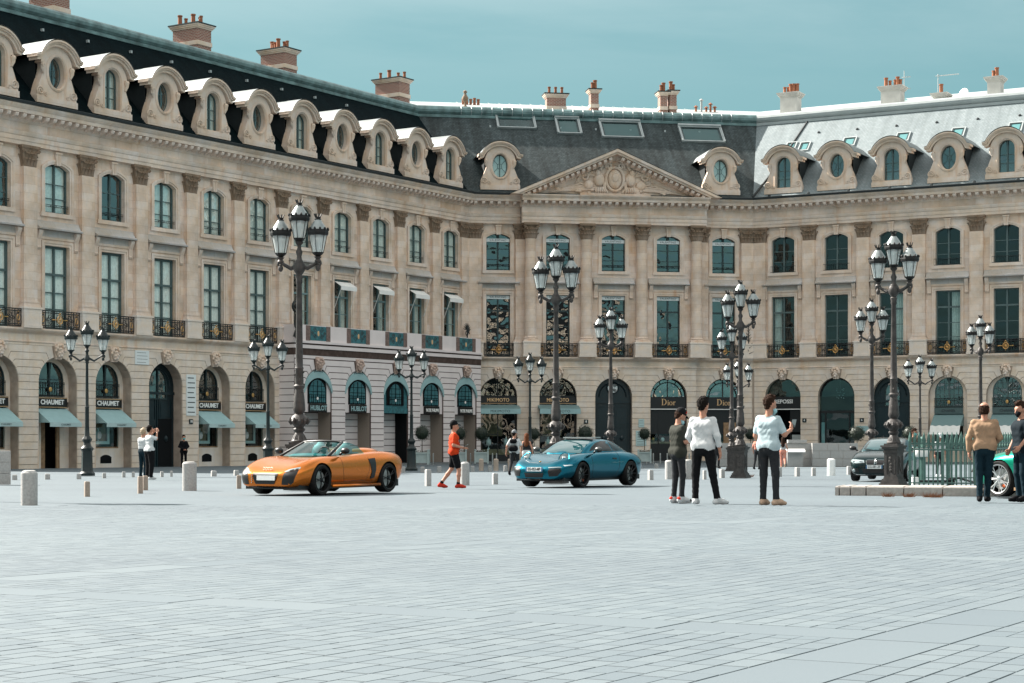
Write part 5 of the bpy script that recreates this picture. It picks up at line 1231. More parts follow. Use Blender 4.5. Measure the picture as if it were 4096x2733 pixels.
dsh = MB(); dsh.lathe([(0,.10),(.25,.07),(.42,0),(.42,.02)], 14); dsh.build('satellite_dish', M['white_paint'], bR, (13.3, RY+2.0, 27.4), (R(80),0,R(-20)), smooth=True)
sp = MB(); sp.prism([(0,0),(4.5,0),(3.6,1.0),(2.6,1.2)], 0, 3); sp.build('roof_lantern', M['glass_shop'], bR, (4.6, RY+4.0, 26.9))
# ================================================================== printed hoarding in front of the left building's last five bays
HQ = 1.25; M['print_mask'] = plain('printed carved head', (0.50,0.37,0.31), 0.8, var=0.35, scale=9)
hb = thing('printed_hoarding', 'building-site hoarding printed as a striped stone arcade, pale blue arches and black shop signs', 'hoarding', (CLp.x, CLp.y, 0), aL)
hw_ = MB(); U0 = -5.06*BAY
for i in range(5):
    u = -(i+.5)*BAY; w0 = U0 if i == 4 else u-BAY/2
    wall_bay(hw_, w0, u+BAY/2 if i else -.15, 0, 6.95, [(u, AR, 0, ZC, AR)], -HQ, .12)
hw_.quad((U0,-HQ,0),(U0,.0,0),(U0,.0,8.8),(U0,-HQ,8.8)); hw_.quad((U0,-HQ,8.8),(U0,0,8.8),(-.15,0,8.8),(-.15,-HQ,8.8))
hwo = hw_.build('board', M['print_joint'], hb)
for i in range(1, 5): place_pier(hwo, -i*BAY, -HQ, -(i+.5)*BAY, -(i-.5)*BAY, mat=M['print'], gap=.05, proud=.02)
place_pier(hwo, -.15, -HQ, -.5*BAY, None, u_lim=-.17, mat=M['print'], gap=.05, proud=.02); place_pier(hwo, U0, -HQ, None, -4.5*BAY, u_lim=U0+.02, mat=M['print'], gap=.05, proud=.02)
for k in range(17):
    z0 = k*.405+.025; s = MB(); s.box(-.02,.0,-HQ+.03,-.02,z0,z0+.36); s.build('stone', M['print'], hwo, (U0,0,0))
for nm, z0, z1, y, mt in (('frieze_band',6.76,6.95,-.03,'print'),('cornice_shade',6.95,7.38,-.04,'print_dark'),('cornice_band',7.38,7.60,-.10,'print'),('cornice_shade',7.60,7.70,-.06,'print_dark'),('cornice_band',7.70,7.84,-.16,'print')):
    s = MB(); s.box(U0-.03+(y if False else 0), -.16, -HQ+y, -HQ+.05, z0, z1); s.box(U0+y, U0+.05, -HQ+y+.002, 0, z0+.002, z1-.002); s.build(nm, M[mt], hb)
s = MB(); s.box(U0-.01, -.15, -HQ-.01, -HQ+.06, 7.84, 8.85); s.box(U0-.015, U0+.05, -HQ+.06, 0, 7.84, 8.84); s.build('parapet', M['print'], hb)
for i in range(5):
    u = -(i+.5)*BAY
    p = MB(); p.box(u-.78,u+.78,-HQ-.035,-HQ-.012,7.9,8.80); po = p.build('balustrade_panel', M['print_teal'], hb)
    for s_ in (-1,1): q = MB(); q.box(u+s_*1.0-.2,u+s_*1.0+.2,-HQ-.04,-HQ-.012,7.88,8.82); q.build('panel_border', M['print_brown'], po)
    g = MB(); 
    for s_ in (-1,1):
        for (cx_,cz_,r_) in ((.34,8.55,.17),(.34,8.15,.17),(.6,8.35,.12)): g.tube([(u+s_*p_[0],p_[1],p_[2]) for p_ in spiral(cx_,cz_,r_,1.4,0,-HQ-.045,12)], .014, 4)
    g.build('printed_scroll', M['print_dark'], po); g = MB(); g.ball((u,-HQ-.04,8.35),(.10,.02,.17),10,6); g.build('medallion', M['gold_paint'], po)
    mk = add('carved_mask', MASK, hb, (u, -HQ-.0, 6.12)); mk.material_slots[0].link = 'OBJECT'; mk.material_slots[0].material = M['print_mask']
    # arch field
    c = MB(); out = [(-AR,3.42)]+arc_pts(0,AR,ZC,AR,16)+[(AR,3.42)]; c.prism(out, -HQ+.10, -HQ+.13); fld = c.build('arch_field', M['print'] if i != 2 else M['print_teal'], hb, (u,0,0))
    c = MB(); wd = .92 if i != 2 else .95
    out = [(-wd,3.95)]+arc_pts(0,wd,4.95,.85,12)+[(wd,3.95)]; c.prism(out, -HQ+.06, -HQ+.099); c.build('printed_opening', M['void'], fld)
    wn_ = .80 if i != 2 else .62
    c = MB(); out = [(-wn_,3.98)]+arc_pts(0,wn_,4.75,.7,12)+[(wn_,3.98)]; c.prism(out, -HQ+.045, -HQ+.058); c.build('printed_pane', M['print_teal'], fld)
    c = MB(); c.box(-.03,.03,-HQ+.03,-HQ+.044,3.98,5.4)
    for z in (4.35,4.7,5.05): c.box(-wn_,wn_,-HQ+.03,-HQ+.044,z-.018,z+.018)
    for x in (-.42,.42): c.box(x-.014,x+.014,-HQ+.03,-HQ+.044,3.98,5.3)
    for k in range(9): x = -.8+.2*k; c.box(x-.01,x+.01,-HQ+.02,-HQ+.03,3.98,4.5)
    for z in (4.02,4.5): c.box(-.86,.86,-HQ+.02,-HQ+.03,z-.015,z+.015)
    c.build('printed_bars', M['void'], fld); g = MB(); g.ball((0,-HQ+.02,4.27),(.10,.012,.10),8,4); g.build('medallion', M['awning_white'], fld)
    c = MB(); out = arc_pts(0, AR+.03, ZC-.12, AR+.12, 18); inn = arc_pts(0, AR-.02, ZC-.16, AR-.42, 18); c.prism(out+list(reversed(inn)), -HQ-.06, -HQ+.02)
    cr_ = c.build('printed_awning', M['awning'], hb, (u,0,0)); name = 'HUBLOT' if i >= 2 else 'PATEK PHILIPPE'
    # lettering that follows the arch
    n = len(name); span = .62 if i >= 2 else .95; rad = AR-.08
    for k, ch in enumerate(name):
        if ch == ' ': continue
        a = (k-(n-1)/2)/(n-1)*span*1.0
        add('lettering', text_mesh(ch, .27 if i >= 2 else .17, M['dark_paint'] if i >= 2 else M['frame_pale'], .003, .008 if i >= 2 else .003), cr_, (rad*math.sin(a), -HQ-.066, ZC-.02+rad*math.cos(a)), (R(90), a, 0))
    if i != 2:
        sg = MB(); sg.box(-.84,.84,-HQ-.05,-HQ+.09,3.40,3.93); so = sg.build('sign', M['black_sign'], hb, (u,0,0)); text_on(so, name, .42 if i >= 2 else .30, M['awning_white'] if i < 2 else M['awning'], 0, -HQ-.06, 3.66, .012, depth=.004, sx=1.0 if i >= 2 else .72)
    else:
        sg = MB(); sg.box(-AR+.01,AR-.01,-HQ+.04,-HQ+.12,3.42,3.75); sg.build('lintel', M['print_teal'], hb, (u,0,0))
    # recess of the passage below
    r_ = MB(); r_.quad((-AR,-HQ+.12,0),(-AR,-.12,0),(-AR,-.12,3.42),(-AR,-HQ+.12,3.42)); r_.quad((AR,-HQ+.12,0),(AR,-HQ+.12,3.42),(AR,-.12,3.42),(AR,-.12,0)); r_.quad((-AR,-HQ+.12,3.42),(-AR,-.12,3.42),(AR,-.12,3.42),(AR,-HQ+.12,3.42))
    rc = r_.build('passage', M['granite_warm'] if i != 2 else M['void'], hb, (u,0,0))
    for k in range(8): s = MB(); s.box(-.55,AR,-.14,-.10,k*.425+.02,k*.425+.395); s.build('stone', M['print'], rc)
    s = MB(); s.box(-AR,AR,-.098,-.05,0,3.42); s.build('backing', M['print_joint'], rc); s = MB(); s.box(-.95,-.55,-.16,-.101,0,3.42); s.build('shop_door', M['void'], rc)
# scroll lamp on the hoarding's near corner and dark bracket at the far end
for (uu, zz, sc_, nm) in ((U0-.2, 8.0, 1.0, 1), (-.9, 8.9, .8, 0)):
    g = MB(); rr = random.Random(uu)
    if nm:
        g.tube([(0,-HQ-.3,0),(.05,-HQ-.4,.5),(-.1,-HQ-.4,1.0),(.0,-HQ-.3,1.4)], [.22,.16,.12,.1], 7); g.tube([(.32*math.cos(2*PI*i/14),-HQ-.3,1.9+.32*math.sin(2*PI*i/14)) for i in range(14)], .07, 6, closed=True)
        g.ball((0,-HQ-.3,1.9),.16,8,6); g.tube([(0,-HQ-.3,2.2),(0,-HQ-.3,2.5)],[.06,.02],6); g.ball((.15,-HQ-.35,.2),(.3,.25,.35),8,6)
        g.tube([(p[0],p[1],p[2]) for p in spiral(.1,.75,.34,1.4,1,-HQ-.35,14)], .06, 5)
    else:
        g.tube([(0,-.6,0),(0,-.6,.9)],[.06,.03],6)
        for k in range(9): a = R(20+17.5*k); g.tube([(0,-.6,.2+.05*k),(.35*math.cos(a),-.6,.45+.45*math.sin(a)),(.5*math.cos(a+.1),-.6,.45+.62*math.sin(a))],[.04,.03,.015],5)
        g.tube([(p[0],p[1],p[2]) for p in spiral(0,.3,.28,1.2,0,-.6,12)], .035, 5)
    g.build('scroll_bracket', M['iron'], hb if nm else hb, (uu, 0, zz))
sp = MB(); sp.tube([(0,0,0),(0,0,2.6)],[.05,.015],6); rr = random.Random(3)
for k in range(26):
    z = .35+2.1*k/26; a = k*2.4; l = .42*(1-.75*k/26); sp.tube([(0,0,z),(l*math.cos(a),l*math.sin(a)*.5,z+.16)],[.03,.008],4)
sp.build('spiked_ornament', M['iron'], bR, (-.15, -.55, 7.6))
# pavement along the buildings
for b_, u0, u1, t0, t1 in ((bL, -NL*BAY, 0, 0, tLC), (bC, 0, WC, -tLC, tCR), (bR, 0, .28+NR*BR, -tCR, 0)):
    pass
M['pave_side'] = paving_mat('pavement slabs', (0.10,0.115,0.12))
def pavement(nm, o, a, u0, u1, t0, t1, w):
    p = MB(); p.extr([(.3,-.3),(-w,-.3),(-w,.06),(-w+.02,.09),(.3,.10)], u0, u1, t0, t1); x = p.build(nm, M['pave_side'], None, (o.x,o.y,0), (0,0,a), kind='structure')
pavement('pavement_left', CLp, aL, -NL*BAY, 0, 0, tLC, 6.0); pavement('pavement_middle', CLp, aC, 0, WC, -tLC, tCR, 6.0); pavement('pavement_right', CRp, aR, 0, .28+NR*BR, -tCR, 0, 6.0)

# ================================================================== the sunlit side of the square behind the camera (seen in the window panes)
op = MB(); of = MB()
for (x0, x1, y0, y1) in ((-75, 75, -34, -34),):
    op.box(x0, x1, y0-12, y0, -.5, 19.2); op.box(x0, x1, y0, y0+.8, 18.6, 19.4); op.box(x0, x1, y0, y0+.35, 7.2, 7.6)
    for k in range(37):
        x = x0+2+4.05*k
        op.box(x-2.45, x-1.6, y0, y0+.22, 7.6, 17.4)
        of.box(x-.875, x+.875, y0+.02, y0+.06, 7.7, 12.1); of.box(x-.875, x+.875, y0+.02, y0+.06, 13.9, 16.4); of.box(x-1.3, x+1.3, y0+.02, y0+.06, 0, 6.0)
    of.add([(x0,y0+.6,19.4),(x1,y0+.6,19.4),(x1,y0-6.5,26),(x0,y0-6.5,26)], [(0,1,2,3)]); of.box(x0,x1,y0-12,y0-6.5,19.2,26)
oo = op.build('opposite_buildings', M['stone'], kind='structure'); of.build('opposite_openings', M['void'], oo, kind='stuff')
# ================================================================== street lamps
def lantern(scale=1.0, dark=False, seg=6):
    """meshes of one lantern, origin at its foot, about 1.1 m tall"""
    k = scale
    fr = MB()        # cage: foot cup, ribs, brim
    fr.lathe([(.05*k,0),(.10*k,.04*k),(.15*k,.09*k),(.165*k,.12*k)], 10)
    for i in range(seg):
        a = 2*PI*(i+.5)/seg; fr.tube([(.15*k*math.cos(a), .15*k*math.sin(a), .10*k), (.255*k*math.cos(a), .255*k*math.sin(a), .60*k)], .010*k, 4)
    fr.lathe([(.255*k,.585*k),(.285*k,.60*k),(.30*k,.66*k),(.29*k,.74*k),(.25*k,.75*k)], 12)
    for i in range(12): a = 2*PI*i/12; fr.ball((.285*k*math.cos(a), .285*k*math.sin(a), .755*k), (.035*k,.035*k,.05*k), 5, 4)
    g = MB(); g.lathe([(.145*k,.11*k),(.25*k,.59*k)], seg, caps=False); g.lathe([(.05*k,.12*k),(.07*k,.3*k),(.03*k,.45*k)], 6)
    h = MB(); h.lathe([(.265*k,.74*k),(.22*k,.82*k),(.12*k,.97*k),(.085*k,1.02*k)], 12)
    c = MB(); c.lathe([(.09*k,1.01*k),(.10*k,1.04*k),(.07*k,1.06*k),(.075*k,1.10*k)], 8)
    for i in range(7): a = 2*PI*i/7; c.tube([(.06*k*math.cos(a), .06*k*math.sin(a), 1.08*k), (.11*k*math.cos(a), .11*k*math.sin(a), 1.19*k)], [.022*k,.012*k], 4)
    iron = M['lamp_dark'] if dark else M['iron_lamp']
    return (fr.mesh('lantern', iron), g.mesh('lantern_glass', M['frost']), h.mesh('hood', M['lamp_dark'] if dark else M['lamp_dome'], smooth=True, sharp=50), c.mesh('crown', iron))
M['iron_lamp'] = plain('blackened lamp iron', (0.007,0.007,0.007), 0.55, spec=0.35)
LANT = lantern(.87); LANTD = lantern(.85, True); LANTD = (LANTD[0], LANTD[1], lantern(.95)[2] if False else LANTD[2], LANTD[3])
def put_lantern(parent, L_, loc):
    o = add('lantern', L_[0], parent, loc); add('lantern_glass', L_[1], o); add('hood', L_[2], o); add('crown', L_[3], o); return o
def arm_mesh(s, x, z0, z1, r, mat, sw):
    b = MB(); b.tube([(s*.05,0,z0+.02),(s*x*.45,0,z0-.03+sw),(s*x*.8,0,z0+.06),(s*x,0,z0+(z1-z0)*.55),(s*x,0,z1)], [r*1.3,r*1.2,r,r*.9,r*.8], 7)
    b.tube([(s*p[0],p[1],p[2]) for p in spiral(x*.98, z0+.10, .10, 1.0, -PI/2, 0, 10)], r*.6, 5); b.lathe([(r,z1-.16),(r*1.9,z1-.10),(r*1.2,z1-.05),(r*2.2,z1)], 8, (s*x,0)); b.ball((s*x,0,z0-.02),(r*1.4,r*1.4,r*2),7,5)
    return b.mesh('arm', mat, smooth=True, sharp=50)
def lampA_meshes():
    m = M['lamp_iron']; p = MB()
    for w, a, b in ((.30,0,.06),(.27,.06,.12),(.245,.12,.18),(.21,.18,.22),(.195,.22,.90),(.215,.90,.94),(.205,.94,1.0),(.245,1.0,1.05),(.27,1.05,1.10),(.20,1.10,1.15)): p.box(-w,w,-w,w,a,b)
    for sx, sy in ((0,-1),(-1,0),(0,1),(1,0)):       # panel frames on the four faces
        for q in (-.12,.12):
            if sx == 0: p.box(q-.012,q+.012,sy*.195-.014,sy*.195+.014,.32,.82)
            else: p.box(sx*.195-.014,sx*.195+.014,q-.012,q+.012,.32,.82)
        for k in range(5):
            x = random.uniform(-.06,.06); z = .42+.08*k
            p.ball((x,sy*.2,z) if sx == 0 else (sx*.2,x,z), (.045,.02,.05) if sx == 0 else (.02,.045,.05), 6, 4)
    ped = p.mesh('pedestal', m)
    c = MB(); c.lathe([(.19,1.14),(.20,1.18),(.15,1.24),(.12,1.34),(.10,1.38),(.13,1.42),(.15,1.46),(.11,1.50),(.13,1.54),(.21,1.62),(.225,1.70),(.17,1.78),(.10,1.83),(.12,1.86),(.15,1.92),(.145,2.0),(.125,2.25),(.10,2.42),(.13,2.46),(.14,2.50),(.10,2.54),(.105,2.62),(.095,2.9),(.11,2.93),(.09,2.97),(.088,3.2),(.065,4.95),(.085,5.0),(.075,5.06),(.10,5.14),(.06,5.18)], 14)
    for k in range(10):     # leaves on the bulb and foot
        a = 2*PI*k/10
        for r0, r1, z0, z1 in ((.19,.225,1.58,1.74),(.17,.12,1.16,1.32)): c.tube([(r0*math.cos(a), r0*math.sin(a), z0), (r1*1.06*math.cos(a), r1*1.06*math.sin(a), (z0+z1)/2), (r1*.95*math.cos(a), r1*.95*math.sin(a), z1)], [.035,.045,.02], 5)
    for k in range(14):
        a = k*2.4; z = 2.05+.06*k; c.ball((.115*math.cos(a), .115*math.sin(a), z), .028, 5, 4)
    pole = c.mesh('pole', m, smooth=True, sharp=40)
    h = MB(); h.lathe([(.06,5.16),(.13,5.26),(.16,5.36),(.13,5.46),(.07,5.54),(.055,5.62),(.085,5.72),(.05,5.80),(.045,5.88),(.09,5.93),(.10,5.97)], 12)
    hub = h.mesh('hub', m, smooth=True, sharp=40)
    return ped, pole, hub, arm_mesh(1, .47, 5.36, 5.60, .045, m, 0), arm_mesh(-1, .47, 5.36, 5.60, .045, m, 0)
LA = lampA_meshes()
def lampA(p, rz, label, group=None):
    t = thing('street_lamp', label, 'street lamp', p, rz, group)
    for nm, me in zip(('pedestal','pole','hub','arm','arm'), LA): add(nm, me, t)
    put_lantern(t, LANT, (0,0,5.95)); put_lantern(t, LANT, (.47,0,5.60)); put_lantern(t, LANT, (-.47,0,5.60)); return t
def lampB_meshes(m):
    p = MB(); p.lathe([(.30,0),(.30,.10),(.26,.14),(.22,.20),(.20,.95),(.24,1.0),(.25,1.06),(.17,1.14),(.13,1.26),(.16,1.32),(.20,1.40),(.15,1.48),(.10,1.54),(.08,1.9),(.075,2.6),(.09,2.64),(.065,2.68),(.05,4.30),(.075,4.34),(.06,4.40)], 8)
    pole = p.mesh('pole', m, smooth=True, sharp=35)
    h = MB(); h.lathe([(.055,4.38),(.12,4.46),(.10,4.56),(.055,4.64),(.05,4.72),(.085,4.80),(.045,4.88),(.08,4.93)], 10); hub = h.mesh('hub', m, smooth=True, sharp=40)
    return pole, hub, arm_mesh(1, .60, 4.50, 4.72, .036, m, -.06), arm_mesh(-1, .60, 4.50, 4.72, .036, m, -.06)
LBD = lampB_meshes(M['lamp_dark']); LBB = lampB_meshes(M['lamp_iron'])
def lampB(p, rz, label, ms=None, group=None, lt=None):
    t = thing('street_lamp', label, 'street lamp', p, rz, group)
    for nm, me in zip(('pole','hub','arm','arm'), ms or LBD): add(nm, me, t)
    for loc in ((0,0,4.92),(.60,0,4.72),(-.60,0,4.72)): put_lantern(t, lt or LANTD, loc)
    return t
GL = 'candelabra lamps on the square'; GW = 'lamps along the pavements'
lampA(atd(1197, 43.3), R(-12), 'tall three-lantern candelabra lamp rising behind the orange convertible', GL)
lampA(atd(2224, 52.5), R(-20), 'tall three-lantern lamp rising behind the windscreen of the blue coupe', GL)
lampA(atd(2443, 75.5), R(8), 'three-lantern lamp in front of the dark round-headed door behind the blue coupe', GL)
lampA(atd(2962, 63.5), R(-25), 'three-lantern lamp on a square pedestal between the white-jacket man and the man in pale blue', GL)
lampA(atd(2927, 84.0), R(-10), 'smaller far lamp half hidden behind the pedestal lamp by the standing men', GL)
lampA(atd(3575, 49.4), R(-38), 'tallest lamp on the right, its pedestal in front of the dark sedan', GL)
lampA(atd(3487, 71.0), R(-35), 'three-lantern lamp standing left of and behind the dark sedan', GL)
lampA(atd(3922, 80.0), R(-50), 'slim lamp on the far right behind the man in the tan jacket', GL)
lampA(Vector((-13.0, 35.1, gz(0, 35.1))), R(15), 'lamp just outside the left edge whose lantern shadow lies on the paving', GL)
lampB(atd(348, 69.0), R(10), 'dark green lamp on the left in front of the awnings of the stone arcade', group=GW)
lampB(atd(1072, 77.0), R(12), 'dark green lamp just left of the tall candelabra behind the orange convertible', group=GW)
lampB(atd(1646, 85.5), R(14), 'dark green lamp standing before the printed hoarding, left of the jogger', group=GW)
lampB(atd(2120, 91.5), R(10), 'dark green lamp between the two gold-lettered jeweller windows', group=GW)
lampB(atd(2952, 99.0), R(5), 'low far lamp right behind the pedestal lamp beside the standing men', LBB, GW, LANT)
lampB(atd(3680, 94.0), R(-8), 'brown lamp with wide arms behind the dark sedan, before the right facade', LBB, GW, LANT)

# ================================================================== bollards, posts, blocks
def cyl_bollard(r, h, cham=.04): b = MB(); b.lathe([(r,-.05),(r,h-cham),(r-cham*.7,h-cham*.2),(r-cham*1.4,h)], 16); return b
def place_b(nm, x, yf, yt, w, label, cat, group, mat, shape='sq'):
    p = foot(x, yf); s = F/p.y; h = (yf-yt)/s; ww = w/s/2
    b = MB()
    if shape == 'cyl': b = cyl_bollard(ww, h, min(.05, h*.12))
    else:
        e = min(.03, ww*.3); b.frustum(0,0,-.05,h-e,ww,ww,ww*.97,ww*.97); b.frustum(0,0,h-e,h,ww*.97,ww*.97,ww*.97-e,ww*.97-e)
    o = b.build(nm, mat, None, p, (0,0,R(random.uniform(-8,8)+18 if shape != 'cyl' else 0)), smooth=shape == 'cyl', sharp=30); tag(o, label, cat, group)
G1 = 'short granite stubs at the edge of the building shade'
for x, yf, yt, w in ((59,1918,1899,19),(190,1916,1895,20),(316,1915,1894,18),(417,1911,1892,14),(495,1908,1887,13),(533,1907,1888,12),(648,1906,1886,12),(686,1905,1884,10),(855,1904,1883,20),(945,1901,1881,18),(1612,1889,1867,15),(1690,1888,1867,15),(1757,1888,1866,15),(1890,1886,1864,13),(1960,1885,1863,13),(2021,1884,1862,11),(2626,1873,1855,12)):
    place_b('stone_bollard', x, yf, yt, w, 'short pale granite stub in the row where the building shade ends', 'bollard', G1, M['granite'])
G2 = 'taller stub bollards out in the sun'
for x, yf, yt, w, lb in ((348,1983,1926,20,'square stub bollard in the sun right of the leftmost thick stone bollard'),(561,1971,1906,19,'nearer of the two touching stub bollards before the couple taking a photo'),(581,1958,1903,19,'farther of the two touching stub bollards before the couple taking a photo'),(956,1952,1901,18,'stub bollard beside the front wheel of the orange convertible'),(1712,1942,1878,21,'pale stub bollard between the orange convertible and the jogger'),(1980,1935,1893,20,'squat stub bollard right of the jogger, before the backpack man'),(2602,1918,1880,18,'stub bollard between the blue coupe and the man in the cap'),(2888,1910,1877,17,'stub bollard left of the lamp pedestal behind the white-jacket man'),(2965,1909,1866,19,'stub bollard standing against the lamp pedestal between the men'),(3119,1905,1869,13,'stub bollard right beside the knees of the man in pale blue'),(3189,1904,1870,16,'stub bollard in front of the low stone wall, right of the man in pale blue'),(3254,1902,1871,15,'stub bollard left of the white cylinder bollard'),(3395,1897,1865,13,'stub bollard right of the white cylinder, left of the dark sedan'),(2818,1916,1881,12,'stub bollard seen between the legs of the white-jacket man')):
    place_b('stone_bollard', x, yf, yt, w, lb, 'bollard', G2, M['granite_warm'] if x < 1000 else M['granite'])
for x, yf, yt, w, lb, mt in ((117,2017,1881,66,'thick pale stone bollard nearest the left edge','granite'),(758,1960,1847,58,'thick stone bollard left of the orange convertible','granite'),(1860,1939,1848,36,'thick granite bollard right behind the jogger','granite'),(2680,1915,1841,40,'thick granite bollard behind the legs of the man in the cap','granite'),(2753,1915,1838,34,'thick granite bollard between the man in the cap and the white jacket','granite'),(3325,1901,1835,33,'smooth white cylinder bollard left of the dark sedan','white_paint'),(1925,1882,1835,19,'grey concrete post left of the backpack man, in the shade','joint'),(1984,1882,1835,20,'grey concrete post just left of the backpack man','joint'),(2040,1882,1835,19,'grey concrete post behind the backpack man legs','joint')):
    place_b('round_bollard', x, yf, yt, w, lb, 'bollard', 'thick round bollards', M[mt], 'cyl')
G3 = 'slim steel posts along the pavement'
for x in (1460,1490,1712,1733,1882,1900,1970,1986,2075,2110,2560,2586,2613,2641,2669,2757,2790,2830):
    place_b('steel_post', x, 1860 if x < 2300 else 1856, 1812, 5.5, 'slim brushed steel post in the row along the shaded pavement', 'post', G3, M['steel'], 'cyl')
p = foot(2, 1938); t = thing('stone_pillar', 'stacked stone block pillar cut by the left edge', 'stone pillar', p, R(20))
for k in range(3): b = MB(); b.box(-.26,.26,-.26,.26,.25*k*1.28,.25*k*1.28+.31); b.build('stone', M['granite'], t)

# low stone wall of the ramp
def block_wall(nm, label, px0, px1, d, h, rows, bl, dy=0.0, thick=.45):
    a = atd(px0, d); c = atd(px1, d+dy); L_ = (c-a).length; ang = math.atan2(c.y-a.y, c.x-a.x)
    t = thing(nm, label, 'low wall', (a.x, a.y, a.z), ang); rh = h/rows
    for r in range(rows):
        x = 0.0; k = 0
        while x < L_-.05:
            l = bl*random.uniform(.8,1.25) if not (k == 0 and r % 2) else bl*.5
            if L_-x-l < bl*.35: l = L_-x
            b = MB(); e = .008; b.box(x+e, x+l-e, -random.uniform(0,.012), thick, r*rh+e, (r+1)*rh-e); b.build('stone_block', M['granite'], t); x += l; k += 1
    b = MB(); b.box(.02, L_-.02, .02, thick-.02, -.2, h-.02); b.build('wall_core', M['joint'], t)
    return t
w1 = block_wall('low_stone_wall', 'long low pale stone block wall behind the standing men', 2862, 3246, 105, 1.36, 3, 1.0)
w2 = block_wall('low_stone_wall', 'stepped low stone block wall left of the dark sedan', 3249, 3432, 104.4, 1.36, 3, .8)
w3 = block_wall('low_stone_wall', 'low stone wall end just behind the dark sedan windscreen', 3432, 3560, 108, .95, 2, .9)
t = thing('information_desk', 'white sloping information panel on the low stone wall right of the man in pale blue', 'panel', atd(3180, 104.3), 0)
b = MB(); b.extr([(0,.95),(-.35,.82),(-.35,.88),(0,1.02)], -.55, .55); b.build('panel_top', M['white_paint'], t); b = MB(); b.box(-.45,.45,-.06,.2,0,.85); b.build('panel_body', M['granite'], t)
b = MB(); b.box(-.5,.6,-.1,.4,1.37,1.55); o = b.build('stone_coping', M['granite'], None, atd(3186, 105.0)); tag(o, 'short stone coping block lying on top of the low wall', 'stone block')

# island kerb, fence and what stands behind it
M['kerb'] = plain('kerb granite', (0.34,0.315,0.29), 0.85, spec=0.25, var=0.16, scale=14, bump=0.2)
kp = [(3338,1984),(3357,1984.5),(3401,1983),(3464,1983),(3615,1984),(3770,1986),(3935,1989),(4080,1992)]
kt = thing('kerb_island', 'low kerb of pale granite blocks below the green railing on the right', 'kerb', foot(3640,1985), 0)
k0 = foot(3640,1985)
for i in range(len(kp)-1):
    kd = lambda q: atd(q[0], 38.4-1.3*(q[0]-3338)/740)
    a = kd(kp[i])-k0; c = kd(kp[i+1])-k0; dd = (c-a); L_ = dd.length; ang = math.atan2(dd.y, dd.x)
    b = MB(); b.frustum(L_/2, .55, -.05, .155, L_/2-.012, .55, L_/2-.012, .55); b.frustum(L_/2, .55, .155, .18, L_/2-.012, .55, L_/2-.03, .53)
    b.build('kerb_stone', M['kerb'], kt, a, (0,0,ang))
for k, (x, y) in enumerate(((3553,1988),(3636,1989),(3716,1990),(3744,1991),(3000,1908))):
    g = MB(); rr = random.Random(k); base = foot(x, y)
    for i in range(70):
        a = rr.uniform(0,2*PI); l = rr.uniform(.05,.16); r0 = rr.uniform(0,.12); o_ = Vector((r0*math.cos(a), r0*math.sin(a)*.4, 0)); tip = o_+Vector((math.cos(a)*l*.7, -abs(math.sin(a))*l*.3, l*.8))
        g.add([o_+Vector((-.006,0,0)), o_+Vector((.006,0,0)), tip], [(0,1,2)])
    o = g.build('dry_weed', M['weed'] if 'weed' in M else plain('dry weed', (0.22,0.10,0.05), 0.9, var=0.3, scale=20), None, base); M.setdefault('weed', o.data.materials[0])
    tag(o, ['dry brown weed tuft at the kerb below the tall lamp','brown weed tuft left of the round mark on the kerb','dry weed tuft at the middle of the kerb','small brown weed tuft near the right kerb joint','withered leaves at the foot of the pedestal lamp'][k], 'weed', 'dry weeds')
def pale_mesh():
    b = MB(); b.lathe([(.017,0),(.017,1.02),(.035,1.04),(.038,1.08),(.026,1.10),(.034,1.14),(.045,1.22),(.028,1.34),(.004,1.44)], 8); return b.mesh('pale', M['fence'], smooth=True, sharp=50)
PALE = pale_mesh()
def fence(label, a, c, n, group):
    t = thing('iron_railing', label, 'railing', a, math.atan2(c.y-a.y, c.x-a.x), group); L_ = (Vector((c.x,c.y))-Vector((a.x,a.y))).length
    for k in range(n): add('pale', PALE, t, (L_*k/(n-1), 0, 0))
    for z, r in ((.12,.020),(.98,.022),(1.14,.024)): b = MB(); b.tube([(0,0,z),(L_,0,z)], r, 6); b.build('rail', M['fence'], t)
    for k in range(3): b = MB(); x = L_*(k+.0)/2; b.box(x-.035,x+.035,-.035,.035,0,1.2); b.build('post', M['fence'], t)
fa = atd(3640, 46.5); fb = atd(3902, 46.0); fc = atd(3930, 56.0); fd = atd(4180, 57.5); fe = atd(3660, 56.0)
fence('green spiked iron railing in front, right of the tall lamp pedestal', fa, fb, 15, 'green railings')
fence('green spiked railing side running back behind the man in the tan jacket', fb, fd, 30, 'green railings')
fence('green spiked railing at the back, seen between the front spikes', fe, fc, 16, 'green railings')
t = thing('litter_bin', 'dark green post bin with a pale bag behind the green railing', 'litter bin', atd(3690, 52.0), 0)
b = MB(); b.lathe([(.12,0),(.10,.05),(.09,.9),(.10,1.3),(.04,1.36)], 10); b.build('post', M['fence'], t); b = MB(); b.lathe([(.17,.78),(.22,.85),(.23,1.02),(.21,1.06),(.18,1.06)], 14, (-.05,-.12)); b.build('bag', M['awning_white'], t, smooth=True)
b = MB(); b.tube([(-.05+.24*math.cos(2*PI*i/14),-.12+.24*math.sin(2*PI*i/14),1.05) for i in range(14)], .018, 5, closed=True); b.build('hoop', M['fence'], t)
t = thing('kick_scooter', 'black kick scooter lying behind the green railing', 'scooter', atd(3735, 48.5), R(8))
b = MB(); b.box(-.42,.38,-.08,.08,.10,.16); b.build('deck', M['iron'], t)
b = MB(); b.tube([(.38,0,.14),(.62,-.2,.22),(.95,-.55,.10)], .03, 7); b.tube([(.85,-.75,.10),(1.02,-.35,.12)], .022, 6); b.build('stem', M['iron'], t)
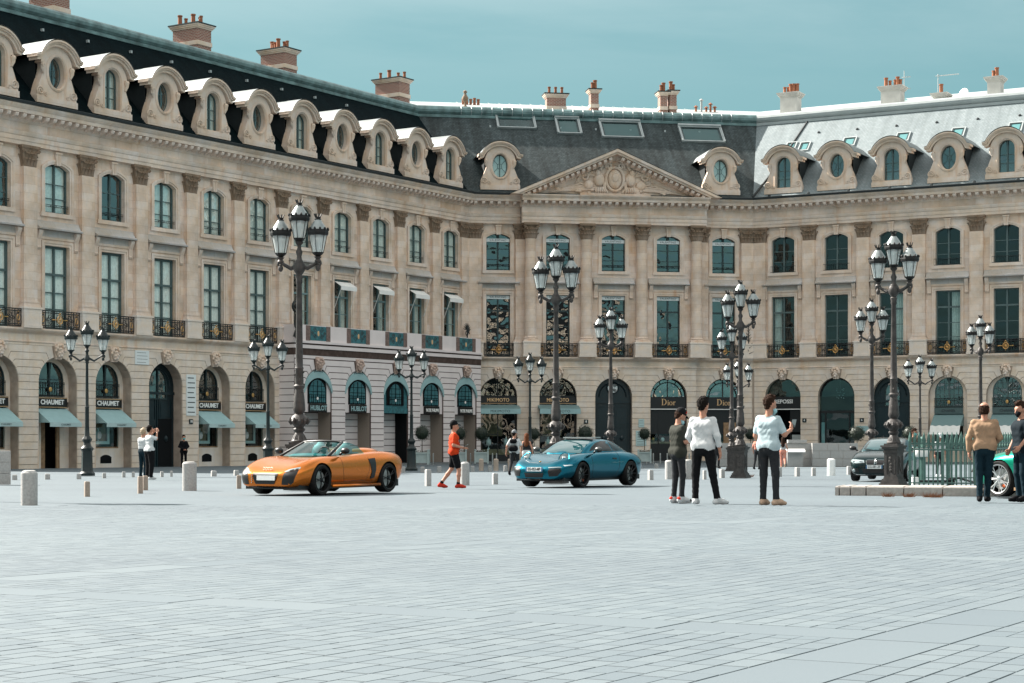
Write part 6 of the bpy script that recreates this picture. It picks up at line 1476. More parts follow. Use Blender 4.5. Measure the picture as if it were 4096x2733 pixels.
for x in (-.5,.48): b = MB(); b.lathe([(.04,-.03),(.11,-.03),(.12,0),(.11,.03),(.04,.03)], 14); b.build('wheel', M['iron'], t, (x,0,.11), (R(90),0,0))
b = MB(); b.box(-.62,-.45,-.07,.07,.02,.24); b.build('fender', M['white_paint'], t)

# ================================================================== topiary and planters
LEAFM = []
for nm, c in (('topiary leaf', (0.006,0.015,0.007)), ('topiary leaf light', (0.014,0.030,0.011))): LEAFM.append(plain(nm, c, 0.55, var=0.3, scale=30))
def crown_mesh(seed):
    rr = random.Random(seed); b = MB()
    b.ball((0,0,0), .36, 12, 8, 0)
    for i in range(900):
        v = Vector((rr.gauss(0,1), rr.gauss(0,1), rr.gauss(0,1))).normalized(); r = rr.uniform(.36,.455)*(1+.06*math.sin(5*v.x+3*v.z)); c = v*r
        t1 = v.orthogonal().normalized(); t1 = Matrix.Rotation(rr.uniform(0,2*PI),3,v) @ t1; t2 = v.cross(t1); t1 = (t1+v*rr.uniform(-.3,.9)).normalized(); l = rr.uniform(.03,.055); w = l*.45
        b.add([c-t1*l*.3-t2*w, c-t1*l*.3+t2*w, c+t1*l+t2*w*.2, c+t1*l-t2*w*.2], [(0,1,2,3)], 1 if rr.random() < .35 else 0)
    return b.mesh('crown', LEAFM)
CROWN = [crown_mesh(k) for k in range(3)]
def planter_mesh():
    b = MB(); b.box(-.36,.36,-.36,.36,.10,.72); k = MB()
    for sx in (-1,1):
        for sy in (-1,1): b.box(sx*.40-.05,sx*.40+.05,sy*.40-.05,sy*.40+.05,0,.80); b.ball((sx*.40,sy*.40,.85),.055,8,6)
    for z in (.14,.68):
        for s in (-1,1): b.box(-.36,.36,s*.385-.02,s*.385+.02,z-.05,z+.05); b.box(s*.385-.02,s*.385+.02,-.36,.36,z-.05,z+.05)
    for i in range(6): x = -.3+.12*i; b.box(x-.005,x+.005,-.372,-.36,.18,.64)
    return b.mesh('planter_box', M['planter'])
PLANT = planter_mesh()
def soil_mesh(seed):
    rr = random.Random(seed); b = MB(); b.box(-.35,.35,-.35,.35,.6,.74)
    for i in range(60): c = Vector((rr.uniform(-.33,.33), rr.uniform(-.35,.3), .78+rr.uniform(0,.05))); b.ball(c, (.03,.03,.02), 5, 4, 1 if rr.random() < .25 else 2)
    return b.mesh('flower_bed', [M['soil'], M['white_paint'], LEAFM[1]])
SOILM = soil_mesh(1)
GP = 'ball topiaries in planters along the facades'
for k, (x, d, sc_, lb) in enumerate(((1688,108,1.08,'behind the dark lamp before the hoarding'),(1838,112,1.0,'just behind the jogger'),(1926,113,1.1,'between the jogger and the backpack man'),(2136,118,1.0,'behind the long-haired woman'),(2341,112,1.22,'rising over the roof of the blue coupe'),(2578,117,.95,'just left of the man in the cap'),(3002,118,.95,'between the pedestal lamp and the man in pale blue'),(3428,112,1.15,'left of the dark sedan under the white plaque'),(3640,112,1.1,'behind the man with the teal mask'))):
    p = atd(x, d); p.z = gz(0, d)+.08
    t = thing('planter', 'pale green square wooden planter '+lb, 'planter', p, R(random.uniform(-6,6)), 'square planters along the facades'); add('planter_box', PLANT, t); add('flower_bed', SOILM, t)
    tr = thing('topiary_tree', 'dark clipped ball topiary '+lb, 'topiary', (p.x,p.y,p.z+.7), 0, GP)
    s = MB(); s.tube([(0,0,0),(.01,0,.5),(0,.01,1.05)], [.028,.022,.02], 7); s.build('trunk', M['bark'], tr)
    o = add('crown', CROWN[k % 3], tr, (0,0,1.18), (0,0,random.random()*6), scale=(sc_,sc_,sc_))
# ================================================================== cars
from mathutils.bvhtree import BVHTree
def paint(name, col, metal=0.35):
    m, nt, b = nodes_of(name); b.inputs['Base Color'].default_value = (*col, 1); b.inputs['Metallic'].default_value = metal; b.inputs['Roughness'].default_value = 0.24
    b.inputs['Coat Weight'].default_value = 0.3; b.inputs['Coat Roughness'].default_value = 0.03; b.inputs['Specular IOR Level'].default_value = 0.3; return m
M['orange'] = paint('orange metallic paint', (0.60,0.165,0.016), 0.70); M['blue'] = paint('petrol blue metallic paint', (0.003,0.135,0.195), 1.0)
M['darkgreen'] = paint('black green paint', (0.006,0.020,0.022), 0.6); M['green'] = paint('racing green paint', (0.0,0.24,0.15), 0.8)
M['car_glass'] = plain('dark car glass', (0.003,0.006,0.007), 0.05, spec=0.35); M['screen'] = plain('teal tinted windscreen', (0.006,0.045,0.052), 0.03, spec=0.7, coat=0.6)
M['rubber'] = plain('tyre rubber', (0.006,0.006,0.006), 0.75, spec=0.3); M['rim_black'] = plain('black alloy rim', (0.008,0.008,0.009), 0.3, metal=0.6); M['rim_silver'] = plain('silver alloy rim', (0.50,0.51,0.51), 0.3, metal=0.85)
M['trim_grey'] = plain('grey mirror shell', (0.07,0.075,0.075), 0.3, metal=0.5); M['trim'] = plain('black trim', (0.004,0.004,0.005), 0.4); M['chrome'] = plain('chrome', (0.75,0.76,0.76), 0.12, metal=1.0); M['caliper'] = plain('orange caliper', (0.62,0.12,0.03), 0.4)
M['lampglass'] = plain('clear headlamp', (0.30,0.36,0.37), 0.05, spec=0.8, coat=1.0); M['lampdark'] = plain('dark headlamp', (0.03,0.05,0.055), 0.05, spec=0.8, coat=1.0)
M['plate'] = plain('number plate', (0.72,0.74,0.74), 0.5); M['plate_blue'] = plain('plate blue band', (0.02,0.10,0.22), 0.5); M['leather'] = plain('grey leather', (0.22,0.25,0.25), 0.6); M['leather_dark'] = plain('dark leather', (0.02,0.025,0.026), 0.6)
def loft_mesh(secs, ringfn, mat, sub=2, name='body'):
    """closed loft through cross-sections; ringfn(sec) -> half ring from bottom centre to top centre as (y,z)"""
    b = MB(); rings = []
    for s in secs:
        h = ringfn(s); full = [(y, z) for y, z in h]+[(-y, z) for y, z in reversed(h[1:-1])]
        rings.append([(s[0], y, z) for y, z in full])
    n = len(rings[0])
    for r in rings: b.v += r
    for i in range(len(rings)-1):
        for k in range(n): b.f.append((i*n+k, i*n+(k+1)%n, (i+1)*n+(k+1)%n, (i+1)*n+k)); b.m.append(0)
    b.f.append(tuple(reversed(range(n)))); b.m.append(0); b.f.append(tuple((len(rings)-1)*n+k for k in range(n))); b.m.append(0)
    me = b.mesh(name, mat, smooth=True)
    bm = bmesh.new(); bm.from_mesh(me); bmesh.ops.recalc_face_normals(bm, faces=bm.faces)
    bm.to_mesh(me); bm.free()
    return apply_mods(me, [('SUBSURF', dict(levels=sub, render_levels=sub))])
def apply_mods(me, mods):
    o = bpy.data.objects.new('tmp', me); COL.objects.link(o)
    for t, kw in mods:
        md = o.modifiers.new(t, t)
        for k, v in kw.items(): setattr(md, k, v)
    dg = bpy.context.evaluated_depsgraph_get(); r = bpy.data.meshes.new_from_object(o.evaluated_get(dg)); bpy.data.objects.remove(o); r.name = me.name; return r
def cut_wheels(me, wheels, r, w_in, yo):
    c = MB()
    for x, z, y in wheels:
        for s in (-1, 1):
            st = len(c.v); c.lathe([(r, 0), (r, w_in)], 28)
            c.xform(Matrix.Translation((x, s*(yo-w_in) if s > 0 else -yo, z)) @ Matrix.Rotation(R(-90), 4, 'X'), st)
    cm = c.mesh('cutter', M['trim'])
    bm = bmesh.new(); bm.from_mesh(cm); bmesh.ops.recalc_face_normals(bm, faces=bm.faces); bm.to_mesh(cm); bm.free()
    co = bpy.data.objects.new('tmp_cut', cm); COL.objects.link(co)
    me.materials.append(M['trim'])
    r_ = apply_mods(me, [('BOOLEAN', dict(object=co, operation='DIFFERENCE', solver='EXACT', material_mode='TRANSFER'))])
    bpy.data.objects.remove(co); r_.set_sharp_from_angle(angle=R(38)); return r_
def body_ring(s):
    x, zb, wm, zm, zs, ws, zc = s
    return [(0, zb), (wm*.78, zb), (wm*.94, zb+(zm-zb)*.22), (wm, zm), (wm*.985, zm+(zs-zm)*.55), ((ws+wm)/2*.99, zs-.01), (ws, zs+(zc-zs)*.25+.015), (ws*.55, zc-.004), (0, zc)]
def cabin_ring(s):
    x, wb, zb, wr, zr = s
    return [(0, zb-.12), (wb, zb-.10), (wb, zb), (wb*.62+wr*.38, zb+(zr-zb)*.42), (wr*1.03, zr-(zr-zb)*.13), (wr*.86, zr-.012), (wr*.4, zr), (0, zr+.004)]
class Skin:
    def __init__(s, meshes):
        vs, fs = [], []
        for m in meshes:
            o = len(vs); vs += [v.co.copy() for v in m.vertices]; fs += [tuple(i+o for i in p.vertices) for p in m.polygons]
        s.t = BVHTree.FromPolygons(vs, fs)
    def hit(s, o, d):
        r = s.t.ray_cast(Vector(o), Vector(d)); return (r[0], r[1]) if r[0] is not None else (None, None)
    def decal(s, poly, axis, mat, name, parent, off=.006, rings=4, dense=3, sign=1, smooth=True):
        """poly in the plane seen along an axis: 'x' (front, pts y,z), 'y' (side, pts x,z, sign=+1 left side), 'z' (top, pts x,y)"""
        pts = []; n0 = len(poly)
        for i in range(n0):
            a, b = poly[i], poly[(i+1)%n0]
            for k in range(dense): t = k/dense; pts.append((a[0]+(b[0]-a[0])*t, a[1]+(b[1]-a[1])*t))
        cx = sum(p[0] for p in pts)/len(pts); cz = sum(p[1] for p in pts)/len(pts); n = len(pts); b = MB()
        def proj(q, r):
            if axis == 'x': h, nn = s.hit((sign*5, q[0], q[1]), (-sign, 0, 0))
            elif axis == 'y': h, nn = s.hit((q[0], sign*5, q[1]), (0, -sign, 0))
            else: h, nn = s.hit((q[0], q[1], 5), (0, 0, -1))
            if h is None: return None
            dv = {'x': Vector((sign,0,0)), 'y': Vector((0,sign,0)), 'z': Vector((0,0,1))}[axis]
            return h+dv*off
        last = None; grid = []
        for r in range(rings+1):
            f = 1-r/(rings+.0001) if r < rings else 0.0
            row = []
            for p in pts:
                q = (cx+(p[0]-cx)*f, cz+(p[1]-cz)*f); h = proj(q, f); row.append(h)
            grid.append(row)
        flat = [h for row in grid for h in row if h is not None]
        if not flat: return None
        av = sum(flat, Vector())/len(flat)
        for row in grid:
            for h in row: b.v.append(tuple(h if h is not None else av))
        for r in range(rings):
            for k in range(n):
                a0, a1 = r*n+k, r*n+(k+1)%n; c0, c1 = a0+n, a1+n; b.f.append((a0, a1, c1, c0)); b.m.append(0)
        me = b.mesh(name, mat, smooth=smooth)
        bm = bmesh.new(); bm.from_mesh(me); bmesh.ops.remove_doubles(bm, verts=bm.verts, dist=.0005); bmesh.ops.recalc_face_normals(bm, faces=bm.faces); bm.to_mesh(me); bm.free()
        return add(name, me, parent)
    def line(s, pts, axis, mat, name, parent, r=.006, sign=1, n=6):
        out = []
        for a, c in zip(pts, pts[1:]):
            for k in range(n):
                t = k/n; q = (a[0]+(c[0]-a[0])*t, a[1]+(c[1]-a[1])*t)
                h = s.hit((sign*5, q[0], q[1]), (-sign,0,0))[0] if axis == 'x' else s.hit((q[0], sign*5, q[1]), (0,-sign,0))[0] if axis == 'y' else s.hit((q[0], q[1], 5), (0,0,-1))[0]
                if h is not None: out.append(h)
        if len(out) > 1: b = MB(); b.tube(out, r, 4); return b.build(name, mat, parent)
def wheel_meshes(r, w, rimr, spokes, rimmat, split=False):
    t = MB(); t.lathe([(rimr,-w*.46),(r*.93,-w*.5),(r,-w*.36),(r,w*.36),(r*.93,w*.5),(rimr,w*.46),(rimr*.97,w*.2),(rimr*.97,-w*.46)], 28)
    m = MB(); m.lathe([(rimr*1.0,w*.46),(rimr*1.01,w*.5),(rimr*.94,w*.47),(rimr*.92,w*.3)], 28, caps=False)
    for k in range(spokes):
        a = 2*PI*k/spokes
        for da in ((-.09,.09) if split else (0,)):
            ca, sa = math.cos(a), math.sin(a); c2, s2 = math.cos(a+da*1.6), math.sin(a+da*1.6)
            m.tube([(rimr*.16*ca, rimr*.16*sa, w*.36), (rimr*.55*math.cos(a+da*.8), rimr*.55*math.sin(a+da*.8), w*.40), (rimr*.96*c2, rimr*.96*s2, w*.42)], [rimr*.07,rimr*.05,rimr*.055] if not split else [rimr*.06,rimr*.04,rimr*.04], 5)
    m.lathe([(rimr*.20,w*.30),(rimr*.20,w*.40),(rimr*.12,w*.44),(0.001,w*.44)], 12)
    d = MB(); d.lathe([(rimr*.30,w*.12),(rimr*.72,w*.12),(rimr*.72,w*.05)], 20)
    return t.mesh('tyre', M['rubber'], smooth=True, sharp=40), m.mesh('rim', rimmat, smooth=True, sharp=40), d.mesh('brake_disc', M['steel'])
def wheel(parent, ms, x, y, z, s, steer=0.0, cal=None):
    w = add('wheel', ms[0], parent, (x, y, z), (R(-90) if s > 0 else R(90), 0, steer)); add('rim', ms[1], w); add('brake_disc', ms[2], w)
    if cal: b = MB(); b.box(-.035,.035,.13,.19,.02,.07); add('caliper', b.mesh('caliper', cal), w, rot=(0,0,.6))
    return w
def plate(parent, loc, rot, txt, wd=.52, blue=True):
    b = MB(); b.box(-wd/2,wd/2,-.008,.008,-.055,.055); p = b.build('number_plate', M['plate'], parent, loc, rot)
    if txt: add('lettering', text_mesh(txt, .105, M['trim'], .002, .002), p, (0,-.0105,0), (R(90),0,0), scale=(.80,1,1))
    if blue:
        for s in (-1,1): q = MB(); q.box(s*(wd/2-.02)-.02,s*(wd/2-.02)+.02,-.0095,.008,-.054,.054); q.build('plate_band', M['plate_blue'], p)
    return p
def mirror(parent, x, y, z, s, mat):
    b = MB(); b.ball((x, s*(y+.14), z+.05), (.075,.12,.075), 12, 8); b.tube([(x, s*(y-.02), z-.04), (x, s*(y+.06), z+.02)], [.03,.025], 6); return b.build('wing_mirror', mat, parent, smooth=True)
def mirrored(poly): return [(-p[0], p[1]) for p in reversed(poly)]

def coupe(label, p, head, paintm, full=True):
    """rear-engined coupe with round upright lamps"""
    t = thing('coupe_car', label, 'car', p, head)
    secs = [(-2.24,.42,.50,.58,.70,.40,.73),(-2.13,.26,.74,.55,.75,.60,.80),(-1.82,.20,.87,.56,.82,.72,.90),(-1.225,.20,.925,.60,.89,.78,.97),(-.62,.17,.885,.56,.89,.79,.96),(0,.16,.87,.55,.89,.80,.94),(.60,.16,.875,.55,.885,.79,.915),(1.0,.17,.89,.56,.885,.72,.875),(1.4,.18,.895,.56,.865,.66,.82),(1.75,.19,.87,.53,.79,.60,.745),(2.02,.19,.79,.47,.67,.53,.66),(2.18,.20,.65,.42,.54,.44,.56),(2.25,.25,.50,.38,.46,.34,.48)]
    body = cut_wheels(loft_mesh(secs, body_ring, paintm), [(1.225,.34,0),(-1.225,.345,0)], .375, .34, 1.02)
    cab = loft_mesh([(.98,.66,.87,.50,.89),(.72,.71,.885,.56,1.02),(.36,.735,.89,.575,1.19),(0,.745,.895,.575,1.275),(-.35,.745,.895,.565,1.29),(-.8,.735,.895,.53,1.245),(-1.2,.70,.89,.475,1.135),(-1.6,.62,.86,.42,.99),(-1.92,.52,.82,.36,.86)], cabin_ring, paintm, name='cabin')
    bo = add('body', body, t); ca = add('cabin', cab, t); sk = Skin([body, cab])
    # glass
    scr = [(.93,.60),(.93,-.60),(.30,-.50),(.16,-.40),(.12,0),(.16,.40),(.30,.50)]
    ws = sk.decal(scr, 'z', M['screen'], 'windscreen', t, off=.004, rings=5)
    for s in (-1, 1):
        sk.decal([(.60,.945),(.42,1.06),(.18,1.165),(-.12,1.215),(-.42,1.215),(-.52,.94)], 'y', M['car_glass'], 'side_window', t, off=.004, sign=s)
        sk.decal([(-.57,.945),(-.48,1.21),(-.80,1.16),(-1.08,1.05),(-1.26,.955)], 'y', M['car_glass'], 'quarter_window', t, off=.004, sign=s)
        sk.line([(.78,.90),(.72,.60),(.70,.30),(.55,.22),(-.45,.23),(-.62,.45),(-.66,.80),(-.56,.93)], 'y', M['trim'], 'door_gap', t, r=.005, sign=s)
        hd = sk.decal([(-.50,.76),(-.32,.775),(-.32,.735),(-.50,.72)], 'y', M['trim'], 'door_handle', t, off=.012, sign=s)
        sk.decal([(2.0,.60),(1.72,.605),(1.72,.58),(1.98,.565)], 'y', M['chrome'], 'side_marker', t, off=.006, sign=s) if s > 0 else None
        # headlamps: raised ovals seen from the front and above
        c0 = Vector((1.72, s*.60, .735)); hl = MB(); rot = Matrix.Rotation(R(-47), 3, 'Y') @ Matrix.Rotation(0, 3, 'Z')
        rot = Matrix.Rotation(s*R(16), 3, 'Z') @ Matrix.Rotation(R(46), 3, 'Y')
        hl.ball((0,0,0), (.215,.135,.035), 18, 10, rot=None); st = MB(); st.v = hl.v; st.f = hl.f; st.m = hl.m
        st.xform(Matrix.Translation(c0+Vector((.012,0,.006))) @ rot.to_4x4()); hlo = st.build('headlamp', M['lampdark'], t, smooth=True)
        rg = MB(); rg.tube([tuple(Matrix.Translation(c0+Vector((.012,0,.006))) @ rot.to_4x4() @ Vector((.225*math.cos(2*PI*i/20), .145*math.sin(2*PI*i/20), .018))) for i in range(20)], .012, 5, closed=True); rg.build('lamp_ring', paintm, hlo)
        for (dx, dy, rr_) in ((-.04,0,.06),(.09,0,.035)):
            q = MB(); cc_ = Matrix.Translation(c0+Vector((.012,0,.006))) @ rot.to_4x4() @ Vector((dx,dy,.022)); q.ball(cc_, (rr_,rr_,rr_*.6), 10, 6); q.build('lamp_lens', M['chrome'], hlo, smooth=True)
        sk.decal([(s*.42,.44),(s*.46,.50),(s*.72,.52),(s*.74,.44),(s*.66,.31),(s*.46,.30)], 'x', M['trim'], 'air_intake', t, off=.010)
        for z in (.36,.42): q = MB(); q.box(2.06,2.10,min(s*.44,s*.68),max(s*.44,s*.68),z-.006,z+.006); q.build('intake_bar', M['rim_silver'], t)
        sk.decal([(s*.42,.545),(s*.72,.555),(s*.74,.53),(s*.42,.52)], 'x', M['lampglass'], 'day_light', t, off=.014)
        mirror(t, .62, .84, .94, s, M['trim_grey'])
    sk.decal([(-.30,.395),(.30,.395),(.26,.27),(-.26,.27)], 'x', M['trim'], 'air_intake', t, off=.008)
    sk.decal([(-.72,.235),(.72,.235),(.66,.20),(-.66,.20)], 'x', M['trim'], 'front_lip', t, off=.02)
    sk.line([(1.9,.50),(1.6,.55),(1.0,.66),(.96,.68)], 'z', M['trim'], 'bonnet_gap', t, r=.004); sk.line([(1.9,-.50),(1.6,-.55),(1.0,-.66)], 'z', M['trim'], 'bonnet_gap', t, r=.004); sk.line([(1.9,.50),(2.0,.3),(2.03,0),(2.0,-.3),(1.9,-.50)], 'z', M['trim'], 'bonnet_gap', t, r=.004)
    h, nn = sk.hit((1.93, 0, 5), (0,0,-1)); q = MB(); q.ball(h, (.05,.035,.012), 10, 6); q.build('bonnet_badge', M['gold'], t, smooth=True)
    sk.decal([(.06,.42),(-.30,.42),(-.30,-.42),(.06,-.42)], 'z', M['trim'], 'sunroof', t, off=.008)
    sr = MB(); sr.box(-.02,.0,-.46,.46,1.285,1.315); sr.box(-.32,.0,-.47,-.44,1.30,1.325); sr.box(-.32,.0,.44,.47,1.30,1.325); sr.box(.0,.10,-.46,.46,1.29,1.318); sr.build('roof_spoiler', M['steel'], t)
    plate(t, (2.235,.0,.485), (R(-6),0,R(90)), 'EG-053-MP')
    b = MB(); b.box(-1.95,1.95,-.74,.74,.17,.30); b.build('underbody', M['trim'], t)
    ms = wheel_meshes(.335,.27,.262,10,M['rim_black'])
    for s in (-1,1):
        wheel(t, ms, 1.225, s*.76, .335, s, 0, M['caliper']); wheel(t, ms, -1.225, s*.79, .335, s, 0)
    # cabin pieces seen through the screen: wheel rim arc and seat tops
    return t
def spyder(label, p, head, paintm):
    t = thing('convertible_car', label, 'car', p, head)
    secs = [(-2.17,.40,.70,.62,.78,.58,.80),(-2.04,.25,.88,.60,.86,.70,.88),(-1.72,.20,.94,.60,.92,.76,.955),(-1.325,.18,.955,.62,.945,.77,.99),(-.72,.15,.93,.57,.925,.78,.98),(-.1,.14,.915,.55,.885,.79,.90),(.5,.14,.92,.55,.865,.78,.865),(.95,.15,.94,.57,.865,.74,.85),(1.325,.16,.95,.58,.855,.72,.815),(1.72,.17,.93,.54,.765,.67,.735),(2.02,.17,.87,.47,.65,.60,.64),(2.19,.18,.76,.41,.54,.52,.55),(2.28,.22,.64,.37,.46,.44,.47)]
    body = cut_wheels(loft_mesh(secs, body_ring, paintm), [(1.325,.345,0),(-1.325,.35,0)], .385, .34, 1.03)
    add('body', body, t); sk = Skin([body])
    sk.decal([(.62,.60),(.62,-.60),(-.50,-.62),(-.62,-.5),(-.62,.5),(-.50,.62)], 'z', M['leather_dark'], 'cockpit', t, off=.006, rings=5)
    # windscreen with frame
    bx, bz, tx, tz = .98, .865, .18, 1.215; g = MB(); n = 8
    lo = [(bx-.16*abs(k/4-1)**2, .70*(k/4-1), bz-.0) for k in range(9)]; hi = [(tx-.10*abs(k/4-1)**2, .57*(k/4-1), tz-.03*abs(k/4-1)**2) for k in range(9)]
    for k in range(9): g.v += [lo[k], hi[k]]
    for k in range(8): g.f.append((2*k,2*k+2,2*k+3,2*k+1)); g.m.append(0)
    g.build('windscreen', M['screen_clear'], t, smooth=True)
    f = MB(); f.tube([lo[0], hi[0]]+hi[1:-1]+[hi[-1], lo[-1]], [.035,.032]+[.026]*7+[.032,.035], 7); f.build('windscreen_frame', M['trim'], t, smooth=True)
    for s in (-1,1):
        g = MB(); g.v = [(.78,s*.80,.885),(.10,s*.62,1.17),(-.10,s*.64,1.17),(-.36,s*.68,1.10),(-.56,s*.74,.93),(.2,s*.83,.90)]; g.f = [(0,1,2,3,4,5)]; g.m = [0]; g.build('side_window', M['screen_clear'], t)
        for (x, z, w) in ((-.28,.99,.17),):
            q = MB(); q.ball((x, s*.36, z-.06), (.13,.23,.24), 12, 8); q.ball((x-.02, s*.36, 1.10), (.07,.13,.10), 12, 8); q.build('seat', M['leather'], t, smooth=True)
        q = MB(); q.ball((-1.0, s*.38, .955), (.55,.24,.10), 14, 8); q.build('rear_hump', paintm, t, smooth=True)
        # side blade intake, headlamps, grilles
        sk.decal([(-.52,.80),(-.78,.82),(-.80,.55),(-.76,.36),(-.60,.33),(-.64,.50)], 'y', M['trim'], 'side_intake', t, off=.012, sign=s)
        sk.line([(.55,.88),(.50,.55),(.42,.30),(-.45,.30),(-.55,.55),(-.52,.88)], 'y', M['trim'], 'door_gap', t, r=.005, sign=s)
        hl = sk.decal([(s*.50,.545),(s*.60,.60),(s*.78,.645),(s*.80,.60),(s*.56,.53)], 'x', M['lampglass'], 'headlamp', t, off=.012)
        sk.decal([(s*.62,.575),(s*.70,.60),(s*.70,.565),(s*.63,.55)], 'x', M['trim'], 'lamp_lens', t, off=.018)
        sk.decal([(s*.73,.605),(s*.77,.615),(s*.77,.59),(s*.73,.58)], 'x', M['trim'], 'lamp_lens', t, off=.018)
        sk.decal([(s*.47,.25),(s*.52,.51),(s*.58,.525),(s*.79,.585),(s*.80,.50),(s*.74,.30),(s*.68,.245)], 'x', M['trim'], 'air_intake', t, off=.008)
        mirror(t, .52, .84, .94, s, M['trim'])
        q = MB(); q.tube([(1.0,s*.97,.20),(-.9,s*.97,.20)], .035, 6); q.build('side_skirt', paintm, t, smooth=True)
    gr = sk.decal([(-.37,.51),(.37,.51),(.34,.40),(.27,.26),(-.27,.26),(-.34,.40)], 'x', M['trim'], 'grille', t, off=.010)
    for k in range(6): q = MB(); q.box(2.27,2.30,-.38+.0,-.36,.28+.045*k,.305+.045*k); q.build('grille_bar', M['chrome'], t)
    sk.decal([(-.66,.20),(.66,.20),(.60,.165),(-.60,.165)], 'x', M['trim'], 'front_lip', t, off=.03)
    plate(t, (2.315,.06,.40), (R(-4),0,R(90)), '', blue=False)
    q = MB()
    for k in range(4): q.tube([(2.14+.0, -.105+.07*k+.035*math.cos(2*PI*i/12), .60+.03*math.sin(2*PI*i/12)) for i in range(12)], .006, 4, closed=True)
    q.build('bonnet_emblem', M['chrome'], t, (.02,0,.0), (0,0,0))
    q = MB(); q.tube([(.50+.0,.36+.17*math.cos(a),.93+.15*math.sin(a)) for a in [2*PI*i/14 for i in range(14)]], .018, 6, closed=True); q.build('steering_wheel', M['leather_dark'], t)
    q = MB(); q.ball((.66,0,.87),(.16,.60,.07),16,8); q.build('dashboard', M['leather'], t, smooth=True)
    b = MB(); b.box(-1.95,2.0,-.78,.78,.14,.30); b.build('underbody', M['trim'], t)
    ms = wheel_meshes(.345,.28,.27,5,M['rim_black'],True)
    for s in (-1,1): wheel(t, ms, 1.325, s*.80, .345, s); wheel(t, ms, -1.325, s*.815, .345, s)
    return t
M['screen_clear'] = glass_mat('tinted clear screen', tr=(0.22,0.55,0.56), ior=1.55, wave=0)
def sedan(label, p, head, paintm):
    t = thing('sedan_car', label, 'car', p, head)
    secs = [(-2.30,.40,.62,.65,.86,.55,.92),(-2.16,.28,.80,.62,.95,.66,1.0),(-1.38,.22,.90,.62,.95,.74,1.03),(0,.20,.905,.6,.93,.78,1.0),(.9,.20,.905,.6,.93,.76,.99),(1.38,.2,.90,.58,.90,.70,.95),(1.85,.2,.87,.53,.82,.63,.86),(2.1,.2,.80,.47,.72,.57,.76),(2.2,.22,.70,.42,.60,.50,.66),(2.24,.27,.58,.40,.50,.42,.54)]
    body = cut_wheels(loft_mesh(secs, body_ring, paintm), [(1.38,.32,0),(-1.38,.32,0)], .36, .32, 1.0)
    cab = loft_mesh([(1.20,.72,.95,.54,.97),(.78,.765,.96,.59,1.17),(.32,.775,.965,.60,1.345),(-.3,.775,.97,.60,1.41),(-.9,.765,.98,.585,1.37),(-1.3,.74,.99,.55,1.24),(-1.7,.67,1.0,.5,1.07),(-1.85,.6,1.0,.45,1.0)], cabin_ring, paintm, name='cabin')
    add('body', body, t); add('cabin', cab, t); sk = Skin([body, cab])
    sk.decal([(1.12,.64),(1.12,-.64),(.40,-.53),(.30,-.4),(.27,0),(.30,.4),(.40,.53)], 'z', M['screen'], 'windscreen', t, off=.004, rings=5)
    for s in (-1,1):
        sk.decal([(.68,1.0),(.30,1.21),(-.05,1.30),(-.10,1.0)], 'y', M['car_glass'], 'side_window', t, off=.004, sign=s); sk.decal([(-.16,1.0),(-.11,1.31),(-.7,1.30),(-1.05,1.18),(-1.2,1.02)], 'y', M['car_glass'], 'side_window', t, off=.004, sign=s)
        hl = sk.decal([(s*.34,.60),(s*.36,.68),(s*.60,.70),(s*.80,.70),(s*.82,.62),(s*.60,.58)], 'x', M['lampglass'], 'headlamp', t, off=.012)
        for yy_ in (.46,.68): 
            h, _ = sk.hit((5,s*yy_,.635),(-1,0,0))
            if h: q = MB(); q.ball(h+Vector((.01,0,0)),(.02,.05,.05),10,6); q.build('lamp_lens', M['chrome'], hl or t, smooth=True)
        k_ = sk.decal([(s*.03,.55),(s*.03,.67),(s*.06,.69),(s*.26,.69),(s*.29,.66),(s*.27,.56),(s*.24,.535),(s*.06,.535)], 'x', M['trim'], 'grille', t, off=.012)
        pts = [(s*.03,.55),(s*.03,.67),(s*.06,.69),(s*.26,.69),(s*.29,.66),(s*.27,.56),(s*.24,.535),(s*.06,.535),(s*.03,.55)]; sk.line(pts, 'x', M['chrome'], 'grille_surround', t, r=.014)
        h, _ = sk.hit((5,s*.66,.36),(-1,0,0)); q = MB(); q.ball(h,(.02,.06,.05),10,6); q.build('fog_lamp', M['lampglass'], t, smooth=True)
        sk.decal([(s*.50,.30),(s*.54,.42),(s*.76,.43),(s*.74,.31)], 'x', M['trim'], 'air_intake', t, off=.006)
        sk.line([(.75,.94),(.70,.5),(.60,.26),(-.1,.26),(-.12,.98)], 'y', M['trim'], 'door_gap', t, r=.005, sign=s); mirror(t, .72, .86, 1.0, s, M['trim'])
    sk.decal([(-.42,.42),(.42,.42),(.38,.27),(-.38,.27)], 'x', M['trim'], 'air_intake', t, off=.006); sk.line([(-.78,.235),(-.3,.225),(.3,.225),(.78,.235)], 'x', M['chrome'], 'lip_strip', t, r=.012)
    h, _ = sk.hit((2.13,0,5),(0,0,-1)); q = MB(); q.ball(h,(.045,.045,.012),12,6); q.build('bonnet_badge', M['chrome'], t, smooth=True)
    plate(t, (2.285,-.02,.47), (R(-3),0,R(90)), 'CG-581-ZF')
    b = MB(); b.box(-2.0,1.95,-.74,.74,.18,.32); b.build('underbody', M['trim'], t)
    ms = wheel_meshes(.32,.22,.235,9,M['rim_silver'])
    for s in (-1,1): wheel(t, ms, 1.38, s*.78, .32, s); wheel(t, ms, -1.38, s*.78, .32, s)
    return t
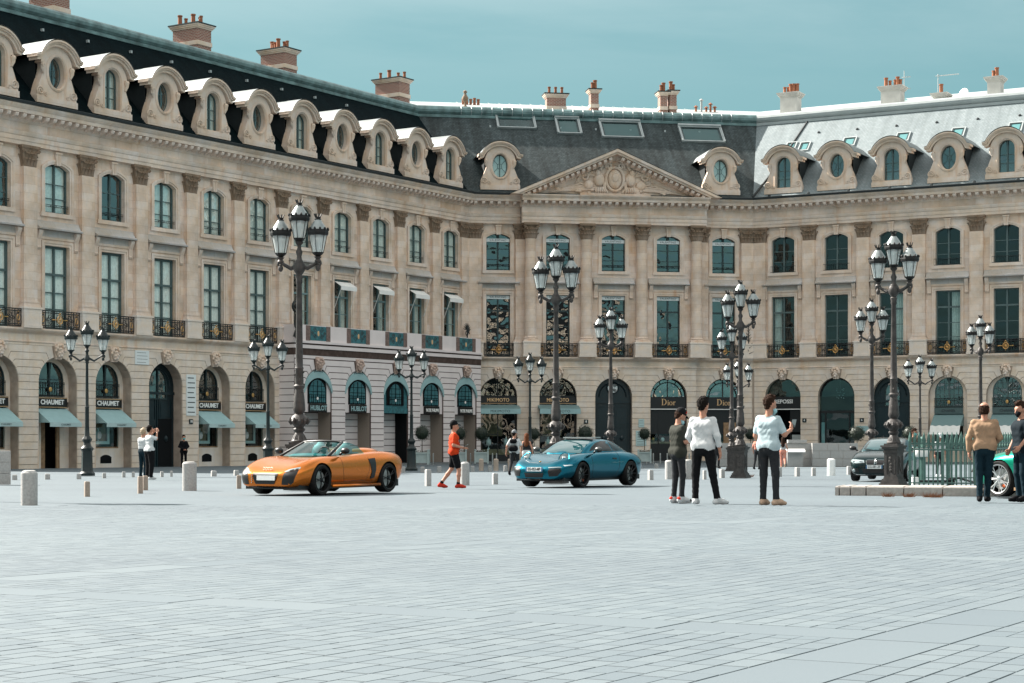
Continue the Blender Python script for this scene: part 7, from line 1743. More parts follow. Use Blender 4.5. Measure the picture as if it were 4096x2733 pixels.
def gt_coupe(label, p, head, paintm):
    t = thing('sports_car', label, 'car', p, head)
    secs = [(-2.25,.40,.70,.65,.85,.55,.90),(-2.0,.25,.90,.62,.93,.70,.98),(-1.4,.2,.965,.64,.96,.74,1.02),(0,.16,.93,.58,.92,.78,.97),(.8,.16,.94,.58,.92,.76,.95),(1.4,.17,.965,.62,.915,.70,.93),(1.85,.18,.93,.55,.80,.64,.83),(2.15,.18,.80,.46,.66,.54,.68),(2.3,.24,.60,.40,.50,.42,.52)]
    body = cut_wheels(loft_mesh(secs, body_ring, paintm), [(1.4,.36,0),(-1.4,.36,0)], .395, .36, 1.06)
    cab = loft_mesh([(.95,.70,.93,.52,.95),(.4,.74,.94,.57,1.18),(-.1,.75,.94,.57,1.28),(-.6,.74,.95,.55,1.27),(-1.2,.70,.97,.5,1.14),(-1.8,.6,.95,.42,.97)], cabin_ring, paintm, name='cabin')
    add('body', body, t); add('cabin', cab, t); sk = Skin([body, cab])
    sk.decal([(.9,.62),(.9,-.62),(.28,-.5),(.2,0),(.28,.5)], 'z', M['screen'], 'windscreen', t, off=.004)
    for s in (-1,1):
        sk.decal([(.5,.99),(.1,1.17),(-.5,1.2),(-1.1,1.08),(-1.15,1.0)], 'y', M['car_glass'], 'side_window', t, off=.004, sign=s)
        sk.decal([(.92,.80),(.62,.74),(.55,.60),(.78,.56),(.94,.62)], 'y', M['trim'], 'side_vent', t, off=.01, sign=s)
        sk.line([(.92,.66),(.45,.60)], 'y', M['chrome'], 'side_strake', t, r=.014, sign=s)
        q = MB(); q.box(-.98,.96,min(s*.90,s*.97),max(s*.90,s*.97),.14,.20); q.build('side_skirt', M['wood'], t); mirror(t, .5, .86, 1.0, s, M['trim'])
        sk.decal([(s*.45,.60),(s*.62,.70),(s*.80,.68),(s*.76,.58)], 'x', M['lampglass'], 'headlamp', t, off=.01)
    sk.decal([(-.5,.50),(.5,.50),(.58,.36),(.48,.24),(-.48,.24),(-.58,.36)], 'x', M['trim'], 'grille', t, off=.008)
    b = MB(); b.box(-2.0,2.0,-.76,.76,.16,.32); b.build('underbody', M['trim'], t)
    ms = wheel_meshes(.36,.27,.29,7,M['rim_silver'],True)
    for s in (-1,1): wheel(t, ms, 1.4, s*.82, .36, s, 0, M['caliper']); wheel(t, ms, -1.4, s*.82, .36, s, 0)
    return t
def car_at(px, d, head_deg):
    p = atd(px, d); return p, R(head_deg)
p, h = car_at(1300, 39.8, 180+59); spo = spyder('orange open-top sports car driving in front of the printed hoarding', p, h, M['orange']); spo.scale = (.925,.925,.95)
p, h = car_at(2318, 48.6, 180+56); coupe('petrol blue coupe with black wheels in the middle of the square', p, h, M['blue'])
p, h = car_at(3552, 58.5, 180+68); sedan('black green sedan with twin grille behind the tall lamp on the right', p, h, M['darkgreen'])
p, h = car_at(4345, 35.2, 180-58); gt_coupe('bright green sports car cut off by the right edge, only its front wheel showing', p, h, M['green'])
# ================================================================== people: one continuous skin grown round a posed skeleton
def nets(f, lo, res):
    """surface nets of the zero level of the grid f"""
    nx, ny, nz_ = f.shape; s = f < 0
    c = np.stack([s[i:nx-1+i, j:ny-1+j, k:nz_-1+k] for i in (0,1) for j in (0,1) for k in (0,1)])
    act = c.any(0) & ~c.all(0); idx = -np.ones(act.shape, int); n = int(act.sum()); idx[act] = np.arange(n); P_ = np.argwhere(act)
    acc = np.zeros((n, 3)); cnt = np.zeros(n)
    corners = [(i,j,k) for i in (0,1) for j in (0,1) for k in (0,1)]
    for a in range(8):
        for b in range(a+1, 8):
            if sum(abs(np.array(corners[a])-np.array(corners[b]))) != 1: continue
            A, B = np.array(corners[a]), np.array(corners[b]); va = f[tuple((P_+A).T)]; vb = f[tuple((P_+B).T)]
            m = (va < 0) != (vb < 0); t = np.where(m, va/np.where(m, va-vb, 1), 0)[:, None]
            acc += np.where(m[:, None], A+(B-A)*t, 0); cnt += m
    V = lo+(P_+acc/cnt[:, None])*res; Fc = []
    for ax in range(3):
        sl0 = [slice(None)]*3; sl1 = [slice(None)]*3; sl0[ax] = slice(0, -1); sl1[ax] = slice(1, None)
        A = s[tuple(sl0)]; B = s[tuple(sl1)]; e = np.argwhere(A != B); u, v = (ax+1) % 3, (ax+2) % 3
        for p in (e,):
            ok = (p[:, u] > 0) & (p[:, v] > 0) & (p[:, u] < f.shape[u]-1) & (p[:, v] < f.shape[v]-1); p = p[ok]
            def g(du, dv): q = p.copy(); q[:, u] -= du; q[:, v] -= dv; return idx[tuple(q.T)]
            q = np.stack([g(1,1), g(0,1), g(0,0), g(1,0)], 1); fl = ~A[tuple(p.T)]; q[fl] = q[fl][:, ::-1]; Fc.append(q[(q >= 0).all(1)])
    return V, np.concatenate(Fc)
def caps_field(X, caps, k):
    d = None; best = None; gi = None
    for (a, b, r1, r2, g) in caps:
        a = np.array(a, float); b = np.array(b, float); ab = b-a; L2 = max((ab*ab).sum(), 1e-9)
        t = np.clip(((X-a)*ab).sum(-1)/L2, 0, 1); dd = np.sqrt((((X-a)-t[..., None]*ab)**2).sum(-1))-(r1+(r2-r1)*t)
        if d is None: d = dd.copy(); best = dd.copy(); gi = np.full(dd.shape, g)
        else:
            h = np.clip(.5+.5*(d-dd)/k, 0, 1); d = d*(1-h)+dd*h-k*h*(1-h); m = dd < best; best = np.where(m, dd, best); gi = np.where(m, g, gi)
    return d, gi
def cap_mesh(caps, res, k=.03, noise=None):
    pts = np.array([p for c in caps for p in (c[0], c[1])]); rm = max(max(c[2], c[3]) for c in caps)+3*res
    lo = pts.min(0)-rm; hi = pts.max(0)+rm; n = np.ceil((hi-lo)/res).astype(int)+1
    ax = [lo[i]+np.arange(n[i])*res for i in range(3)]; X = np.stack(np.meshgrid(*ax, indexing='ij'), -1)
    d, gi = caps_field(X, caps, k)
    if noise: d = d+noise(X)
    V, Fc = nets(d, lo, res)
    fcn = V[Fc].mean(1); _, fg = caps_field(fcn, caps, k)
    return V, Fc, fg
SKIN, SHIRT, PANT, SHOE, SOCK, EXTRA = 0, 1, 2, 3, 4, 5
def make_person(label, p, head, mats, J, H=1.75, res=.019, group=None, hair=None, cap=None, mask=None, hem=None, sleeve=.45, jacket=False, shorts=False, skirt=False, ankle=True, hands=True, belly=0.0, female=False, sleeveless=False, acc=None, name='person', wide=1.0):
    """J: joint overrides in metres for a 1.75 m figure, x right, y forward, z up. head: direction faced, degrees from +x"""
    j = dict(pel=(0,0,.95), waist=(0,0,1.08), chest=(0,.005,1.30), neck=(0,0,1.47), head=(0,.02,1.63), look=0.0, nod=0.0,
             hipl=(-.09,0,.92), hipr=(.09,0,.92), kneel=(-.10,.02,.50), kneer=(.10,.02,.50), ankl=(-.10,-.02,.085), ankr=(.10,-.02,.085), tol=(-.13,.15,.03), tor=(.13,.15,.03),
             shl=(-.185,0,1.40), shr=(.185,0,1.40), elbl=(-.25,-.03,1.13), elbr=(.25,-.03,1.13), wrl=(-.25,.06,.90), wrr=(.25,.06,.90), hdl=None, hdr=None)
    j.update(J); v = {k: (np.array(q, float) if isinstance(q, tuple) else q) for k, q in j.items()}
    for q in ('shl','shr'): v[q] = v[q]*np.array((.86,1,1))+np.array((0,0,-.028))
    v['head'] = v['head']+np.array((0,0,-.018))
    C = []; fw = wide
    sw = .10 if not female else .075
    def side(a, off): return (a[0]+off, a[1], a[2])
    # torso
    C.append((side(v['chest'],-sw*.95*fw), side(v['chest'],sw*.95*fw), .118*fw if not female else .10, .118*fw if not female else .10, SHIRT))
    C.append((side(v['waist'],-.07*fw), side(v['waist'],.07*fw), .112*fw if not female else .088, .112*fw if not female else .088, SHIRT))
    C.append((v['chest']+np.array((0,0,.06)), v['neck']-np.array((0,0,.06)), .10, .058, SHIRT)); m_ = (v['chest']+v['waist'])/2; C.append((side(m_,-sw*.82*fw), side(m_,sw*.82*fw), .114*fw if not female else .09, .114*fw if not female else .09, SHIRT))
    if belly: C.append((v['waist']+np.array((0,.05,.0)), v['waist']+np.array((0,.06,.06)), .11+belly, .10, SHIRT))
    for s, sh in (('l', v['shl']), ('r', v['shr'])): C.append((v['neck']-np.array((0,0,.07)), sh+np.array((0,0,.0)), .050, .056 if not female else .046, SHIRT if not sleeveless else SKIN))
    pz = v['pel']
    C.append((side(pz,-.075), side(pz,.075), .118, .118, PANT)); C.append((side(pz+np.array((0,-.03,-.05)),-.05), side(pz+np.array((0,-.03,-.05)),.05), .098, .098, PANT))
    if hem is not None: C.append((side(pz+np.array((0,-.008,hem+.02)),-.088*fw), side(pz+np.array((0,-.008,hem+.02)),.088*fw), .128*fw, .128*fw, SHIRT))
    for s in 'lr':
        hp, kn, an, to = v['hip'+s], v['knee'+s], v['ank'+s], v['to'+s]
        lw = mats.get('legw', 1.0)
        if shorts:
            mid = hp+(kn-hp)*.72; C.append((hp, mid, .098*lw, .088*lw, PANT)); C.append((hp+(kn-hp)*.4, kn, .066, .052, SKIN)); C.append((kn, kn+(an-kn)*.35, .052, .055, SKIN)); C.append((kn+(an-kn)*.35, an+(kn-an)*.14, .055, .038, SKIN)); C.append((an+(kn-an)*.14, an, .042, .042, SOCK))
        else:
            C.append((hp, kn, .098*lw, .066*lw, PANT)); C.append((kn, an+(kn-an)*(.10 if ankle else .0), .066*lw, .052*lw*(1.0), PANT)); C.append((an+(kn-an)*.12, an, .040, .042, SOCK))
        heel = an+np.array((0,0,-.03))-(to-an)*np.array((.28,.28,0)); mid = an+(to-an)*.55
        C.append((heel*np.array((1,1,0))+np.array((0,0,an[2]-.042)), (mid[0],mid[1],to[2]+.018), .043, .042, SHOE)); C.append(((mid[0],mid[1],to[2]+.014), (to[0],to[1],to[2]+.004), .044, .033, SHOE)); C.append((an, (mid[0],mid[1],to[2]+.03), .045, .036, SHOE))
        sh, el, wr = v['sh'+s], v['elb'+s], v['wr'+s]
        if sleeveless: C.append((sh, el, .045, .037, SKIN))
        elif sleeve >= 1: C.append((sh, el, .060, .054, SHIRT))
        else: C.append((sh, sh+(el-sh)*sleeve*1.6, .055, .058, SHIRT)); C.append((sh+(el-sh)*.2, el, .047, .040, SKIN))
        if sleeve > 1: C.append((el, el+(wr-el)*min(1,(sleeve-1)), .055, .046, SHIRT)); C.append((el+(wr-el)*.5, wr, .034, .027, SKIN))
        else: C.append((el, wr, .041, .027, SKIN))
    if skirt: C.append((pz, (pz[0],pz[1],pz[2]-.3), .13, .16, PANT))
    # neck and head
    hd = v['head']; yaw = R(v['look']); nod = R(v['nod']); Rm = (Matrix.Rotation(-yaw,3,'Z') @ Matrix.Rotation(-nod,3,'X')); Rn = np.array(Rm)
    def hp_(x, y, z): return hd+Rn @ np.array((x,y,z))
    C.append((v['neck']-np.array((0,0,.06)), hp_(0,-.015,-.05), .057 if not female else .045, .055 if not female else .042, SKIN))
    C += [(hp_(0,-.012,.035), hp_(0,-.018,.05), .088, .086, SKIN), (hp_(0,.018,-.02), hp_(0,.028,-.085), .072, .046, SKIN), (hp_(0,.085,.0), hp_(0,.105,-.028), .013, .018, SKIN), (hp_(0,.085,-.062), hp_(0,.082,-.058), .022, .022, SKIN), (hp_(-.03,.07,.03), hp_(.03,.07,.03), .022, .022, SKIN)]
    for s in (-1,1): C.append((hp_(s*.082,-.012,.012), hp_(s*.084,-.02,-.03), .016, .013, SKIN))
    V, Fc, fg = cap_mesh(C, res, .028)
    # crease the cloth a little
    def fold(V): w = 1.6*np.sin(V[:,0]*13+V[:,2]*7)+1.3*np.sin(V[:,1]*19-V[:,2]*11); return (.0030*np.sin(V[:,2]*29+V[:,0]*17+2.2*w)+.0020*np.sin(V[:,2]*53-V[:,0]*61+1.7*w))*(.4+.6*np.sin(V[:,2]*9+V[:,0]*5)**2)
    vg = np.zeros(len(V), bool); vg[Fc[(fg == SHIRT) | (fg == PANT)].reshape(-1)] = True
    cen = np.stack([np.zeros(len(V)), np.zeros(len(V)), V[:,2]], 1); dirn = V-cen; dirn /= np.maximum(np.linalg.norm(dirn, axis=1), 1e-6)[:, None]
    V = V+dirn*(fold(V)*vg)[:, None]
    verts = [V]; faces = [Fc]; grp = [fg]; off_ = len(V)
    if hands:
        for s, sg in (('l',-1),('r',1)):
            el, wr = v['elb'+s], v['wr'+s]; d = (wr-el)/max(np.linalg.norm(wr-el),1e-6)
            if v['hd'+s] is not None: d = v['hd'+s]/np.linalg.norm(v['hd'+s])
            side_ = np.array((0.,1,0.))-d*d[1]; nrm_ = np.linalg.norm(side_); side_ = side_/nrm_ if nrm_ > .2 else np.array((1.,0,0)); pal = np.cross(d, side_)*sg
            if np.dot(pal, np.array((-sg,0,0))) < 0: pal = -pal
            hc = [(wr-d*.02, wr+d*.035, .026, .026, SKIN), (wr+d*.03+side_*.022, wr+d*.085+side_*.027, .017, .015, SKIN), (wr+d*.03-side_*.022, wr+d*.082-side_*.027, .017, .014, SKIN), (wr+d*.04, wr+d*.085, .019, .016, SKIN)]
            for q, (o_, l) in enumerate(((.030,.070),(.010,.080),(-.010,.075),(-.029,.060))):
                b0 = wr+d*.082+side_*o_; b1 = b0+d*l*.5+pal*.012; b2 = b1+d*l*.38+pal*.032; hc += [(b0,b1,.0095,.009,SKIN),(b1,b2,.009,.0075,SKIN)]
            t0 = wr+d*.03+side_*.03; t1 = t0+d*.03+side_*.028+pal*.012; hc += [(t0,t1,.013,.011,SKIN),(t1,t1+d*.035+side_*.006+pal*.015,.011,.008,SKIN)]
            V2, F2, g2 = cap_mesh(hc, .0065, .008); verts.append(V2); faces.append(F2+off_); grp.append(g2); off_ += len(V2)
    V = np.concatenate(verts)*(H/1.75); Fc = np.concatenate(faces); fg = np.concatenate(grp)
    me = bpy.data.meshes.new('body'); me.from_pydata(V.tolist(), [], Fc.tolist())
    for key in ('skin','shirt','pant','shoe','sock'): me.materials.append(mats[key])
    me.polygons.foreach_set('material_index', np.minimum(fg, 4).astype(np.int32)); me.polygons.foreach_set('use_smooth', np.ones(len(Fc), bool)); me.update()
    t = thing(name, label, 'person', p, R(head-90), group); add('body', me, t)
    k = H/1.75
    def child(nm, caps_, mat, res_=.012, kk=.015, cut=None, noise=None):
        def nf(X):
            n_ = np.zeros(X.shape[:-1])
            if noise: n_ = noise*(np.sin(X[...,0]*90+X[...,2]*40)*np.sin(X[...,1]*80+X[...,2]*70)+.5*np.sin(X[...,0]*150+X[...,1]*170))
            return n_
        pts = np.array([q for c in caps_ for q in (c[0], c[1])]); rm = max(max(c[2], c[3]) for c in caps_)+3*res_
        lo = pts.min(0)-rm; hi = pts.max(0)+rm; n = np.ceil((hi-lo)/res_).astype(int)+1
        X = np.stack(np.meshgrid(*[lo[i]+np.arange(n[i])*res_ for i in range(3)], indexing='ij'), -1); dd, _ = caps_field(X, caps_, kk); dd = dd+nf(X)
        if cut is not None: dd = np.maximum(dd, cut(X))
        V_, F_ = nets(dd, lo, res_); m_ = bpy.data.meshes.new(nm); m_.from_pydata((V_*k).tolist(), [], F_.tolist()); m_.materials.append(mat); m_.polygons.foreach_set('use_smooth', [True]*len(F_)); m_.update(); return add(nm, m_, t)
    Ri = Rn.T
    def loc_(X): return (X-hd) @ Rn
    if hair:
        mat, style = hair
        hc = [(hp_(0,-.018,.04), hp_(0,-.024,.058), .098, .097, 0), (hp_(0,-.055,.0), hp_(0,-.06,-.04), .07, .05, 0)]
        if style == 'quiff': hc += [(hp_(-.03,.05,.12), hp_(.03,.05,.12), .035, .035, 0), (hp_(-.03,0,.135), hp_(.03,0,.135), .035, .035, 0)]
        if style == 'long': hc += [(hp_(0,-.07,.0), hp_(0,-.11,-.36), .085, .075, 0), (hp_(-.05,-.06,-.05), hp_(-.07,-.09,-.33), .05, .045, 0), (hp_(.05,-.06,-.05), hp_(.07,-.09,-.33), .05, .045, 0)]
        if style == 'bald': hc = [(hp_(0,-.03,-.005), hp_(0,-.035,.03), .091, .088, 0)]
        def cut(X):
            q = loc_(X); face = np.minimum(q[...,1]-(.012 if style != 'bald' else -.01)+.0*q[...,2], .075-q[...,2]*1.0) if style != 'long' else np.minimum(q[...,1]-.02, .08-q[...,2])
            low = -.075-q[...,2] if style != 'long' else -.5-q[...,2]
            top = (q[...,2]-.085) if style == 'bald' else np.full(q.shape[:-1], -1.)
            return np.maximum(np.maximum(face, low), top)
        child('hair', hc, mat, .009, .02, cut, .007)
    if cap:
        cc = [(hp_(0,-.016,.052), hp_(0,-.022,.07), .103, .10, 0)]
        child('cap', cc, cap[0], .010, .02, lambda X: .035-loc_(X)[...,2])
        bc = [(hp_(-.045,.07,.045), hp_(.045,.07,.045), .012, .012, 0), (hp_(-.04,.12,.038), hp_(.04,.12,.038), .012, .012, 0), (hp_(-.025,.155,.028), hp_(.025,.155,.028), .011, .011, 0), (hp_(0,.07,.045), hp_(0,.15,.03), .013, .012, 0)]
        child('cap_peak', bc, cap[1] if len(cap) > 1 else cap[0], .008, .02)
        if len(cap) > 2:
            q = MB(); q.box(-.03,.03,-.004,.004,-.02,.02); q.build('cap_patch', cap[2], t, tuple(hp_(.06,.06,.10)*k), (R(-25),0,R(-45)))
    if mask:
        mat, low = mask; z0 = -.055-low
        child('face_mask', [(hp_(-.025,.07,z0), hp_(.025,.07,z0), .042, .042, 0), (hp_(0,.08,z0+.03), hp_(0,.075,z0-.035), .032, .03, 0), (hp_(-.07,.01,z0+.03), hp_(-.03,.06,z0), .008, .02, 0), (hp_(.07,.01,z0+.03), hp_(.03,.06,z0), .008, .02, 0)], mat, .009, .015)
    # eyes and brows
    e = MB()
    for s in (-1,1): e.ball(tuple(hp_(s*.032,.083,.008)*k), .009, 6, 4)
    e.build('eyes', M['trim'], t)
    if acc: acc(t, v, hp_, k, child)
    return t
def cloth(name, c, rough=.85, var=.12): return plain('cloth '+name, c, rough, spec=.15, var=var, scale=9, bump=.15, bscale=60)
SK = plain('skin', (0.40,0.20,0.135), 0.55, spec=.3, var=.06, scale=12); SKT = plain('skin tanned', (0.30,0.14,0.09), 0.55, spec=.3, var=.06, scale=12)
K = dict(white=cloth('white', (0.50,0.52,0.53)), paleblue=cloth('pale blue', (0.37,0.46,0.49)), khaki=cloth('dark khaki', (0.030,0.032,0.026)), black=cloth('black', (0.004,0.0045,0.006)), grey=cloth('charcoal denim', (0.020,0.022,0.025)), navy=cloth('navy', (0.005,0.011,0.016)), tan=cloth('tan', (0.30,0.195,0.125)), orange=cloth('orange', (0.48,0.040,0.008)), jeans=cloth('dark jeans', (0.004,0.017,0.026)), coral=cloth('coral', (0.55,0.23,0.17)), floral=cloth('floral', (0.50,0.50,0.50), var=.6), brown=cloth('brown', (0.10,0.075,0.055)), red=cloth('red shoe', (0.45,0.035,0.02)), beige=cloth('beige shoe', (0.42,0.30,0.22)), hairb=plain('brown hair', (0.026,0.013,0.008), .85, spec=.1, var=.5, scale=60, bump=.6, bscale=90), haird=plain('dark hair', (0.008,0.006,0.005), .85, spec=.1, var=.5, scale=60, bump=.6, bscale=90), auburn=plain('auburn hair', (0.12,0.040,0.016), .75, spec=.15, var=.5, scale=50, bump=.6, bscale=80), maskb=plain('surgical mask', (0.26,0.46,0.50), .8), teal=plain('teal mask', (0.06,0.38,0.40), .8), greycap=cloth('grey cap', (0.20,0.21,0.22)), phone=plain('phone case', (0.03,0.05,0.055), .3))
def outfit(shirt, pant, shoe, sock=None, skin=None, legw=1.0): return dict(skin=skin or SK, shirt=K[shirt], pant=K[pant], shoe=K[shoe], sock=K[sock] if sock else K[shoe], legw=legw)
def phone_in(z_tilt, hand='r'):
    def f(t, v, hp_, k, child):
        w = v['wr'+hand]; q = MB(); q.box(-.036,.036,-.005,.005,-.075,.075); d = w+np.array((0,.075,.055)); q.build('phone', K['phone'], t, tuple(d*k), (R(z_tilt),0,0))
    return f
# --- three men standing in front
g3 = 'men standing in the middle of the square'
def shoe_detail(t, v, hp_, k, child):
    for s in 'lr':
        an, to = v['ank'+s], v['to'+s]; q = MB(); m_ = an+(to-an)*.5
        child('sole', [((an[0],an[1]-.045,.012),(to[0],to[1],.012),.030,.030,0)], K['white'], .011, .01, lambda X: X[...,2]-.028)
        child('heel_patch', [((an[0],an[1]-.05,.07),(an[0],an[1]-.03,.06),.040,.040,0)], K['red'], .011, .01); child('toe_box', [((to[0],to[1]-.01,.035),(to[0],to[1]-.0,.03),.036,.034,0)], K['black'], .011, .01)
    phone_in(25)(t, v, hp_, k, child)
make_person('man in a black cap and khaki T-shirt, face mask lowered, looking down at a phone', foot(2712,2010), 28, outfit('khaki','grey','white','grey', legw=.90), dict(head=(0,.055,1.615), nod=24, look=6, elbl=(-.22,.02,1.13), wrl=(-.07,.22,1.10), elbr=(.23,.03,1.12), wrr=(.07,.25,1.10), hdl=(.6,.8,.1), hdr=(-.6,.8,.1), ankl=(-.07,-.05,.085), ankr=(.07,.03,.085), tol=(-.08,.12,.03), tor=(.09,.21,.03), kneel=(-.08,0,.5), kneer=(.08,.05,.5)), H=1.68, cap=(K['black'],K['black'],K['red']), hair=(K['hairb'],'short'), mask=(K['maskb'],.045), hem=-.03, acc=shoe_detail, group=g3, res=.013)
make_person('man seen from behind in a white jacket and black trousers with dark swept-up hair', foot(2812,2018), 62, outfit('white','black','white','grey', legw=1.0), dict(head=(0,.02,1.65), look=14, shl=(-.205,0,1.42), shr=(.205,0,1.42), elbl=(-.255,.0,1.13), wrl=(-.20,.14,.97), elbr=(.265,-.03,1.13), wrr=(.275,.06,.88), hipl=(-.10,0,.92), hipr=(.10,0,.92), kneel=(-.13,.0,.50), kneer=(.16,.03,.50), ankl=(-.12,-.04,.085), ankr=(.25,.02,.085), tol=(-.14,.13,.03), tor=(.36,.17,.03)), H=1.80, hair=(K['haird'],'quiff'), hem=.01, sleeve=1.55, jacket=True, wide=.98, group=g3, res=.013)
def arm_phone(t, v, hp_, k, child):
    w = v['wrr']; q = MB(); q.box(-.037,.037,-.005,.005,-.078,.078); q.build('phone', K['phone'], t, tuple((w+np.array((.0,.09,.10)))*k), (R(-35),0,R(10)))
    q = MB()
    for s in (-1,1): q.tube([tuple(hp_(s*.05,.045,.125)*k), tuple(hp_(s*.088,.0,.06)*k), tuple(hp_(s*.088,-.05,.03)*k)], .005, 4)
    q.tube([tuple(hp_(-.06,.05,.125)*k), tuple(hp_(.06,.05,.125)*k)], .018, 5); q.build('sunglasses', M['trim'], t)
make_person('man in a pale blue T-shirt and grey jeans holding up a phone, sunglasses on head', foot(3074,2022), 52, outfit('paleblue','grey','beige','beige', legw=.96), dict(head=(.02,.02,1.64), look=22, shl=(-.195,0,1.42), shr=(.195,0,1.41), elbl=(-.235,.0,1.12), wrl=(-.21,.12,.93), elbr=(.26,.06,1.14), wrr=(.24,.30,1.22), hdr=(-.1,.5,.8), hdl=(.5,.8,0), kneel=(-.10,.02,.5), kneer=(.11,.03,.5), ankl=(-.10,0,.085), ankr=(.13,.02,.085), tol=(-.10,.17,.03), tor=(.20,.18,.03)), H=1.82, hair=(K['hairb'],'quiff'), mask=(K['maskb'],.05), hem=.0, acc=arm_phone, wide=.97, group=g3, res=.013)
# --- jogger
make_person('jogger in an orange T-shirt, black shorts, black cap and red shoes looking at his phone', foot(1815,1953), 12, outfit('orange','black','red','black', legw=1.05), dict(head=(0,.02,1.63), look=18, elbl=(-.24,-.06,1.12), wrl=(-.12,.20,1.05), elbr=(.24,-.05,1.12), wrr=(.14,.22,1.05), hdl=(.3,.9,.1), hdr=(-.3,.9,.1), hipl=(-.09,.02,.90), hipr=(.09,0,.90), kneel=(-.10,-.04,.50), kneer=(.10,.12,.48), ankl=(-.10,-.33,.11), ankr=(.10,.10,.085), tol=(-.10,-.17,.035), tor=(.11,.28,.03)), H=1.70, cap=(K['black'],), hair=(K['haird'],'short'), hem=-.02, shorts=True, belly=.02, acc=phone_in(-60), group='passers-by', res=.014)
# --- couple with backpack
def backpack(t, v, hp_, k, child):
    child('backpack', [((-.06,-.19,1.33),(.06,-.19,1.33),.09,.09,0),((-.08,-.21,1.05),(.08,-.21,1.05),.12,.12,0)], K['black'], .016, .05)
    q = MB()
    for s in (-1,1): q.tube([(s*.08*k,-.16*k,1.40*k),(s*.13*k,-.03*k,1.47*k),(s*.13*k,.10*k,1.36*k),(s*.15*k,.05*k,1.10*k)], .018, 5)
    q.build('strap', K['black'], t)
make_person('man in a white T-shirt and grey cap with a black backpack walking away', foot(2058,1902), 75, outfit('white','grey','black','grey'), dict(look=30, elbl=(-.28,-.08,1.13), wrl=(-.34,.02,.88), elbr=(.27,.05,1.13), wrr=(.22,.20,1.0), kneel=(-.10,-.10,.51), ankl=(-.10,-.40,.14), tol=(-.10,-.26,.04), kneer=(.10,.16,.50), ankr=(.10,.10,.085), tor=(.11,.27,.03)), H=1.76, cap=(K['greycap'],), hair=(K['haird'],'short'), hem=-.02, acc=backpack, group='passers-by')
make_person('woman with long auburn hair, dark top and white trousers walking beside the backpack man', foot(2106,1899), 80, outfit('grey','white','white','white', legw=1.0), dict(elbl=(-.22,-.02,1.12), wrl=(-.22,.06,.88), elbr=(.25,-.06,1.12), wrr=(.27,-.02,.87), shl=(-.16,0,1.40), shr=(.16,0,1.40), kneel=(-.08,.08,.5), kneer=(.09,-.08,.5), ankr=(.09,-.28,.12), tor=(.09,-.14,.035), ankl=(-.09,.08,.085), tol=(-.09,.25,.03)), H=1.66, hair=(K['auburn'],'long'), sleeveless=True, female=True, group='passers-by')
# --- left couple and guard
make_person('woman in a white blouse and wide black trousers raising her hands to take a photo', atd(598,60), 45, outfit('white','black','white','black', legw=1.28), dict(elbl=(-.27,.10,1.30), wrl=(-.12,.22,1.52), elbr=(.30,.06,1.32), wrr=(.14,.20,1.54), hdl=(.2,.3,.9), hdr=(-.2,.3,.9), shl=(-.165,0,1.41), shr=(.165,0,1.41)), H=1.80, hair=(K['haird'],'short'), sleeve=.55, female=True, hem=-.0, group='passers-by')
make_person('fair-haired person in white and dark teal jeans standing behind the photographing woman', atd(572,63), 60, outfit('white','jeans','black','black'), dict(elbl=(-.26,.10,1.25), wrl=(-.10,.20,1.45), elbr=(.26,.10,1.25), wrr=(.10,.20,1.45)), H=1.74, hair=(plain('fair hair', (0.35,0.26,0.17), .6, var=.3, scale=50),'quiff'), sleeve=.6, group='passers-by')
make_person('guard in a black suit with a green mask beside the dark teal doorway', atd(735,98), -60, outfit('black','black','black','black'), dict(elbl=(-.26,.0,1.14), wrl=(-.06,.16,.98), elbr=(.26,.0,1.14), wrr=(.06,.17,.98), hdl=(.7,.3,-.4), hdr=(-.7,.3,-.4)), H=1.78, hair=(K['haird'],'short'), mask=(K['teal'],.0), sleeve=1.9, hem=-.10, group='passers-by')
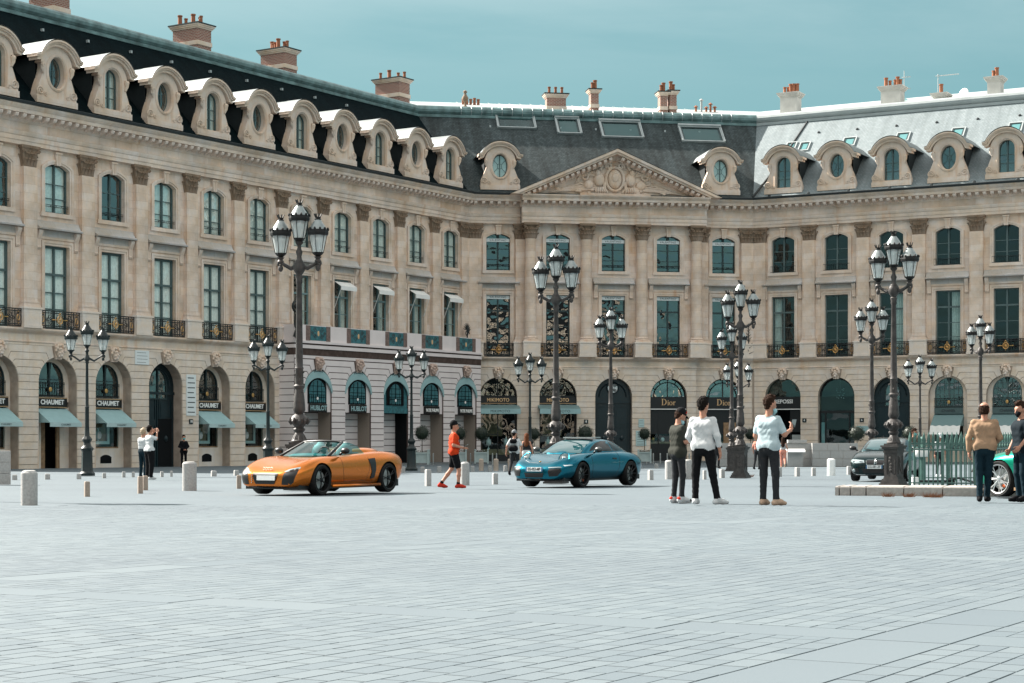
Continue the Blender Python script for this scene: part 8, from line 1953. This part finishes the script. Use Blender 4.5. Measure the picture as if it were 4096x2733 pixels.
# --- right hand side
make_person('woman in a floral blouse and pale leggings running behind the man in pale blue', foot(3132,1872), 80, outfit('floral','coral','beige','beige', skin=SK), dict(elbr=(.24,-.08,1.14), wrr=(.24,.10,1.0), elbl=(-.22,.08,1.14), wrl=(-.2,.2,1.0), kneer=(.10,-.05,.5), ankr=(.12,-.36,.22), tor=(.12,-.30,.06), kneel=(-.09,.10,.5), ankl=(-.09,.04,.085), tol=(-.09,.2,.03), shl=(-.16,0,1.4), shr=(.16,0,1.4)), H=1.66, hair=(K['hairb'],'long'), female=True, sleeveless=True, group='passers-by')
make_person('person in a coral top and grey jeans half hidden behind the man in pale blue', foot(3030,1878), 60, outfit('coral','grey','black','grey'), dict(kneel=(-.1,-.06,.5), ankl=(-.1,-.25,.11), tol=(-.1,-.1,.035)), H=1.72, hair=(K['haird'],'short'), group='passers-by')
make_person('man in a brown jacket and teal mask standing behind the dark sedan', atd(3655,72), -55, outfit('brown','grey','black','black', skin=SKT), dict(nod=10), H=1.84, hair=(K['hairb'],'quiff'), mask=(K['teal'],.0), sleeve=1.8, group='passers-by')
make_person('person in a white head wrap behind the green railing', atd(3758,66), -80, outfit('white','grey','white','white', skin=SKT), dict(nod=14), H=1.58, cap=(K['white'],), group='passers-by')
make_person('woman holding a camera partly hidden by the lamps beside the white-jacket man', atd(2868,95), -70, outfit('black','grey','black','black'), dict(elbr=(.24,.04,1.16), wrr=(.08,.24,1.28), elbl=(-.24,.04,1.16), wrl=(-.06,.24,1.28)), H=1.70, hair=(K['hairb'],'long'), female=True, sleeve=1.8, group='passers-by')
make_person('balding man seen from behind in a tan jacket and dark jeans by the railing', foot(3938,2008), 70, outfit('tan','jeans','black','black', skin=SK, legw=1.0), dict(look=10, elbl=(-.265,-.03,1.13), wrl=(-.265,.02,.88), elbr=(.255,.05,1.13), wrr=(.18,.24,1.05), shl=(-.205,0,1.42), shr=(.205,0,1.42), kneel=(-.09,.02,.5), kneer=(.06,.05,.5), ankl=(-.08,-.02,.085), ankr=(.03,.14,.085), tol=(-.10,.15,.03), tor=(.05,.30,.03)), H=1.79, hair=(K['hairb'],'bald'), sleeve=1.85, hem=.03, wide=1.02, group='men by the green car', res=.013)
make_person('man in a navy T-shirt and black mask cut by the right edge', foot(4086,2008), 195, outfit('navy','jeans','black','black', skin=SK), dict(nod=12, elbl=(-.26,.02,1.14), wrl=(-.22,.16,.97), elbr=(.27,-.04,1.13), wrr=(.26,.08,.92)), H=1.80, hair=(K['hairb'],'quiff'), mask=(K['black'],.0), hem=-.02, wide=1.08, group='men by the green car', res=.013)
